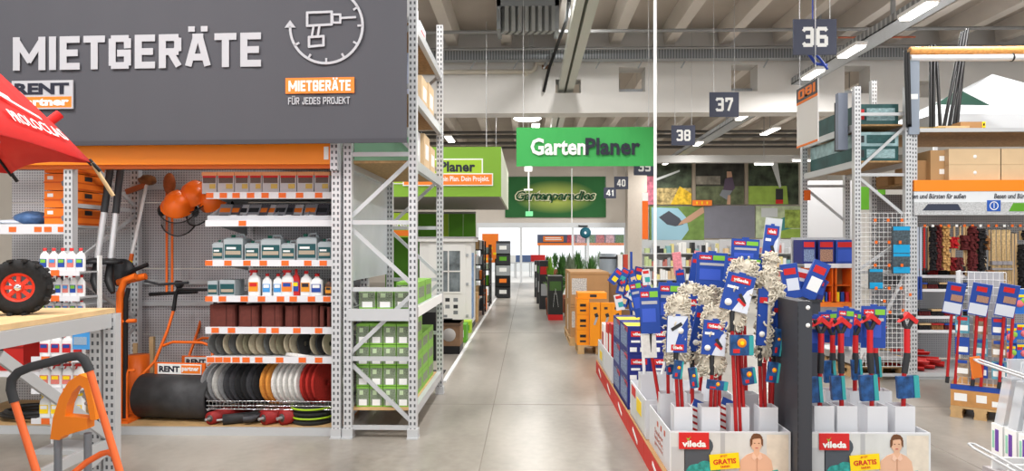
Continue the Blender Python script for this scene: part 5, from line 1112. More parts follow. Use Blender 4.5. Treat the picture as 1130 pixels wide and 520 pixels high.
for i, (px, y) in enumerate(((597, 19.0), (600.5, 17.4), (594, 21.5))):
    t = thing('display_stand', 'dark goods stand at the right aisle edge, ' + ['middle', 'nearest', 'furthest'][i] + ' of three', 'display', (WX(px, y), y, 0), 0, 'dark goods stands'); h_ = WZ(288, y)
    obj('body', MB().b2((-.12, 0, 0), (.14, .7, h_), DARK), t); patch(t, (0, 0, h_ * .8), .2, .2, [LEAF, RED, PAPER][i], 'print'); patch(t, (0, 0, h_ * .4), .16, .3, GALV, 'print')
t = thing('water_barrel', 'grey ribbed rain barrel behind the large cartons', 'barrel', (WX(671, 13.4), 13.4, 0)); h_ = WZ(280, 13.4); obj('barrel', MB().lathe([(0, 0), (.16, 0), (.165, .3), (.158, .32), (.168, .7), (.16, .72), (.168, h_), (0, h_)], M('barrel_grey', (140, 148, 156), .5), 20), t); obj('band', MB().lathe([(.171, h_ - .1), (.171, h_ - .06)], DARK, 20), t)
for i, px in enumerate((685, 690)): one('tall_panel', MB().b2((-.05, 0, 0), (.05, .3, WZ(281, 13.2)), [PAPER, M('panel_red', (196, 70, 50), .6)][i]), ['white', 'red'][i] + ' narrow upright panel beside the rain barrel', 'panel', (WX(px, 13.2), 13.2, 0))
# garden yard beyond the opening
yy = 38.0
t = thing('yard_sign', 'long dark sign band with orange lower edge and flower pictures out in the yard', 'sign', (WX(593, yy), yy, WZ(271, yy)))
lw = WX(700, yy) - WX(593, yy); hb2 = WZ(259, yy) - WZ(271, yy); obj('band', MB().b2((0, 0, .0), (lw, .08, hb2), M('yard_sign_blue', (84, 92, 116), .6)), t); obj('edge', MB().b2((0, -.02, 0), (lw, 0, .14), ORANGEL), t)
for i in range(7): patch(t, (lw * (.35 + .1 * i), 0, hb2 * .6), lw * .085, hb2 * .72, [M('flower_red', (190, 70, 80), .6, var=.5, scale=3), M('flower_pink', (214, 160, 170), .6, var=.5, scale=3), LEAF][i % 3], 'photo_print', t=.02)
obj('lettering_block', MB().b2((lw * .06, -.02, hb2 * .35), (lw * .27, -.001, hb2 * .85), ORANGEL).b2((lw * .08, -.03, hb2 * .5), (lw * .25, -.02, hb2 * .58), PAPER).b2((lw * .08, -.03, hb2 * .66), (lw * .24, -.02, hb2 * .74), PAPER), t)
for k in (.02, .5, .98): obj('post', MB().b2((lw * k - .05, .08, -WZ(271, yy)), (lw * k + .05, .18, hb2), STEEL), t)
for i in range(12): plant(596 + i * 8.2, 36.5, 0, .36, .9 + .2 * (i % 3), 'green shrub out in the bright yard, ' + nth(i, 12), LEAF, n_=70)
for i in range(7): plant(645 + i * 6, 32.0 + .3 * (i % 2), 0, .2, .9 + .15 * (i % 3), 'small plant close behind the glazing, ' + nth(i, 7), LEAF, n_=50)
for i in range(3):
    t = thing('plant_table', 'pale plant table out in the yard, ' + nth(i, 3), 'table', (WX(560 + i * 17, 34), 34 + i, -.005)); obj('top', MB().b2((-.5, 0, .75), (.5, .8, .8), STEEL), t); obj('leg', MB().b2((-.45, .05, 0), (-.4, .1, .75), STEEL).b2((.4, .05, 0), (.45, .1, .75), STEEL), t); obj('goods', MB().b2((-.4, .1, .8), (.4, .7, 1.15), [PAPER, M('goods_blue', (90, 110, 150), .6), RED][i]), t)
one('yard_fence', MB().b2((-16, 0, 0), (18, .1, 0.9), M('hazy_fence', (236, 238, 238), .8)), 'pale fence closing off the bright yard', 'fence', (0, 44, -.005))
t = thing('hose_reel', 'teal hose reel hanging in the garden opening', 'hose reel', W(646, 257, 29.9)); obj('drum', MB().lathe([(.06, -.08), (.24, -.08), (.2, 0), (.24, .08), (.06, .08), (.06, -.08)], M('reel_teal', (40, 110, 130), .5), 18, (0, 0, 0), 'Y'), t); obj('bracket', MB().b2((-.3, -.03, .26), (.1, .03, .32), DARK).b2((-.3, -.03, .32), (-.26, .03, oz - .1 - W(646, 257, 29.9)[2]), DARK), t)

# ================================================================== PICTURE WALL (far right of the aisle)
yq = YB - .12
def pic(px0, py0, px1, py1, label, base, shapes, name='wall_picture'):
    x0, x1 = WX(px0, yq), WX(px1, yq); za_, zb_ = WZ(py1, yq), WZ(py0, yq); t = thing(name, label, 'picture', ((x0 + x1) / 2, yq, (za_ + zb_) / 2))
    obj('panel', MB().b2((x0 - (x0 + x1) / 2, 0, za_ - (za_ + zb_) / 2), (x1 - (x0 + x1) / 2, .06, zb_ - (za_ + zb_) / 2), base), t)
    for i, (poly, m_) in enumerate(shapes):
        pts_ = [(WX(a, yq) - (x0 + x1) / 2, WZ(b, yq) - (za_ + zb_) / 2) for a, b in poly]
        obj('picture_area', MB().prism(pts_, -.004 * (i + 1), 0, m_), t)
    return t
def rect(a, b, c_, d): return [(a, d), (c_, d), (c_, b), (a, b)]
PG = lambda n, c_, v=.6, s=3: M(n, c_, .7, var=v, scale=s)
foliage = PG('pic_foliage', (62, 72, 56), .9, 2.2); lawn = PG('pic_lawn', (150, 178, 78), .15); flowers = PG('pic_flowers', (170, 150, 100), .7, 6); pink = PG('pic_pink', (206, 120, 140), .4, 6); sky_ = M('pic_sky', (206, 210, 210), .7)
pic(713, 180, 763, 226, 'flower garden picture, upper left of the picture wall', foliage, [(rect(713, 208, 763, 226), flowers), (rect(713, 195, 724, 226), pink), ([(722, 198), (750, 188), (750, 190), (722, 201)], sky_), ([(740, 226), (763, 226), (763, 214), (750, 206)], PG('pic_yellow', (222, 180, 50), .4, 6))])
pic(768, 180, 821, 226, 'dark garden picture with a seated child, upper middle of the picture wall', PG('pic_dark', (52, 52, 46), .8, 2), [(rect(768, 206, 821, 226), PG('pic_path', (96, 104, 76), .5)), (rect(768, 195, 795, 204), PG('pic_bench', (130, 124, 112), .5)), ([(800, 198), (808, 196), (811, 208), (806, 214), (798, 210)], M('pic_shirt', (88, 74, 92), .7)), ([(797, 210), (808, 211), (802, 221), (794, 216)], M('pic_shorts', (130, 134, 140), .7)), ([(802, 190), (807, 190), (808, 196), (802, 197)], M('pic_skin', (190, 150, 124), .7)), ([(803, 216), (806, 216), (806, 226), (802, 226)], MATS['pic_skin'])])
pic(826, 180, 881, 226, 'lawn picture with a spraying sprinkler, upper right of the picture wall', lawn, [(rect(826, 180, 881, 206), foliage), ([(850, 180), (858, 180), (862, 207), (860, 208)], sky_), (rect(856, 209, 864, 221), DARK), (rect(856, 221, 864, 225.5), RED), ([(868, 204), (881, 204), (881, 226), (870, 226)], foliage)])
pic(717, 228, 777, 265, 'picture of a hand on a pale blue robot mower, lower left of the picture wall', PG('pic_grass', (112, 140, 72), .25), [([(719, 229), (748, 230), (757, 240), (760, 254), (752, 265), (719, 265)], M('pic_mower', (150, 190, 206), .6)), ([(727, 240), (738, 233), (750, 241), (754, 248), (745, 250), (736, 248)], M('pic_display', (70, 74, 84), .5)), ([(752, 244), (776, 228), (777, 235), (762, 245), (748, 249)], MATS['pic_skin'])])
t = pic(777, 227.5, 833, 263, 'plain grey cloth panel in the middle of the picture wall', PG('pic_grey', (124, 124, 134), .05), [], 'cloth_panel')
pic(834, 228, 885, 263, 'bright garden picture with a mower, lower right of the picture wall', PG('pic_bright', (184, 196, 160), .35), [(rect(850, 253, 885, 263), lawn), ([(853, 245), (866, 240), (874, 252), (862, 255)], M('pic_tealmower', (70, 140, 140), .6)), (rect(866, 232, 885, 252), PG('pic_bush', (150, 170, 80), .5, 4)), (rect(840, 230, 858, 240), sky_)])
for i, (a, px0, px1) in enumerate(((0, 763.5, 767.5), (1, 821.5, 825.5))): struct('trim_%d' % (2 + i), MB().b2((WX(px0, yq), yq - .03, WZ(226, yq)), (WX(px1, yq), yq + .08, WZ(176, yq)), M('beige_mullion', (150, 138, 122), .7)), ['beige post between the two left upper pictures', 'beige post between the two right upper pictures'][i], 'post')
t = thing('orange_letters', 'orange sign lettering below the dark garden picture', 'sign', W(775, 224, yq - .1)); obj('block', MB().b2((-.42, 0, -.12), (.42, .05, .12), ORANGEL), t)
for k in range(3): obj('letter_gap', MB().b2((-.26 + k * .22, -.006, -.06), (-.2 + k * .22, 0, .06), YELLOW), t)
t = thing('orange_pole_sign', 'tall orange upright banner right of the concrete column', 'banner', (WX(712, 28.2), 28.2, 0)); obj('panel', MB().b2((-.12, 0, WZ(264, 28.2)), (.12, .04, WZ(222, 28.2)), ORANGE), t); obj('pole', MB().b2((-.02, .04, 0), (.02, .08, WZ(215, 28.2)), GALV), t); obj('top', MB().b2((-.12, 0, WZ(222, 28.2)), (.12, .04, WZ(213, 28.2)), PAPER), t)
# long shelves of small garden goods in front of the picture wall
def far_gondola(px0, px1, y, pyt, label, seed):
    rnd = random.Random(seed); x0, x1 = WX(px0, y), WX(px1, y); zt3 = WZ(pyt, y); t = thing('gondola_shelf', label, 'shelf', ((x0 + x1) / 2, y, 0)); w = x1 - x0
    obj('back_panel', MB().b2((-w / 2, .6, 0), (w / 2, .65, zt3), STEEL), t)
    n_ = 4; cols = [PAPER, PAPER, CARDW, GREYL, GALV, GALV, DARK, STEEL, CARDL, M('pale_lime_goods', (190, 206, 150), .6), M('dull_red_goods', (196, 120, 110), .6), M('dull_teal_goods', (130, 176, 180), .6), M('pale_yellow_goods', (226, 214, 150), .6)]
    for k in range(n_):
        z = .12 + k * (zt3 - .12) / n_; obj('shelf_board', MB().b2((-w / 2, 0, z - .03), (w / 2, .6, z), STEEL), t); m = MB(); x = -w / 2 + .02
        while x < w / 2 - .16:
            ww = rnd.uniform(.07, .16); m.b2((x, .03, z), (x + ww * .9, .3, z + rnd.uniform(.14, (zt3 - .12) / n_ * .85)), rnd.choice(cols)); x += ww
        o = obj('small_goods', m, t); o['kind'] = 'stuff'
far_gondola(712, 800, 22.0, 265, 'long grey shelf of small garden goods below the robot mower picture', 3)
far_gondola(800, 892, 21.0, 264, 'long grey shelf of small garden goods below the grey cloth panel', 5)
# ================================================================== MOP DISPLAY (centre right)
XD = .88; SKIRT = M('skirt_red', (206, 52, 44), .6)
def rng(k): return random.Random(k)
# long low base with red printed skirt along the aisle
bs_ = thing('display_plinth', 'long low display base with red printed skirt along the aisle', 'display base', (0, 0, 0))
obj('deck', MB().b2((XD, 3.3, .0), (1.66, 8.7, .144), CARD), bs_)
for k in range(6):
    y0_ = 3.3 + k * .9; sk_ = obj('skirt_panel', MB().b2((XD - .02, y0_ + .004, 0), (XD - .004, y0_ + .896, .15), SKIRT), bs_)
    obj('white_mark', MB().bar((XD - .0215, y0_ + .3, .05), (XD - .0215, y0_ + .55, .1), .002, .03, PAPER), sk_)
obj('edge_tube', MB().tube([(XD - .012, 3.3, .156), (XD - .012, 8.7, .156)], .008, CARD, 6), bs_)
def tray(x0, x1, y0_, y1_, z0_, z1_, label, mat=CARDW):
    t = thing('display_tray', label, 'display tray', ((x0 + x1) / 2, y0_, z0_), 0, 'white cardboard trays'); w = x1 - x0; d = y1_ - y0_; h_ = z1_ - z0_
    f = obj('front_wall', MB().b2((-w / 2, 0, 0), (w / 2, .008, h_), mat), t); obj('back_wall', MB().b2((-w / 2, d - .008, 0), (w / 2, d, h_), mat), t)
    l = obj('left_wall', MB().b2((-w / 2, .008, 0), (-w / 2 + .008, d - .008, h_), mat), t); obj('right_wall', MB().b2((w / 2 - .008, .008, 0), (w / 2, d - .008, h_), mat), t)
    obj('bottom', MB().b2((-w / 2 + .008, .008, 0), (w / 2 - .008, d - .008, .01), mat), t)
    return t, f, l
Y1 = 4.37; zT = WZ(475, Y1); xa1, xb1 = WX(739, Y1), WX(872.5, Y1); SH1 = WX(1027, Y1) - xb1
PEACH = M('print_peach_shirt', (222, 178, 150), .6); SKIN = M('print_skin', (222, 178, 148), .6); HAIR = M('print_hair', (110, 72, 46), .6); TEALP = M('print_teal', (48, 150, 144), .6, var=.4, scale=40); INT = M('print_interior', (206, 208, 206), .6, var=.12, scale=5); DKB = M('print_bucket', (78, 84, 92), .6)
def front_print(t, f, dpx, xc_):
    V = lambda px, py: (WX(px + dpx, Y1) - xc_, WZ(py, Y1) - .146)
    def area(poly, m_, lay, name='print'):
        obj(name, MB().prism([V(*p) for p in poly], -.001 * lay, 0, m_), f)
    def ellp(cx, cy, rx, ry, n_=16): return [(cx + rx * math.cos(6.28319 * k / n_), cy + ry * math.sin(6.28319 * k / n_)) for k in range(n_)]
    R4 = lambda a, b, c_, d: [(a, d), (c_, d), (c_, b), (a, b)]
    area(R4(740, 476.5, 871, 521), INT, 1, 'photo_print'); area(R4(795, 476.5, 800, 521), M('print_grey', (176, 178, 180), .6), 2); area(R4(846, 478, 870, 521), M('print_sand', (216, 206, 190), .6, var=.1), 2); area(R4(741, 492, 756, 521), M('print_grey2', (188, 190, 192), .6), 2)
    area(R4(755, 492, 784, 521), DKB, 2); area(ellp(777, 491, 10, 10), DKB, 3)
    for i, (cx, cy, rx, ry) in enumerate(((774, 519, 17, 9), (766, 516, 7, 5), (778, 512, 8, 5), (788, 517, 7, 4), (783, 521, 9, 5))): area(ellp(cx, cy, rx, ry), TEALP, 4 + i, 'mop_picture')
    area([(815, 521), (817, 506), (824, 500), (832, 497), (838, 497), (845, 500), (851, 506), (854, 521)], PEACH, 4, 'figure_print'); area([(831, 501), (832, 493), (838, 493), (838, 500), (835, 503)], SKIN, 5, 'figure_print'); area(ellp(834.5, 488, 6, 8), SKIN, 6, 'figure_print')
    area([(828, 484), (829, 480), (831.5, 477), (835, 476.6), (838.5, 477.5), (841, 480.5), (841.3, 484), (838, 481.8), (832, 482.4)], HAIR, 7, 'figure_print'); area([(827.8, 491), (827.6, 483), (830, 482), (829.8, 488)], HAIR, 8, 'figure_print'); area([(839.6, 488), (839.6, 482), (841.6, 483), (841.6, 490.5)], HAIR, 8, 'figure_print')
    for ex in (832.2, 837): area(ellp(ex, 487.2, .9, .5, 8), HAIR, 8, 'figure_print')
    area(ellp(834.6, 492.4, 1.8, .6, 8), M('print_lips', (188, 96, 90), .6), 8, 'figure_print'); area([(834.6, 521), (835.6, 521), (835.6, 503), (834.6, 503)], M('print_placket', (196, 150, 124), .6), 6, 'figure_print'); area([(829, 503), (831, 497.5), (835, 503), (832, 506)], M('print_collar', (232, 194, 170), .6), 7, 'figure_print'); area([(841, 503), (838.6, 497.5), (835.2, 503), (838, 506)], MATS['print_collar'], 7, 'figure_print'); area([(851, 521), (852, 517), (858, 516), (860, 521)], TEALP, 5)
    lg = obj('logo', MB().prism([V(*p) for p in R4(749, 476.2, 782, 494)], -.0095, 0, RED), f)
    c_ = V(765.5, 488); text(lg, 'vileda', (c_[0], -.0115, c_[1]), 26 * Y1 / F, 7.2 * Y1 / F, PAPER, bold=.04); d = V(759, 483); obj('logo_leaf', MB().prism([(d[0] - .012, d[1] + .01), (d[0], d[1] - .012), (d[0] + .018, d[1] + .018), (d[0] + .002, d[1] + .002)], -.0105, -.0095, GREENL), lg)
    p0 = V(799, 507); stk = obj('sticker', MB().box((0, 0, 0), (32 * Y1 / F, .002, 17 * Y1 / F), YELLOW), f, (p0[0], -.011, p0[1]), (0, R(-5), 0))
    ts = MB(); text(stk, 'GRATIS', (0, -.003, 0), 25 * Y1 / F, 5.6 * Y1 / F, RED, bold=.03); text(stk, 'JETZT', (-.003, -.003, .033), 8 * Y1 / F, 2.6 * Y1 / F, RED, bold=.02); text(stk, 'testen', (0, -.003, -.031), 10 * Y1 / F, 2.6 * Y1 / F, RED, bold=.02)
xm = (xa1 + xb1) / 2
t, f, l = tray(xa1, xb1, Y1, 5.1, .146, zT, 'white printed tray of cotton mops, left of the dark post'); front_print(t, f, 0, xm)
w2 = (xb1 - xa1) / 2
for i in range(3): obj('side_mark', MB().b2((-w2 - .002, .14 + i * .12, .2), (-w2, .18 + i * .12, .235), M('print_brick', (196, 96, 70), .6)), l)
for i in range(3): text(l, ['Sauber', 'leicht', 'gemacht'][i], (-w2 - .002, .36, .155 - i * .045), .3, .035, M('print_brick', (196, 96, 70), .6), rot=(0, 0, -math.pi / 2), bold=.01)
b2_ = thing('display_plinth', 'low cardboard base under the right mop tray', 'display base', (0, 0, 0)); obj('deck', MB().b2((xa1 + SH1, 4.38, 0), (xb1 + SH1, 5.08, .144), CARD), b2_); obj('skirt_panel', MB().b2((xa1 + SH1, 4.365, 0), (xb1 + SH1, 4.38, .144), SKIRT), b2_)
t, f, l = tray(xa1 + SH1, xb1 + SH1, Y1, 5.1, .146, zT, 'white printed tray of red spin mops, right of the dark post'); front_print(t, f, 1027 - 872.5, xm + SH1)
t, f, l = tray(XD + .005, 1.6, 5.16, 5.95, .146, .44, 'white tray with yellow sticker behind the front mop tray'); w2 = (1.6 - XD - .005) / 2
obj('side_photo', MB().b2((-w2 - .002, .06, .02), (-w2, .7, .28), MATS['print_interior']), l); obj('yellow_sticker', MB().b2((-w2 - .005, .2, .12), (-w2 - .002, .42, .23), YELLOW), l); obj('red_logo', MB().b2((-w2 - .005, .48, .2), (-w2 - .002, .68, .28), RED), l)
t, f, l = tray(XD + .005, 1.5, 7.25, 8.68, .146, .42, 'white tray holding the red boxes further along the aisle'); w2 = (1.5 - XD - .005) / 2
obj('side_photo', MB().b2((-w2 - .002, .75, .04), (-w2, 1.3, .24), MATS['print_interior']), l); obj('yellow_sticker', MB().b2((-w2 - .005, .95, .08), (-w2 - .002, 1.2, .18), YELLOW), l)
# dark post with slots
sl = holes('slotted_charcoal', (66, 68, 74), (24, 24, 26), .09, .05, .06, .3, rough=.5)
px_ = WX(880, 4.28); pt = thing('gondola_post', 'dark grey slotted shelf post between the two mop trays', 'post', (px_ + .045, 4.28, 0)); zp_ = WZ(332, 4.28)
obj('upright', MB().b2((-.045, 0, .0), (.045, .42, zp_), M('charcoal_steel', (64, 66, 72), .45, .2)), pt); obj('slot_strip', MB().b2((-.042, -.002, .05), (-.028, 0, zp_ - .03), sl), pt)
for z in (zp_ - .15, zp_ - .04): obj('rivet', MB().lathe([(0, -.006), (.012, -.004), (.014, 0)], WHITE, 10, (.02, 0, z), 'Y'), pt)
obj('foot', MB().b2((-.045, .0, 0), (.045, .7, .05), DARK), pt)
# sleeves
slv = {}
def sleeve(x, y, zt4, w, label, zb4=.157):
    t = thing('card_sleeve', label, 'sleeve', (x, y, zb4), 0, 'white cardboard sleeves'); h_ = zt4 - zb4; m = MB(); e = .004
    m.b2((-w / 2, -w / 2, 0), (w / 2, -w / 2 + e, h_), CARDW).b2((-w / 2, w / 2 - e, 0), (w / 2, w / 2, h_), CARDW).b2((-w / 2, -w / 2 + e, 0), (-w / 2 + e, w / 2 - e, h_), CARDW).b2((w / 2 - e, -w / 2 + e, 0), (w / 2, w / 2 - e, h_), CARDW)
    obj('tube', m, t); obj('fold_line', MB().b2((-w / 2 - .0006, -w / 2 - .0006, h_ * .3), (w / 2 + .0006, -w / 2, h_ * .305), M('fold_grey', (200, 202, 206), .7)), t); return t
ys_ = 4.53
for i, px in enumerate((752, 782, 814, 845)): sleeve(WX(px, ys_), ys_, WZ(446, ys_), .118, 'white cardboard sleeve, ' + nth(i, 4) + ' in the front row of the left mop tray')
for i, px in enumerate((736, 765, 795, 825)): sleeve(WX(px, 4.9), 4.9, WZ(432, 4.9), .118, 'white cardboard sleeve, ' + nth(i, 4) + ' in the back row of the left mop tray')
for i, px in enumerate((714, 733)): sleeve(WX(px, 5.5), 5.5, WZ(411, 5.5), .12, ['left', 'right'][i] + ' white cardboard sleeve in the tray with yellow sticker')
for i, px in enumerate((905, 930, 963, 993)): sleeve(WX(px, ys_), ys_, WZ(444, ys_), .128, 'white cardboard sleeve, ' + nth(i, 4) + ' in the front row of the right mop tray')
for i, px in enumerate((917, 943, 970)): sleeve(WX(px, 4.92), 4.92, WZ(428, 4.92), .12, 'white cardboard sleeve, ' + nth(i, 3) + ' in the back row of the right mop tray')
# ---- cotton fringe
def fringe_mesh(w, h_, d, seed, n_=150):
    """flat woolly mop pad: a rounded slab covered with short curled loops"""
    r = rng(seed); m = MB(); nu, nv = 18, 12; vs = []; fs = []
    sp = lambda v, e: math.copysign(abs(v) ** e, v)
    def surf(a, e): return Vector((w * .42 * sp(math.cos(a), .6) * sp(math.cos(e), .45), d * .45 * sp(math.sin(a), .6) * sp(math.cos(e), .45), h_ * .45 * sp(math.sin(e), .6)))
    for i in range(nv + 1):
        for k in range(nu): vs.append(surf(6.28319 * k / nu, -math.pi / 2 + math.pi * i / nv) * (1 + r.uniform(-.06, .04)))
    for i in range(nv):
        for k in range(nu): k2 = (k + 1) % nu; fs.append((i * nu + k, i * nu + k2, (i + 1) * nu + k2, (i + 1) * nu + k))
    m.add(vs, fs, FRINGE, None, True)
    for k in range(n_):
        e = math.asin(r.uniform(-1, 1)); a = r.uniform(0, 6.28) if r.random() < .5 else r.choice((0, math.pi)) + r.uniform(-.7, .7)
        p = surf(a, e); o_ = Vector((p.x / w, p.y / d * .6, p.z / h_)).normalized(); tg = Vector((r.uniform(-1, 1), r.uniform(-.5, .5), r.uniform(-1, .6))).normalized(); L = r.uniform(.014, .026)
        m.tube([p - o_ * .004, p + o_ * L * .7 + tg * L * .2, p + o_ * L * .6 + tg * L * .9, p - o_ * .002 + tg * L * 1.3], [.0055, .006, .0055, .005], FRINGE, 5, False)
    return m.mesh('fringe')
FR = [fringe_mesh(.17, .15, .07, 1), fringe_mesh(.17, .12, .07, 2, 130), fringe_mesh(.07, .2, .06, 3, 110), fringe_mesh(.18, .17, .08, 4, 170), fringe_mesh(.165, .50, .06, 5, 330), fringe_mesh(.07, .56, .06, 6, 230)]
def card_on(root, c_, w, h_, rot, style):
    """printed blue card with its logo and pictures as sub-parts"""
    cd_ = obj('card', MB().b2((-w / 2, -.008, -h_ / 2), (w / 2, .008, h_ / 2), BLUE).b2((-w * .12, -.008, h_ / 2), (w * .12, .008, h_ / 2 + .012), BLUE), root, c_, rot)
    if style == 'back':
        lg = patch(cd_, (-w * .22, -.008, h_ * .36), w * .42, h_ * .12, RED, 'logo'); patch(cd_, (w * .24, -.008, h_ * .36), w * .42, h_ * .13, GREENL, 'print'); patch(cd_, (0, -.008, h_ * .18), w * .8, h_ * .07, GREYL, 'print'); patch(cd_, (-w * .05, -.008, -.1 * h_), w * .7, h_ * .3, M('blue_print', (60, 92, 196), .5), 'print')
        text(cd_, 'vileda', (-w * .22, -.0115, h_ * .36), w * .34, h_ * .06, PAPER, bold=.03)
    elif style == 'front':
        patch(cd_, (0, -.008, h_ * .34), w * .7, h_ * .16, RED, 'logo'); text(cd_, 'vileda', (0, -.0115, h_ * .34), w * .54, h_ * .09, PAPER, bold=.04)
        obj('picture', MB().prism([(-w * .05, -h_ * .5), (w * .5, -h_ * .5), (w * .5, h_ * .22), (w * .3, h_ * .1)], -.0095, -.008, M('print_pale', (214, 220, 232), .5)), cd_)
        patch(cd_, (-w * .22, -.008, h_ * .12), w * .4, h_ * .07, PAPER, 'print'); obj('seal', MB().lathe([(0, -.012), (w * .13, -.012), (w * .13, -.008)], PAPER, 12, (-w * .25, 0, -h_ * .3), 'Y'), cd_); obj('mop_picture', MB().bar((w * .08, -.0105, -h_ * .02), (w * .34, -.0105, -h_ * .26), .003, .02, DARK).bar((w * .05, -.0105, -h_ * .16), (w * .36, -.0105, -h_ * .3), .003, .018, RED), cd_)
    elif style == 'down':
        patch(cd_, (w * .02, -.008, -h_ * .36), w * .62, h_ * .16, RED, 'logo'); text(cd_, 'vileda', (w * .02, -.0115, -h_ * .36), w * .5, h_ * .09, PAPER, rot=(0, math.pi, 0), bold=.04) if False else text(cd_, 'vileda', (w * .02, -.0115, -h_ * .36), w * .5, h_ * .09, PAPER, bold=.04)
        obj('picture', MB().prism([(-w * .5, -h_ * .5), (-w * .2, -h_ * .5), (w * .1, h_ * .1), (w * .5, h_ * .5), (-w * .5, h_ * .5)], -.0095, -.008, M('print_pale', (214, 220, 232), .5)), cd_); obj('seal', MB().lathe([(0, -.012), (w * .14, -.012), (w * .14, -.008)], PAPER, 12, (w * .16, 0, h_ * .1), 'Y'), cd_); obj('mop_picture', MB().bar((-w * .3, -.0105, h_ * .12), (w * .2, -.0105, h_ * .3), .003, .022, DARK), cd_)
    else:
        patch(cd_, (0, -.008, h_ * .3), w * .8, h_ * .1, RED, 'logo'); obj('seal', MB().lathe([(0, -.012), (min(w * .3, .02), -.012), (min(w * .3, .02), -.008)], PAPER, 10, (0, 0, -h_ * .3), 'Y'), cd_)
    return cd_
def mop(label, bpx, px, py, wpx, hpx, Y, tilt=0, yaw=0, style='front', above=None, below=None, zbase=.157, handle=REDT, pad=None, nh=1, name='cotton_mop'):
    xb = WX(bpx, Y); t = thing(name, label, 'mop', (xb, Y, zbase), 0, 'mops in the display'); b = Vector((xb, Y, zbase)); s_ = Y / F; Hd = Vector(W(px, py, Y)) - b; w, h_ = wpx * s_, hpx * s_
    rot = (0, R(tilt), R(yaw)); up = Vector((math.sin(R(tilt)), 0, math.cos(R(tilt)))); jn = Hd - up * h_ * .55
    if jn.z < .3: jn = Hd
    for k in range(nh):
        o_ = Vector((.03 * k, .012 * k, 0)); obj('handle', MB().tube([tuple(o_), tuple(o_ + (jn - Vector((0, 0, .1)) ) * 1.0 + Vector((0, .012, 0)))], .0125, handle, 8), t)
    obj('joint', MB().tube([tuple(jn + Vector((0, .012, -.12))), tuple(jn + Vector((0, .012, 0))), tuple(Hd + Vector((0, .02, 0)))], [.014, .017, .012], DARK, 8), t)
    card_on(t, tuple(Hd), w, h_, rot, style)
    if above: obj('fringe', FR[above[3]], t, tuple(Vector(W(above[0], above[1], Y)) - b + Vector((0, .034 if above[3] > 3 else .012, 0))), rot, (above[2],) * 3)
    if below: obj('fringe', FR[below[3]], t, tuple(Vector(W(below[0], below[1], Y)) - b + Vector((0, .01, 0))), rot, (below[2],) * 3)
    if pad: obj('pad', MB().box((0, 0, 0), (pad[2] * s_, .03, pad[3] * s_), pad[4]), t, tuple(Vector(W(pad[0], pad[1], Y)) - b + Vector((0, .015, 0))), rot)
    return t
mop('cotton mop with pale printed card and red logo below, front left of the left tray', 752, 747, 369, 23, 40, 4.50, 2, 8, 'down', (748.5, 364, .98, 4), None, nh=2)
mop('cotton mop with big tilted blue card, highest in the front row', 814, 814, 323, 30, 41, 4.46, 14, -6, 'front', (815, 327, 1.06, 4), None, nh=3)
mop('cotton mop with upright blue card and thick fringe, middle of the front row', 782, 788, 373, 25, 38, 4.49, 5, -5, 'front', (789, 376, 1.02, 4), None, nh=3)
mop('narrow cotton mop seen edge-on at the right of the left tray', 842, 841, 350, 11, 62, 4.52, 3, 10, 'thin', (846, 346, 1.15, 5), None, nh=2)
mop('cotton mop with slim blue card beside the dark post', 850, 856, 357, 9, 48, 4.62, 4, 10, 'thin', (859, 354, .95, 5), None)
mop('cotton mop with narrow tilted card between the two front cards', 765, 770, 363, 12, 50, 4.66, 12, 12, 'thin', (774, 360, 1.0, 5), None)
mop('cotton mop with dark card half hidden behind the front left fringe', 760, 764, 350, 15, 46, 4.86, -4, 5, 'front', (763, 350, 1.0, 4), None)
mop('flat blue carded mop with grey joint at the left end of the display', 736, 717, 343, 21, 50, 4.92, -3, -8, 'back', None, None, pad=(717, 382, 15, 26, M('pad_white', (218, 216, 212), .8, var=.1, scale=40)))
mop('blue carded mop standing behind the front left cotton mop', 738, 738, 336, 24, 48, 4.95, 2, 6, 'back', None, None)
mop('large blue carded mop with green label at the back of the left tray', 765, 785, 299, 33, 40, 5.0, 3, 0, 'back', (780, 326, 1.1, 1), None)
mop('tallest blue carded mop with red logo at the back of the left tray', 825, 822, 281, 30, 34, 5.02, 3, 0, 'back', None, None)
mop('broad blue carded mop behind the highest cotton mop', 815, 820, 297, 41, 26, 4.84, 4, 3, 'back', None, None)
mop('cotton mop at the back right with a long blue card', 848, 850, 330, 13, 60, 4.8, -3, 10, 'thin', (852, 296, 1.1, 2), None)
mop('pink chenille duster mop above the left blue cards', 714, 751, 309, 9, 22, 5.45, -6, 0, 'thin', None, None, pad=(748, 291, 9, 25, M('pink_chenille', (222, 140, 146), .9, var=.25, scale=60)), handle=WHITE)
mop('white and pink duster mop left of the large blue card', 733, 765, 300, 7, 40, 5.5, 10, 0, 'thin', None, None, pad=(769, 288, 7, 22, M('pink_chenille', (222, 140, 146), .9)), handle=WHITE)
mop('tall clear pack with red and white card highest at the right', 842, 850, 270, 15, 42, 5.05, 7, 0, 'front', None, None, pad=(852, 266, 17, 50, POLY))
mop('blue carded mop in the tray behind, leftmost', 714, 704, 330, 13, 40, 5.55, -12, 0, 'back', None, None, handle=WHITE)
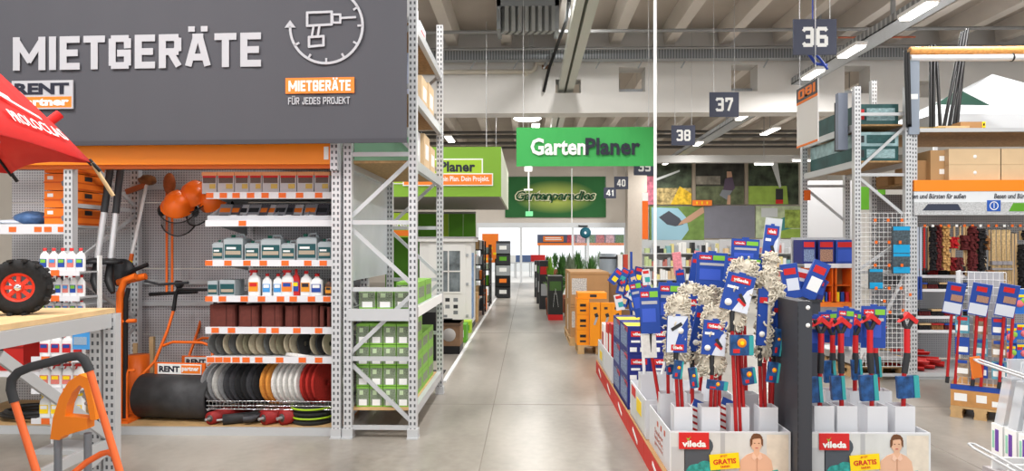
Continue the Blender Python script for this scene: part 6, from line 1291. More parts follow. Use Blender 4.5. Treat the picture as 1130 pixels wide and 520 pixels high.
# scourer packs hanging among the handles
def scourer(label, px, py, Y, wpx, hpx, rot=(0, 0, 0)):
    s_ = Y / F; t = thing('sponge_pack', label, 'sponge pack', W(px, py, Y), 0, 'sponge packs'); w, h_ = wpx * s_, hpx * s_; t.rotation_euler = rot
    obj('pouch', MB().box((0, 0, 0), (w, .03, h_), M('pouch_blue', (34, 78, 132), .35, var=.6, scale=22)).box((w * .42, 0, 0), (w * .2, .036, h_ * .96), TEAL), t)
    obj('seal', MB().lathe([(0, -.022), (min(w, h_) * .2, -.02), (min(w, h_) * .23, -.015)], M('seal_orange', (240, 140, 30), .5), 14, (0, 0, h_ * .12), 'Y').lathe([(0, -.024), (min(w, h_) * .1, -.023)], YELLOW, 12, (0, 0, h_ * .12), 'Y'), t); patch(t, (-w * .25, -.015, -h_ * .28), w * .3, h_ * .2, RED, 'print'); return t
scourer('blue sponge pack with orange seal under the highest cotton mop', 818, 381, 4.43, 24, 22)
for i, (px, py, w, h_, Y) in enumerate(((748, 408, 9, 20, 4.44), (765, 417, 8, 22, 4.44), (791, 425, 22, 10, 4.43), (826, 415, 14, 18, 4.47), (853, 411, 12, 22, 4.44), (739, 400, 9, 26, 4.86), (858, 378, 8, 30, 4.56))):
    scourer('small teal and blue sponge pack ' + ['below the front left mop', 'between the two left sleeves', 'under the middle thick fringe', 'right of the highest mop handles', 'on the rightmost handles of the left tray', 'at the left end handles', 'beside the slim blue card'][i], px, py, Y, w, h_, (0, R(8 * (-1) ** i), R(10)))
# striped cloth packs lying in the tray
for i, (px, py) in enumerate(((768, 460), (800, 458))):
    t = thing('striped_cloth_pack', ['left', 'right'][i] + ' red and white striped cloth pack between the sleeves', 'cloth pack', W(px, py, 4.62), 0, 'striped cloth packs'); t.rotation_euler = (R(-20), R(25), 0); obj('pouch', MB().b2((-.05, 0, -.14), (.05, .03, .1), PAPER), t)
    for k in range(5): obj('stripe', MB().b2((-.05, -.002, -.13 + k * .04), (.05, 0, -.115 + k * .04), REDT), t)
    patch(t, (0, 0, .085), .1, .05, BLUE, 'header')
# ---- red spin mops in the right tray
def spin(label, bpx, px, ytop, Y, pack, sp, lean=0):
    xb = WX(bpx, Y); b = Vector((xb, Y, .157)); t = thing('spin_mop', label, 'mop', tuple(b), 0, 'red spin mops'); V = lambda x_, y_, dy_=0: tuple(Vector(W(x_, y_, Y)) - b + Vector((0, dy_, 0)))
    obj('lower_tube', MB().tube([(0, 0, 0), V((bpx + px) / 2, 408)], .0145, REDT, 10), t); obj('joint', MB().tube([V((bpx + px) / 2, 412), V(px, 393), V(px, 388)], [.019, .022, .018], DARK, 10), t); obj('upper_tube', MB().tube([V(px, 390), V(px, ytop + 18)], .019, M('spin_red', (200, 36, 40), .35), 10), t)
    obj('fork', MB().tube([V(px - 7, ytop + 3), V(px - 3, ytop + 14), V(px, ytop + 20), V(px + 3, ytop + 14), V(px + 8, ytop + 2)], .014, DARK, 8), t); obj('plate', MB().prism([(V(px - 10, 0)[0], V(0, ytop + 8)[2]), (V(px, 0)[0], V(0, ytop - 3)[2]), (V(px + 11, 0)[0], V(0, ytop + 6)[2]), (V(px + 9, 0)[0], V(0, ytop + 10)[2]), (V(px, 0)[0], V(0, ytop + 3)[2])][::-1], -.02, .02, RED), t)
    if pack: card_on(t, V(px + pack[0], ytop + pack[1], .05), pack[2] * Y / F, pack[3] * Y / F, (0, R(pack[4]), 0), 'back')
    obj('cloth_pouch', MB().box((0, 0, 0), (sp[2] * Y / F, .03, sp[3] * Y / F), M('pouch_blue', (34, 78, 132), .35, var=.6, scale=22)).box((sp[2] * Y / F * .4, -.003, 0), (sp[2] * Y / F * .25, .034, sp[3] * Y / F), TEAL), t, V(sp[0], sp[1], -.0), (0, R(-4), 0))
spin('red spin mop with blue pack, leftmost in the right tray', 904, 906, 350, ys_, (-3, 20, 20, 40, 2), (899, 430, 14, 28))
spin('red spin mop with blue pack, second in the right tray', 929, 928, 350, ys_ + .01, (8, 12, 18, 42, 4), (924, 428, 14, 26))
spin('red spin mop with wide blue pack, third in the right tray', 963, 960, 346, ys_, (8, 16, 26, 46, 1), (958, 428, 18, 28))
spin('red spin mop with pale fork, rightmost and free standing', 995, 1001, 345, ys_ + .02, None, (1001, 427, 22, 24))
spin('red spin mop in the back row behind the leftmost pair', 917, 919, 352, 4.9, (0, 10, 22, 34, -3), (915, 410, 12, 24))
spin('red spin mop in the back row behind the wide blue pack', 970, 966, 352, 4.92, (-2, 10, 24, 30, 3), (966, 405, 10, 22))
spin('red spin mop in the back row between the two left pairs', 943, 944, 352, 4.9, (4, 10, 20, 34, 5), (945, 408, 10, 22))
# ---- blue boxes along the aisle
BBOX = M('box_blue', (34, 44, 120), .5); SP = M('side_photo', (120, 136, 170), .5, var=.6, scale=12)
for j, y in enumerate((6.1, 6.62)):
    for k in range(3):
        for c_ in range(2):
            w = .2; h_ = .247; t = thing('mop_set_box', 'dark blue boxed mop set with yellow top, ' + ['lowest', 'middle', 'topmost'][k] + ' in the ' + ['front', 'rear'][j] + ' ' + ['aisle side', 'inner'][c_] + ' stack', 'box', (XD + .005 + w / 2 + c_ * (w + .005), y, .147 + k * h_), 0, 'blue mop set boxes')
            obj('box', MB().b2((-w / 2, 0, 0), (w / 2, .5, h_ * .99), BBOX), t); lg = patch(t, (0, 0, h_ * .72), w * .72, h_ * .2, RED, 'logo'); text(t, 'vileda', (0, -.004, h_ * .72), w * .56, h_ * .11, PAPER, bold=.04); patch(t, (-w * .15, 0, h_ * .45), w * .4, h_ * .08, PAPER, 'print')
            for q_ in (-.25, .2): patch(t, (w * q_, 0, h_ * .16), w * .3, h_ * .16, PAPER, 'barcode')
            obj('yellow_flap', MB().b2((-w / 2, .05, h_ * .99), (w / 2, .3, h_ * .995), YELLOW), t); patch(t, (-w / 2, .25, h_ * .55), .4, h_ * .7, SP, 'side_photo', SIDE); patch(t, (-w / 2, .12, h_ * .86), .2, h_ * .16, RED, 'side_logo', SIDE)
for i, (px, y, m_, nm) in enumerate(((664, 7.75, RED, 'red box leaning in the white tray by the aisle'), (670, 7.45, M('deep_red', (176, 28, 30), .5), 'dark red box in front of the other red box'), (658.5, 8.2, PAPER, 'white box behind the red boxes'))):
    t = thing('bucket_box', nm, 'box', (XD + .1 + .03 * i * 0, y, .158)); h_ = WZ(358, y) - .158; obj('box', MB().b2((-.075, 0, 0), (.075, .25, h_), m_), t); patch(t, (0, 0, h_ * .7), .1, h_ * .25, PAPER if i < 2 else RED, 'print'); patch(t, (-.075, .12, h_ * .6), .16, h_ * .4, M('deep_red', (176, 28, 30), .5) if i == 2 else PAPER, 'side_print', SIDE)
t = thing('plastic_bucket', 'black bucket rim at the far end of the white tray', 'bucket', (XD + .14, 8.52, .158)); obj('shell', MB().lathe([(.09, 0), (.11, .22), (.12, .225), (.1, .22), (.08, .01)], BLACK, 18), t); obj('handle', MB().tube([(-.11, 0, .21), (-.08, 0, .29), (.08, 0, .29), (.11, 0, .21)], .006, CHROME, 6), t)
# ---- clip strip stand of blue packs behind the boxes
yr = 8.25; st = thing('pack_stand', 'slim white stand with blue and yellow packs behind the blue boxes', 'display stand', (WX(698, yr), yr, 0)); obj('pole', MB().tube([(0, .1, .165), (0, .1, WZ(278, yr))], .015, BLUE, 8), st); obj('base', MB().b2((-.15, -.05, .157), (.15, .2, .17), STEEL), st)
for k in range(4): obj('arm', MB().tube([(-.2, .08, WZ(300 + k * 14, yr)), (.2, .08, WZ(300 + k * 14, yr))], .006, CHROME, 5), st)
pc = 0
for r in range(3):
    for c_ in range(5):
        px, py = 681 + c_ * 8.5 + (r % 2) * 3, 304 + r * 15; t = thing('cleaning_pack', 'blue cleaning pack, ' + nth(c_, 5) + ' in the ' + ['top', 'middle', 'lower'][r] + ' row of the slim stand', 'pack', W(px, py, yr - .02), 0, 'packs on the slim stand'); t.location.x += random.uniform(-.03, .03); t.location.z += random.uniform(-.05, .05); t.rotation_euler = (R(-6), R(random.uniform(-40, 40)), R(random.uniform(-30, 30)))
        m_ = [BLUE, BLUE, CARDW, BLUE, M('pack_navy', (34, 44, 120), .5)][(pc * 3 + r) % 5]; obj('pouch', MB().box((0, .03, 0), (.1, .05, .19), m_), t); patch(t, (0, .005, .06), .07, .035, RED, 'logo'); patch(t, (.01, .005, -.03), .06, .06, [YELLOW, TEAL, CARDL][pc % 3], 'print'); pc += 1
# ---- packs on the gondola right behind the dark post
gd = thing('rear_gondola', 'dark gondola with packs behind the dark slotted post', 'shelf', (WX(886, 5.55), 5.55, 0)); obj('body', MB().b2((-.12, .0, 0), (.14, .3, WZ(333, 5.55)), M('charcoal_steel', (64, 66, 72), .45, .2)), gd); obj('top_rail', MB().b2((-.13, -.01, WZ(333, 5.55)), (.15, .31, WZ(333, 5.55) + .02), DARK), gd)
zg = WZ(333, 5.55) + .02
for i, (px, h_, ti, m_) in enumerate(((872, .28, -8, BLUE), (879, .24, 14, CARDW), (886, .32, 24, BLUE), (890, .2, 34, BLUE), (895, .16, 12, M('pack_navy', (34, 44, 120), .5)))):
    t = thing('floor_cloth_pack', 'blue and white floor cloth pack, ' + nth(i, 5) + ' on the dark gondola behind the post', 'pack', (WX(px, 5.6) + .02, 5.58 + .05 * (i % 2), zg + .01), 0, 'packs on the dark gondola'); t.rotation_euler = (0, R(ti), R(-10)); w = .13
    obj('pouch', MB().b2((-w / 2, 0, 0), (w / 2, .05, h_), m_), t); patch(t, (0, 0, h_ * .78), w * .7, h_ * .18, RED, 'logo'); patch(t, (.01, 0, h_ * .4), w * .7, h_ * .35, [M('print_pale', (214, 220, 232), .5), BLUE, PAPER][i % 3], 'print')
# ================================================================== RIGHT RACKS
YR = 8.3; rx0, rx1 = WX(945, YR), WX(1001, YR); YR2 = 9.86
r1_ = thing('stock_rack', 'tall grey steel rack behind the mop trays with stacked boxes', 'rack', (0, 0, 0)); zR = WZ(98, YR)
for x in (rx0, rx1):
    for y in (YR, YR2): post(r1_, x, y, 0, zR, .075, .07); foot(r1_, x, y)
zsR = [WZ(p, YR) for p in (412, 375, 300, 235, 194, 128, 102)]
for y in (YR, YR2):
    for i, z in enumerate((zsR[0], zsR[2], zsR[4], zsR[5])): obj('cross_brace', MB().b2((rx0, y - .012, z - .018), (rx1, y + .012, z + .018), STEEL), r1_)
    for a, b in (((rx0, zsR[0]), (rx1, zsR[2])), ((rx1, zsR[2] + .05), (rx0, zsR[3] - .3)) if False else ((rx0, zsR[2]), (rx1, WZ(262, YR))), ((rx1, WZ(240, YR)), (rx0, zsR[4])), ((rx0, WZ(190, YR)), (rx1, WZ(140, YR)))):
        obj('diagonal_brace', MB().bar((a[0], y + .02, a[1]), (b[0], y + .02, b[1]), .02, .034, STEEL), r1_)
lev = [WZ(180, YR), WZ(140, YR), WZ(402, YR) + .06]
for i, z in enumerate(lev):
    for x in (rx0, rx1): obj('beam', MB().b2((x - .02, YR + .04, z - .06), (x + .02, YR2 - .04, z + .02), STEEL), r1_)
    obj('shelf_board', MB().b2((rx0 + .02, YR + .04, z), (rx1 - .02, YR2 - .04, z + .02), OSB if i < 2 else STEEL), r1_)
TB = M('teal_carton', (40, 84, 84), .5, var=.3, scale=5); TBP = M('carton_photo_pale', (150, 180, 184), .5, var=.35, scale=8)
for i, (z, h_, m_) in enumerate(((lev[1] + .021, .25, TB), (lev[0] + .203, .17, TBP), (lev[0] + .021, .18, TB))):
    t = thing('pavilion_carton', 'dark teal printed carton, ' + ['topmost', 'middle', 'lowest'][i] + ' in the upper tall rack', 'carton', ((rx0 + rx1) / 2, YR + .08, z), 0, 'teal cartons'); w = rx1 - rx0 - .12; obj('box', MB().b2((-w / 2, 0, 0), (w / 2, 1.4, h_), m_), t); patch(t, (.03, 0, h_ * .5), w * .7, h_ * .6, TBP if i != 1 else TB, 'photo_print'); patch(t, (-w * .4, 0, h_ * .5), w * .1, h_ * .5, RED if i == 0 else DARK, 'print')
obj('side_panel', MB().b2((rx0 - .16, YR + .12, WZ(165, YR)), (rx0 - .045, YR + .2, WZ(102, YR)), M('grey_blue_panel', (126, 134, 150), .5)).b2((rx0 - .13, YR + .2, WZ(165, YR)), (rx0 - .045, YR + .3, WZ(110, YR)), BLACK), r1_)
tp = thing('fabric_divider', 'pale fabric divider hanging behind the further rack', 'divider', (WX(912, 14.2), 14.2, 0)); obj('sheet', MB().b2((-.5, 0, WZ(262, 14.2)), (.55, .02, WZ(200, 14.2)), M('divider_grey', (206, 206, 208), .7)), tp); obj('leg', MB().b2((-.48, 0, 0), (-.45, .03, WZ(262, 14.2)), STEEL).b2((.48, 0, 0), (.51, .03, WZ(262, 14.2)), STEEL), tp)
obj('orange_tag', MB().b2((rx0 - .02, YR2 - .06, WZ(222, YR2)), (rx0 + .07, YR2 - .05, WZ(211, YR2)), ORANGE), r1_); obj('green_strip', MB().b2((.55, 0, WZ(232, 14.2)), (1.2, .04, WZ(207, 14.2)), GPAN), tp)
# wire shelf with printed boxes on the aisle face of the rack
yw_ = 8.85; sz = WZ(291, yw_); wsx0, wsx1 = WX(884, yw_), WX(945, yw_)
sh_ = thing('price_shelf', 'pale shelf unit with blue boxes left of the wire grid', 'shelf', ((wsx0 + wsx1) / 2, yw_, 0)); hwS = (wsx1 - wsx0) / 2
for x in (-hwS, hwS): obj('post', MB().b2((x - .02, .25, 0), (x + .02, .29, WZ(262, yw_)), STEEL), sh_)
for py in (291, 333, 372): obj('shelf_board', MB().b2((-hwS, -.1, WZ(py, yw_) - .02), (hwS, .28, WZ(py, yw_)), STEEL), sh_); obj('price_rail', MB().b2((-hwS, -.115, WZ(py, yw_) - .05), (hwS, -.1, WZ(py, yw_) + .005), ORANGEL if py != 291 else LIP), sh_)
obj('back_wire', MB().b2((-hwS, .26, .3), (hwS, .265, WZ(262, yw_)), POLY), sh_)
for i, (px, w) in enumerate(((890, 14), (909, 17), (930, 21))):
    t = thing('cleaning_set_box', 'blue printed cleaning set box, ' + nth(i, 3) + ' on the pale shelf unit', 'box', (WX(px, yw_), yw_ - .08, sz + .001), 0, 'blue boxes on the pale shelf unit'); w *= yw_ / F; h_ = 26 * yw_ / F; obj('box', MB().b2((-w / 2, 0, 0), (w / 2, .3, h_), BLUE if i == 2 else BBOX), t); patch(t, (0, 0, h_ * .8), w * .8, h_ * .22, RED, 'logo'); patch(t, (0, 0, h_ * .35), w * .8, h_ * .5, [SP, M('print_warm', (170, 130, 110), .5, var=.6, scale=14), M('blue_print', (60, 92, 196), .5)][i], 'photo_print')
z2 = WZ(333, yw_) + .001
for i, (px, w) in enumerate(((896, 13), (910, 12), (928, 17))):
    t = thing('red_tray_box', 'red display box with yellow goods, ' + nth(i, 3) + ' on the middle pale shelf', 'box', (WX(px, yw_), yw_ - .08, z2), 0, 'red display boxes'); w *= yw_ / F; h_ = 38 * yw_ / F; m = MB(); e = .012; m.b2((-w / 2, 0, 0), (-w / 2 + e, .25, h_), ORANGE).b2((w / 2 - e, 0, 0), (w / 2, .25, h_), ORANGE).b2((-w / 2, 0, 0), (w / 2, .25, e), ORANGE).b2((-w / 2, .24, 0), (w / 2, .25, h_), CARD).b2((-w / 2, 0, h_ * .48), (w / 2, .25, h_ * .5), ORANGE); obj('frame', m, t)
    for k in range(3): obj('goods', MB().b2((-w / 2 + .015 + k * w * .3, .02, e), (-w / 2 + w * .27 + k * w * .3, .2, h_ * .3), [YELLOW, BLUE, RED][k]), t)
z3 = WZ(372, yw_) + .001
for i, px in enumerate((893, 906, 919, 932)): t = thing('cleaner_pack', 'blue cleaner pack, ' + nth(i, 4) + ' on the lowest pale shelf', 'pack', (WX(px, yw_), yw_ - .08, z3), 0, 'packs on the lowest pale shelf'); obj('pouch', MB().b2((-.06, 0, 0), (.06, .1, .26), BBOX if i % 2 else BLUE), t); patch(t, (0, 0, .19), .09, .05, RED, 'logo'); patch(t, (0, 0, .08), .09, .08, PAPER, 'print')
pallet('wooden pallet on the floor behind the right mop tray', WX(938, 9.2), 8.45, .68, .8)
# wire grid with hooks on the end of the rack
gx0, gx1 = WX(946, YR - .06), WX(1004, YR - .06); gz0, gz1 = WZ(402, YR), WZ(236, YR)
wg = thing('wire_grid', 'white wire grid panel with orange tipped hooks on the rack end', 'wire grid', (0, YR - .06, 0)); m = MB()
for k in range(13): x = gx0 + (gx1 - gx0) * k / 12; m.tube([(x, 0, gz0), (x, 0, gz1)], .0032, WHITE, 4)
nz_ = 32
for k in range(nz_ + 1): z = gz0 + (gz1 - gz0) * k / nz_; m.tube([(gx0, -.004, z), (gx1, -.004, z)], .0032, WHITE, 4)
o = obj('wires', m, wg); o['kind'] = 'stuff'
for (px, py) in ((960, 244), (974, 244), (989, 244), (961, 268), (975, 268), (987, 268), (960, 293), (975, 293), (989, 293), (961, 318), (975, 318), (988, 318), (998, 325), (970, 332), (961, 344), (976, 344), (990, 342)):
    x, _, z = W(px, py, YR - .06); hk = obj('hook', MB().tube([(x, 0, z), (x, -.12, z + .01)], .003, CHROME, 4), wg); obj('orange_tip', MB().box((x, -.125, z + .005), (.03, .006, .035), ORANGE), hk)
for i, (px, py, w, h_) in enumerate(((995, 265, 18, 30), (995, 291, 18, 22), (967, 308, 14, 22))):
    Y = YR - .16; t = thing('cable_tie_pack', 'clear and blue hanging packet ' + ['highest on the wire grid', 'just below the highest packet', 'low at the left of the wire grid'][i], 'packet', W(px, py, Y), 0, 'packets on the wire grid'); w *= Y / F; h_ *= Y / F; obj('pouch', MB().b2((-w / 2, 0, -h_ / 2), (w / 2, .04, h_ / 2), M('pouch_dark', (70, 84, 92), .35, var=.5, scale=40)), t); patch(t, (0, 0, -h_ * .32), w, h_ * .3, M('packet_cyan', (20, 160, 214), .45), 'header'); patch(t, (0, 0, h_ * .42), w, h_ * .14, MATS['packet_cyan'], 'header'); obj('hook', MB().tube([(0, .02, h_ / 2), (0, .1, h_ / 2)], .003, CHROME, 4), t)

# ================================================================== BROOM BAY (right edge)
bx0 = WX(1008, YR) ; bx1 = bx0 + 2.5; YK = 9.3
bb = thing('broom_bay', 'grey steel bay with orange header for brooms and brushes', 'rack', (0, 0, 0))
for x in (bx0 + .02, bx1):
    for y in (YR + .05, YK): post(bb, x, y, 0, WZ(70, YR), .07, .07); foot(bb, x, y)
for k in range(4): x = bx0 + .06 + k * .6; obj('back_panel', MB().b2((x, YK + .04, .1), (x + .596, YK + .06, 2.3), holes('punched_panel_pale', (176, 176, 180), (120, 120, 124), .03, .03, .25, .25)), bb)
zo_a, zo_b = WZ(212, YR), WZ(200, YR); obj('header_beam', MB().b2((bx0, YR - .02, zo_a), (bx1, YR + .03, zo_b), ORBEAM), bb)
pa, pb = WZ(238, YR), WZ(212.5, YR)
pn = obj('picture_strip', MB().b2((bx0, YR - .015, pa), (bx1, YR + .01, pb), M('strip_paper', (224, 228, 232), .6)), bb)
obj('gravel_print', MB().b2((bx0, YR - .017, pa), (bx1, YR - .015, pa + (pb - pa) * .55), M('gravel_print', (190, 192, 194), .7, var=.3, scale=70)), pn)
V = lambda px, py: (WX(px, YR), 0, WZ(py, YR))
text(pn, 'Besen und Bürsten für außen', ((WX(996, YR) + WX(1064, YR)) / 2 + .02, YR - .02, WZ(217.5, YR)), WX(1064, YR) - WX(998, YR), .062, INK, bold=.02, shear=.2)
text(pn, 'Besen und Bürsten für außen', (WX(1127, YR) + .02, YR - .02, WZ(217.5, YR)), WX(1064, YR) - WX(998, YR), .062, INK, bold=.02, shear=.2)
bp = MB().prism([(V(1017, 0)[0], V(0, 233)[2]), (V(1060, 0)[0], V(0, 233)[2]), (V(1056, 0)[0], V(0, 226)[2]), (V(1023, 0)[0], V(0, 226)[2])], YR - .021, YR - .017, M('print_navy_broom', (56, 62, 80), .6)); obj('broom_picture', bp, pn)
lgq = MB().prism([(V(1088, 0)[0], V(0, 234)[2]), (V(1103, 0)[0], V(0, 234)[2]), (V(1103, 0)[0], V(0, 222)[2]), (V(1088, 0)[0], V(0, 222)[2])], YR - .021, YR - .017, M('print_blue_sign', (40, 90, 180), .6)); lq = obj('blue_emblem', lgq, pn); obj('emblem_ring', MB().lathe([(.042, YR - .023), (.052, YR - .023)], PAPER, 18, (WX(1095.5, YR), 0, WZ(228, YR)), 'Y').b2((WX(1095.5, YR) - .004, YR - .0235, WZ(228, YR) - .03), (WX(1095.5, YR) + .004, YR - .023, WZ(228, YR) + .035), PAPER), lq)
obj('brush_picture', MB().prism([(V(1112, 0)[0], V(0, 234)[2]), (V(1136, 0)[0], V(0, 234)[2]), (V(1136, 0)[0], V(0, 225)[2]), (V(1117, 0)[0], V(0, 225)[2])], YR - .021, YR - .017, GPAN), pn)
# hanging rails
for py in (246, 251): obj('rail', MB().tube([(bx0 + .05, YR + .25, WZ(py, YR + .25)), (bx1, YR + .25, WZ(py, YR + .25))], .007, CHROME, 6), bb)
yh = YR + .22
for k in range(14): px = 1012 + k * 8.6; x = WX(px, yh); hk = obj('hook', MB().tube([(x, .02 + yh, WZ(251, yh)), (x, yh - .16, WZ(250, yh))], .003, CHROME, 4), bb); obj('hook_tip', MB().box((x, yh - .165, WZ(250, yh)), (.028, .006, .03), ORANGE if k % 3 != 1 else PAPER), hk)
BR = {n: M('bristle_' + n, c_, .95, var=.3, scale=45, bump=.6) for n, c_ in (('maroon', (92, 34, 36)), ('tan', (188, 146, 90)), ('black', (36, 34, 36)), ('red', (176, 28, 34)), ('brown', (140, 96, 56)), ('beige', (206, 178, 132)), ('crimson', (120, 26, 30)))}
def broom_head(px, py0, py1, wpx, kind, label, wood=WOODL, handle=False):
    Y = yh - .1; s_ = Y / F; x = WX(px, Y); z0_, z1_ = WZ(py1, Y), WZ(py0, Y); t = thing('hanging_broom', label, 'broom', (x, Y, z0_), 0, 'hanging brooms'); L = z1_ - z0_; w = wpx * s_
    r = rng(int(px * 7)); m = MB(); n_ = max(5, int(L / .03))
    for k in range(n_):
        for j in range(3): m.box((-w * .2 + j * w * .25 + r.uniform(-.006, .006), r.uniform(-.02, .02) - .02, L * (k + .5) / n_), (w * .34, .07, L / n_ * .92), BR[kind], (r.uniform(-.2, .2), r.uniform(-.2, .2), r.uniform(-.3, .3)), .8)
    obj('bristles', m, t); obj('wooden_back', MB().b2((-w * .45, .02, 0), (w * .45, .045, L), wood), t); obj('hanger', MB().tube([(0, .03, L), (0, .1, L + .02)], .004, CHROME, 4), t)
    if handle: obj('handle', MB().tube([(w * .1, 0, -.25), (w * .1, 0, L * .3)], .013, WOODL, 8), t)
def stick(px, py0, py1, mat, label, r_=.013, low=None, Y=None, name='wooden_stick'):
    Y = Y or yh - .06; x = WX(px, Y); z0_, z1_ = WZ(py1, Y), WZ(py0, Y); t = thing(name, label, 'handle', (x, Y, z0_), 0, 'hanging handles'); obj('shaft', MB().tube([(0, 0, 0), (0, 0, z1_ - z0_)], r_, mat, 8), t); obj('end_cap', MB().tube([(0, 0, 0), (0, 0, (z1_ - z0_) * .32 if low else .05)], r_ * 1.15, low or DARK, 8), t); obj('hanger', MB().tube([(0, 0, z1_ - z0_), (0, .1, z1_ - z0_ + .02)], .004, CHROME, 4), t)
SIL = M('pale_blue_tube', (206, 216, 232), .35)
for i, px in enumerate((1009, 1012.5, 1016)): stick(px, 251, 330, SIL, 'white handle with blue grip, ' + nth(i, 3) + ' at the post of the broom bay', .014, BLUE)
stick(1020, 252, 300, RED, 'thin red handle near the white handles', .012); stick(1024, 252, 300, BLACK, 'thin black handle beside the red handle', .014)
broom_head(1028, 250, 298, 6, 'black', 'narrow black broom leftmost on the hook rail'); broom_head(1033.5, 249, 298, 7, 'maroon', 'maroon broom head beside the tan broom'); broom_head(1041.5, 250, 298, 9, 'tan', 'tan coconut broom head on the hook rail')
broom_head(1050, 262, 274, 10, 'red', 'small bright red brush below a wooden handle', handle=True); broom_head(1049, 284, 298, 7, 'crimson', 'small crimson brush hanging lower'); broom_head(1056, 284, 298, 9, 'maroon', 'small maroon brush hanging lower beside the crimson one'); broom_head(1063, 260, 276, 9, 'maroon', 'short maroon brush with orange hook tip')
for i, px in enumerate((1047, 1053, 1059.5, 1064)): stick(px, 250, [262, 296, 268, 298][i], WOODL, 'pale wooden brush handle, ' + nth(i, 4) + ' between the small brushes', .012)
broom_head(1071.5, 250, 304, 9, 'maroon', 'long maroon broom head right of the small brushes'); broom_head(1081, 253, 318, 9, 'black', 'long black broom head in the middle of the hook rail'); broom_head(1086.5, 260, 276, 5, 'brown', 'small brown brush beside the long black broom'); broom_head(1091, 298, 312, 8, 'brown', 'brown dish brush on a pale stick')
stick(1087, 286, 300, WOODL, 'short pale stick above the brown dish brush'); stick(1092, 254, 298, WOODL, 'pale wooden stick right of the black broom')
for i, px in enumerate((1096.5, 1102, 1107.5, 1113)):
    Y = yh - .1; x = WX(px, Y); z0_, z1_ = WZ(322, Y), WZ(254, Y); t = thing('straw_broom', 'straw coloured broom, ' + nth(i, 4) + ' of the beige group', 'broom', (x, Y, z0_), 0, 'straw brooms'); L = z1_ - z0_; r = rng(i); m = MB()
    for k in range(12): m.tube([(-.022 + .004 * k + r.uniform(-.003, .003), r.uniform(-.02, .02), 0), (-.02 + .0036 * k, 0, L)], .005, BR['beige'], 4)
    obj('bristles', m, t); [obj('binding', MB().b2((-.032, -.026, L * q0), (.032, .026, L * q1), M('binding_grey', (150, 146, 150), .6)), t) for q0, q1 in ((.44, .5), (.36, .39))]; obj('hanger', MB().tube([(0, 0, L), (0, .1, L + .02)], .004, CHROME, 4), t)
for i, px in enumerate((1117.5, 1121)): stick(px, 258, 345, WOODL, ['left', 'right'][i] + ' tall wooden handle beside the straw brooms', .013)
broom_head(1126, 270, 330, 7, 'black', 'black broom at the right edge'); broom_head(1131, 255, 265, 8, 'black', 'black brush top at the right edge')
# lower brush shelves
for i, (py, items) in enumerate(((303, 7), (318, 7), (347, 6), (362, 6))):
    Y = YR + .3; z = WZ(py, Y); s = thing('brush_shelf', 'wire brush shelf of the broom bay, ' + ['highest', 'second', 'third', 'lowest'][i] + ' of four', 'shelf', ((bx0 + WX(1078, Y)) / 2 + .03, Y, z), 0, 'brush shelves'); w = WX(1078, Y) - bx0
    obj('deck', MB().b2((-w / 2, -.12, -.012), (w / 2, YK - Y, 0), STEEL), s); obj('price_rail', MB().b2((-w / 2, -.13, -.03), (w / 2, -.12, .004), LIP), s)
    for k in range(items):
        kind = ['maroon', 'black', 'crimson', 'black', 'brown', 'maroon', 'black'][(k + i * 3) % 7]; r = rng(k + i * 10); x = s.location.x - w / 2 + w * (k + .5) / items; bw = w / items * .92
        t = thing('scrub_brush', kind + ' scrub brush, ' + nth(k, items) + ' on the ' + ['highest', 'second', 'third', 'lowest'][i] + ' brush shelf', 'brush', (x, Y - .08, z + .001), 0, 'scrub brushes'); m = MB()
        for q_ in range(5): m.box((-bw * .4 + q_ * bw * .2, .05, .03), (bw * .17, .09, .06), BR[kind], (0, r.uniform(-.15, .15), 0), .85)
        obj('bristles', m, t); obj('wooden_back', MB().b2((-bw / 2, 0, .058), (bw / 2, .1, .078), [WOODL, REDT, BLUE, DARK][(k + i) % 4]), t)
# deck with red shovels
zd2 = WZ(408, YR + .1); obj('deck', MB().b2((bx0, YR + .02, zd2 - .05), (bx1, YK, zd2), STEEL), bb); obj('kick_plate', MB().b2((bx0, YR + .04, 0), (bx1, YR + .06, zd2 - .05), STEEL), bb)
RS = M('shovel_red', (196, 34, 32), .4)
for i, (px, dz, rz, L) in enumerate(((1020, 0, 118, .5), (1031, 0, 124, .55), (1042, .0, 116, .5), (1024, .075, 130, .45), (1037, .075, 126, .5), (1023, .15, 140, .42))):
    Y = YR + .12 + .13 * (i % 3); t = thing('snow_shovel', 'red plastic shovel with pale handle on the bay deck, ' + ['front left', 'front middle', 'front right', 'upper left', 'upper right', 'topmost'][i], 'shovel', (WX(px, Y), Y, zd2 + dz + .002), R(rz - 60), 'red shovels'); m = MB()
    pr_ = [(-.16, .06), (-.1, .02), (0, .0), (.1, .02), (.16, .06), (.15, .075), (.1, .035), (0, .015), (-.1, .035), (-.15, .075)]
    m.prism([(x_ * .62, z_ * .8) for x_, z_ in pr_], 0, .3, RS); obj('blade', m, t); obj('socket', MB().tube([(0, .1, .03), (0, .42, .05)], .022, RS, 8), t); obj('handle', MB().tube([(0, .36, .045), (.0, .36 + L * .5, .07)], .014, WOODL, 8), t)
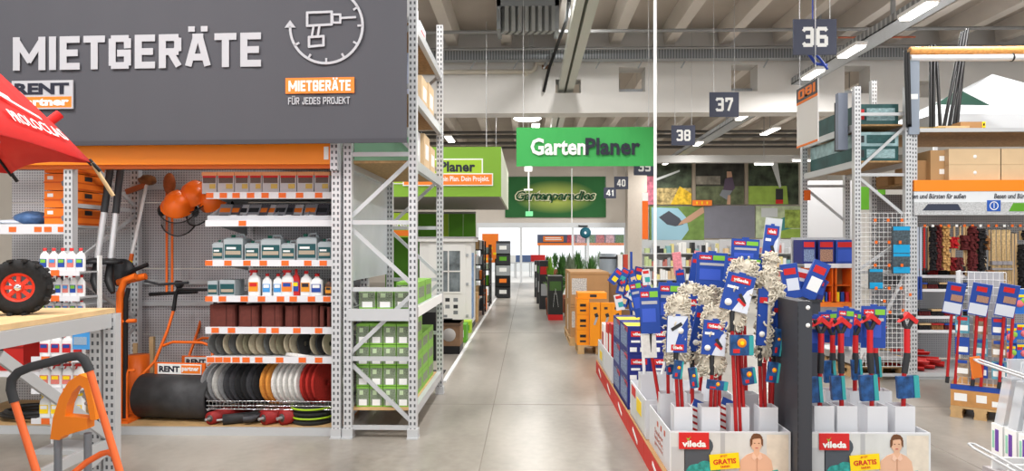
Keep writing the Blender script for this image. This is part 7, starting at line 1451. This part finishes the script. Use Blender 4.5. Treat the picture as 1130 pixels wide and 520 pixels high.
# upper deck with cartons
zU = WZ(147, YR); ub = obj('upper_deck', MB().b2((bx0 + .06, YR + .0, zU), (bx1, YK + .3, zU + .02), OSB), bb); obj('upper_beam', MB().b2((bx0 + .06, YR - .03, zU - .01), (bx1, YR, zU + .035), STEEL), bb); obj('deck', MB().b2((bx0 + .06, YR + .02, zo_b - .03), (bx1, YK, zo_b - .005), OSB), bb)
for i, (a, b, h_, m_, y_) in enumerate(((1007, 1028, 24, CARD, .2), (1028, 1047, 34, M('carton_mid', (186, 148, 104), .75), .12), (1006, 1030, 12, CARD, .5))):
    Y = YR + .1; w = (b - a) * Y / F; t = carton('brown_carton', ['plain brown carton above the header at left', 'brown carton with white labels above the header', 'brown carton behind the plain one above the header'][i], WX((a + b) / 2, Y), YR + y_ + (.0 if i < 2 else .15), zo_b - .004 + (0 if i < 2 else .0), w * .98, .3, h_ * Y / F, m_, 'brown cartons over the broom bay', tape=False)
    if i == 1: patch(t, (w * .15, 0, .28), .06, .06, PAPER, 'label'); patch(t, (w * .15, 0, .12), .06, .06, PAPER, 'label')
Y = YR + .04
for r in range(2):
    for k, (a, b) in enumerate(((1048, 1104), (1105, 1165))):
        w = (b - a) * Y / F; h_ = 17.5 * Y / F; t = thing('long_carton', 'long beige carton, ' + ['lower', 'upper'][r] + ' ' + ['left', 'right'][k] + ' above the orange header', 'carton', (WX((a + b) / 2, Y), Y, zo_b - .004 + r * h_), 0, 'long beige cartons'); obj('box', MB().b2((-w / 2, 0, 0), (w / 2, .6, h_ * .985), CARDL), t); obj('grip_hole', MB().lathe([(0, -.003), (.02, -.003), (.022, 0)], PAPER, 12, (0, 0, h_ * .5), 'Y'), t)
# things on the upper deck
zu = zU + .021
t = thing('wood_offcuts', 'short pale wooden boards with yellow ends on the upper deck', 'boards', (WX(1030, YR + .2), YR + .12, zu)); obj('board', MB().b2((-.22, 0, 0), (.1, .12, .05), M('yellow_black_board', (170, 140, 50), .6, var=.5, scale=14)), t); obj('board', MB().b2((.02, .02, 0), (.4, .14, .07), WOODL), t)
t = carton('brown_carton', 'brown box with black and yellow tape on the upper deck', WX(1068, YR + .3), YR + .2, zu, .3, .3, .13, CARD, tape=False); obj('hazard_tape', MB().b2((.11, -.002, 0), (.15, 0, .13), YELLOW).b2((.12, -.003, .03), (.14, -.002, .06), BLACK).b2((.12, -.003, .08), (.14, -.002, .11), BLACK), t)
for i, (x0, y0_, x1, y1_) in enumerate(((999, 56, 1002, 140), (1002, 58, 1004, 140), (1027, 50, 1027, 138), (1031, 50, 1030, 138), (1033, 52, 1038, 138), (1062, 35, 1040, 138), (1065, 34, 1046, 138), (1068, 32, 1051, 138), (1066, 40, 1055, 138))):
    Y = YR + .35 if i > 1 else YR - .09; a, b = Vector(W(x1, y1_, Y)), Vector(W(x0, y0_, Y + (.3 if i > 1 else 0))); a.z = zu if i > 1 else a.z
    t = thing('black_pole', 'black pole standing on the upper deck of the broom bay, ' + nth(i, 9), 'pole', tuple(a), 0, 'black poles'); d = b - a; obj('shaft', MB().tube([(0, 0, 0), tuple(d)], .021, BLACK, 7), t); obj('cap', MB().tube([(0, 0, 0), tuple(d * .03)], .021, DARK, 7), t)
for i in range(2): Y = YR + .5; t = thing('black_pole', ['upper', 'lower'][i] + ' black pole lying across the upper deck at right', 'pole', (WX(1080, Y), Y + .05 * i, zu + .02 + .03 * (1 - i)), 0, 'black poles'); obj('shaft', MB().tube([(0, 0, .04 if i == 0 else 0), (1.1, .1, -.0)], .014, BLACK, 7), t); obj('cap', MB().tube([(1.1, .1, 0), (1.13, .1, 0)], .018, DARK, 7), t)
# rolls across the top on grey posts
Yt = YR - .06
gp = thing('support_post', 'flat grey post carrying the orange and white rolls', 'post', (WX(1009, Yt), Yt, WZ(150, Yt))); obj('web', MB().b2((-.06, 0, 0), (.06, .04, WZ(70, Yt) - WZ(150, Yt)), M('post_greyblue', (140, 150, 164), .5)), gp); patch(gp, (0, 0, .45), .08, .06, PAPER, 'label'); obj('clamp', MB().b2((-.07, .04, .02), (.07, .1, .12), GALV), gp)
for i, (py, r_, m_, nm) in enumerate(((66.5, .04, M('roll_white', (222, 224, 228), .4), 'white fabric roll across the top of the broom bay'), (58.5, .045, M('roll_orange', (246, 170, 96), .5, var=.2, scale=30), 'orange film roll lying on the white roll'))):
    t = thing('fabric_roll', nm, 'roll', (WX(1005, Yt), Yt + .02, WZ(py, Yt))); obj('roll', MB().tube([(0, 0, 0), (2.3, 0, 0)], r_, m_, 14), t); obj('core', MB().tube([(-.02, 0, 0), (0, 0, 0)], r_ * .55, OSB, 10), t)
    if i == 0: obj('clip', MB().lathe([(r_ + .006, -.012), (r_ + .012, 0), (r_ + .006, .012)], DARK, 16, (WX(1118, Yt) - WX(1005, Yt), 0, 0), 'X'), t)
# white party tent roofs behind
tn = thing('party_tent', 'white party tent roof with dark green flap behind the upper deck', 'tent', (WX(1095, 12.2), 12.2, 0)); zE, zP = WZ(140, 12.2), WZ(85, 12.2); TW = M('tent_white', (206, 209, 213), .8); m = MB(); wT = 1.6
m.add([(-wT, -1, zE), (wT, -1, zE), (wT, 1, zE), (-wT, 1, zE), (0, 0, zP)], [(0, 1, 4), (1, 2, 4), (2, 3, 4), (3, 0, 4)], TW); m.b2((-wT, -1.01, zE - .35), (wT, -1.0, zE), TW); obj('roof', m, tn)
obj('green_flap', MB().prism([(-1.75, zE + .1), (-.9, zE + .08), (-1.38, zE + .33)], -1.3, -1.28, M('tent_green', (46, 82, 70), .7)), tn); obj('pale_strut', MB().b2((.72, -1.1, zE - .35), (.85, -1.02, zE + .45), M('strut_blue', (190, 204, 220), .5)), tn)
for x in (-wT + .05, wT - .05):
    for y in (-.95, .95): obj('leg', MB().b2((x - .025, y - .025, 0), (x + .025, y + .025, zE), STEEL), tn)

# ================================================================== PALLET DISPLAY (right, mid)
ang = R(-36); P0 = Vector((WX(1049, 6.5), 6.5, 0)); wD, dD = .46, .6
pd = pallet('small wooden pallet under the mop pallet display', P0.x + .5 * wD * math.cos(ang), P0.y + .5 * wD * math.sin(ang), wD, dD, .11, 0, None, ang)
dp = thing('mop_pallet_display', 'pallet display of red mops around a white wire tower', 'display', tuple(pd.location + Vector((0, 0, .112))), ang)
DPH = .2; bx_ = obj('carton_base', MB().b2((-wD / 2, 0, 0), (wD / 2, dD, DPH), M('display_brown', (196, 142, 84), .6, var=.2, scale=8)), dp)
patch(bx_, (0, 0, DPH * .88), wD, DPH * .24, BLUE, 'band'); patch(bx_, (-wD * .33, 0, DPH * .42), .1, .07, PAPER, 'print'); patch(bx_, (wD * .02, 0, DPH * .42), .08, .07, PAPER, 'print'); patch(bx_, (wD * .3, 0, DPH * .25), .1, .05, PAPER, 'print'); patch(bx_, (-wD / 2, dD / 2, DPH * .88), dD, DPH * .24, BLUE, 'band', SIDE)
m = MB(); hT = 1.05
for k in range(9): x = -wD / 2 + .04 + k * (wD - .08) / 8; m.tube([(x, .05, DPH), (x, .05, DPH + hT)], .003, WHITE, 4)
for k in range(16): z = DPH + hT * k / 15; m.tube([(-wD / 2 + .04, .047, z), (wD / 2 - .04, .047, z)], .003, WHITE, 4)
for k in range(9): y = .05 + k * (dD - .1) / 8; m.tube([(-wD / 2 + .04, y, DPH), (-wD / 2 + .04, y, DPH + hT)], .003, WHITE, 4)
for k in range(16): z = DPH + hT * k / 15; m.tube([(-wD / 2 + .037, .05, z), (-wD / 2 + .037, dD - .05, z)], .003, WHITE, 4)
o = obj('wire_tower', m, dp); o['kind'] = 'stuff'; obj('core_panel', MB().b2((-wD / 2 + .12, .2, DPH), (wD / 2 - .06, .22, DPH + hT), GREYL), dp)
mtx = Matrix.Translation(dp.location) @ Matrix.Rotation(ang, 4, 'Z')
for i, (x, y) in enumerate(((-.2, .0), (.0, -.02), (.2, -.02))):
    pw_ = mtx @ Vector((x, y + .012, DPH + .002)); hgt = [.98, .98, .98][i]; t = thing('flat_mop', 'red handled flat mop with blue and pale card, ' + nth(i, 3) + ' on the pallet display', 'mop', tuple(pw_), ang, 'mops on the pallet display')
    for q_ in (-.02, .045): obj('handle', MB().tube([(q_ - .04, .0, 0), (q_, 0, hgt * .72)], .013, REDT, 8), t)
    obj('joint', MB().tube([(-.06, 0, .0), (-.055, 0, .06)], .017, DARK, 8), t)
    c_ = obj('card', MB().box((0, -.03, 0), (.15, .02, .3), BLUE), t, (.0, 0, hgt * .82), (R(8), R(10), 0)); patch(c_, (0, -.04, .1), .08, .045, RED, 'logo'); patch(c_, (.0, -.04, -.09), .14, .1, M('print_pale', (214, 220, 232), .5), 'picture'); patch(c_, (.02, -.042, .01), .09, .06, M('print_warm', (170, 130, 110), .5), 'picture')
k_ = 0
for r in range(3):
    for c2 in range(3):
        pw_ = mtx @ Vector((-.14 + c2 * .14, .0, DPH + .16 + r * .2)); t = thing('mop_refill_pack', 'blue refill pack, ' + nth(c2, 3) + ' in the ' + ['lower', 'middle', 'upper'][r] + ' row of the pallet display', 'pack', tuple(pw_), ang, 'refill packs on the pallet display'); obj('pouch', MB().b2((-.055, .005, -.08), (.055, .043, .08), [M('pouch_mixed', (150, 130, 110), .5, var=.5, scale=20), BLUE, M('pouch_teal', (90, 150, 170), .5, var=.4, scale=20)][(r + c2) % 3]), t); patch(t, (0, .005, .055), .08, .03, RED if r == 2 else BLUE, 'logo'); patch(t, (0, .005, -.03), .09, .05, PAPER, 'print')
# colourful sponge packs right behind
yS = 6.75; ss = thing('sponge_rack', 'white wire rack of colourful sponge packs at the right edge', 'rack', (WX(1122, yS), yS, 0)); 
for x in (-.22, .3): obj('post', MB().b2((x - .012, .08, 0), (x + .012, .104, 1.2), WHITE), ss)
for z in (.25, .55, .82, 1.0, 1.18): obj('bar', MB().tube([(-.22, .08, z), (.3, .08, z)], .006, WHITE, 6), ss)
obj('base', MB().b2((-.24, -.1, 0), (.32, .3, .02), STEEL), ss)
for i, (px, py) in enumerate(((1114, 370), (1130, 366), (1113, 390), (1130, 388), (1124, 333))):
    t = thing('sponge_pack', 'colourful sponge pack ' + ['upper left', 'upper right', 'lower left', 'lower right', 'topmost'][i] + ' on the rack at the right edge', 'sponge pack', W(px, py, yS), 0, 'colourful sponge packs'); obj('pouch', MB().box((0, .03, 0), (.14, .06, .15 if i < 4 else .24), M('pouch_skyblue', (40, 110, 200), .4)), t); obj('sponge', MB().ell((.01, -.0, -.02), (.045, .02, .035), M('sponge_pink', (236, 120, 130), .8)).ell((.045, -.002, .005), (.03, .02, .03), M('sponge_green', (150, 200, 80), .8)), t); patch(t, (0, 0, .055), .13, .025, YELLOW, 'header'); patch(t, (-.04, 0, .03), .05, .03, RED, 'logo')

# ================================================================== NEAR RIGHT HOOKS
XH = WX(1090, 2.05)
ng = thing('near_gondola', 'near gondola end with chrome hooks at the lower right edge', 'gondola', (XH + .08, 1.35, 0)); obj('back_panel', MB().b2((-.2, -.04, 0), (.45, 0, 1.32), M('pale_gondola', (214, 214, 216), .5)), ng); obj('foot', MB().b2((-.2, -.04, 0), (.45, .3, .08), DARK), ng)
def near_hook(x, z, L, tip=True):
    h = obj('hook', MB().tube([(x - .012, 0, z - .03), (x - .012, L - .03, z + .01), (x - .008, L, z + .014), (x + .008, L, z + .014), (x + .012, L - .03, z + .01), (x + .012, 0, z - .03)], .0035, STEEL, 8), ng)
    if tip: obj('orange_tag', MB().box((x, L + .004, z - .01), (.03, .003, .065), ORANGEL, (0, R(-8), 0)), h)
zh = WZ(400, 2.1); near_hook(WX(1078, 2.1) - XH - .08 + .0, zh, .75); near_hook(.2, zh, .72)
PUR = M('print_purple', (110, 70, 160), .6); PGN = M('print_mint', (150, 206, 180), .6)
for i in range(5):
    Y = 2.03 - .055 * i; zb5 = .985; t = thing('light_set_pack', 'white pack with purple print hanging on the near hook, ' + ['furthest', 'second', 'middle', 'fourth', 'nearest'][i] + ' of five', 'pack', (XH + .055, Y, zb5), 0, 'packs on the near hook')
    obj('box', MB().b2((-.06, -.05, 0), (.09, -.003, .1), PAPER), t); obj('film', MB().prism([(-.055, .1), (.085, .1), (.075, .235), (-.03, .235)], -.045, -.008, POLY), t); obj('header', MB().b2((-.03, -.03, .225), (.07, -.024, .29), POLY), t)
    patch(t, (-.06, -.027, .055), .014, .062, PUR, 'print', SIDE, .001); patch(t, (-.06, -.012, .055), .008, .05, PGN, 'print', SIDE, .001); patch(t, (.0, -.05, .05), .06, .05, PUR, 'print')
zl5 = WZ(492, 1.95); near_hook(WX(1068, 1.95) - XH - .08 + .01, zl5, .6, False)
for i in range(4):
    Y = 1.9 - .06 * i; t = thing('grey_pack', 'grey pack on the lower near hook, ' + ['furthest', 'second', 'third', 'nearest'][i] + ' of four', 'pack', (WX(1078, 1.95) + .02, Y, zl5 - .25), 0, 'grey packs on the lower hook'); obj('film', MB().prism([(-.05, 0), (.1, 0), (.08, .22), (-.04, .22)], -.05, -.004, M('pack_grey_film', (176, 170, 172), .35, alpha=.85)), t); obj('header', MB().b2((-.03, -.03, .215), (.06, -.024, .25), PAPER), t)
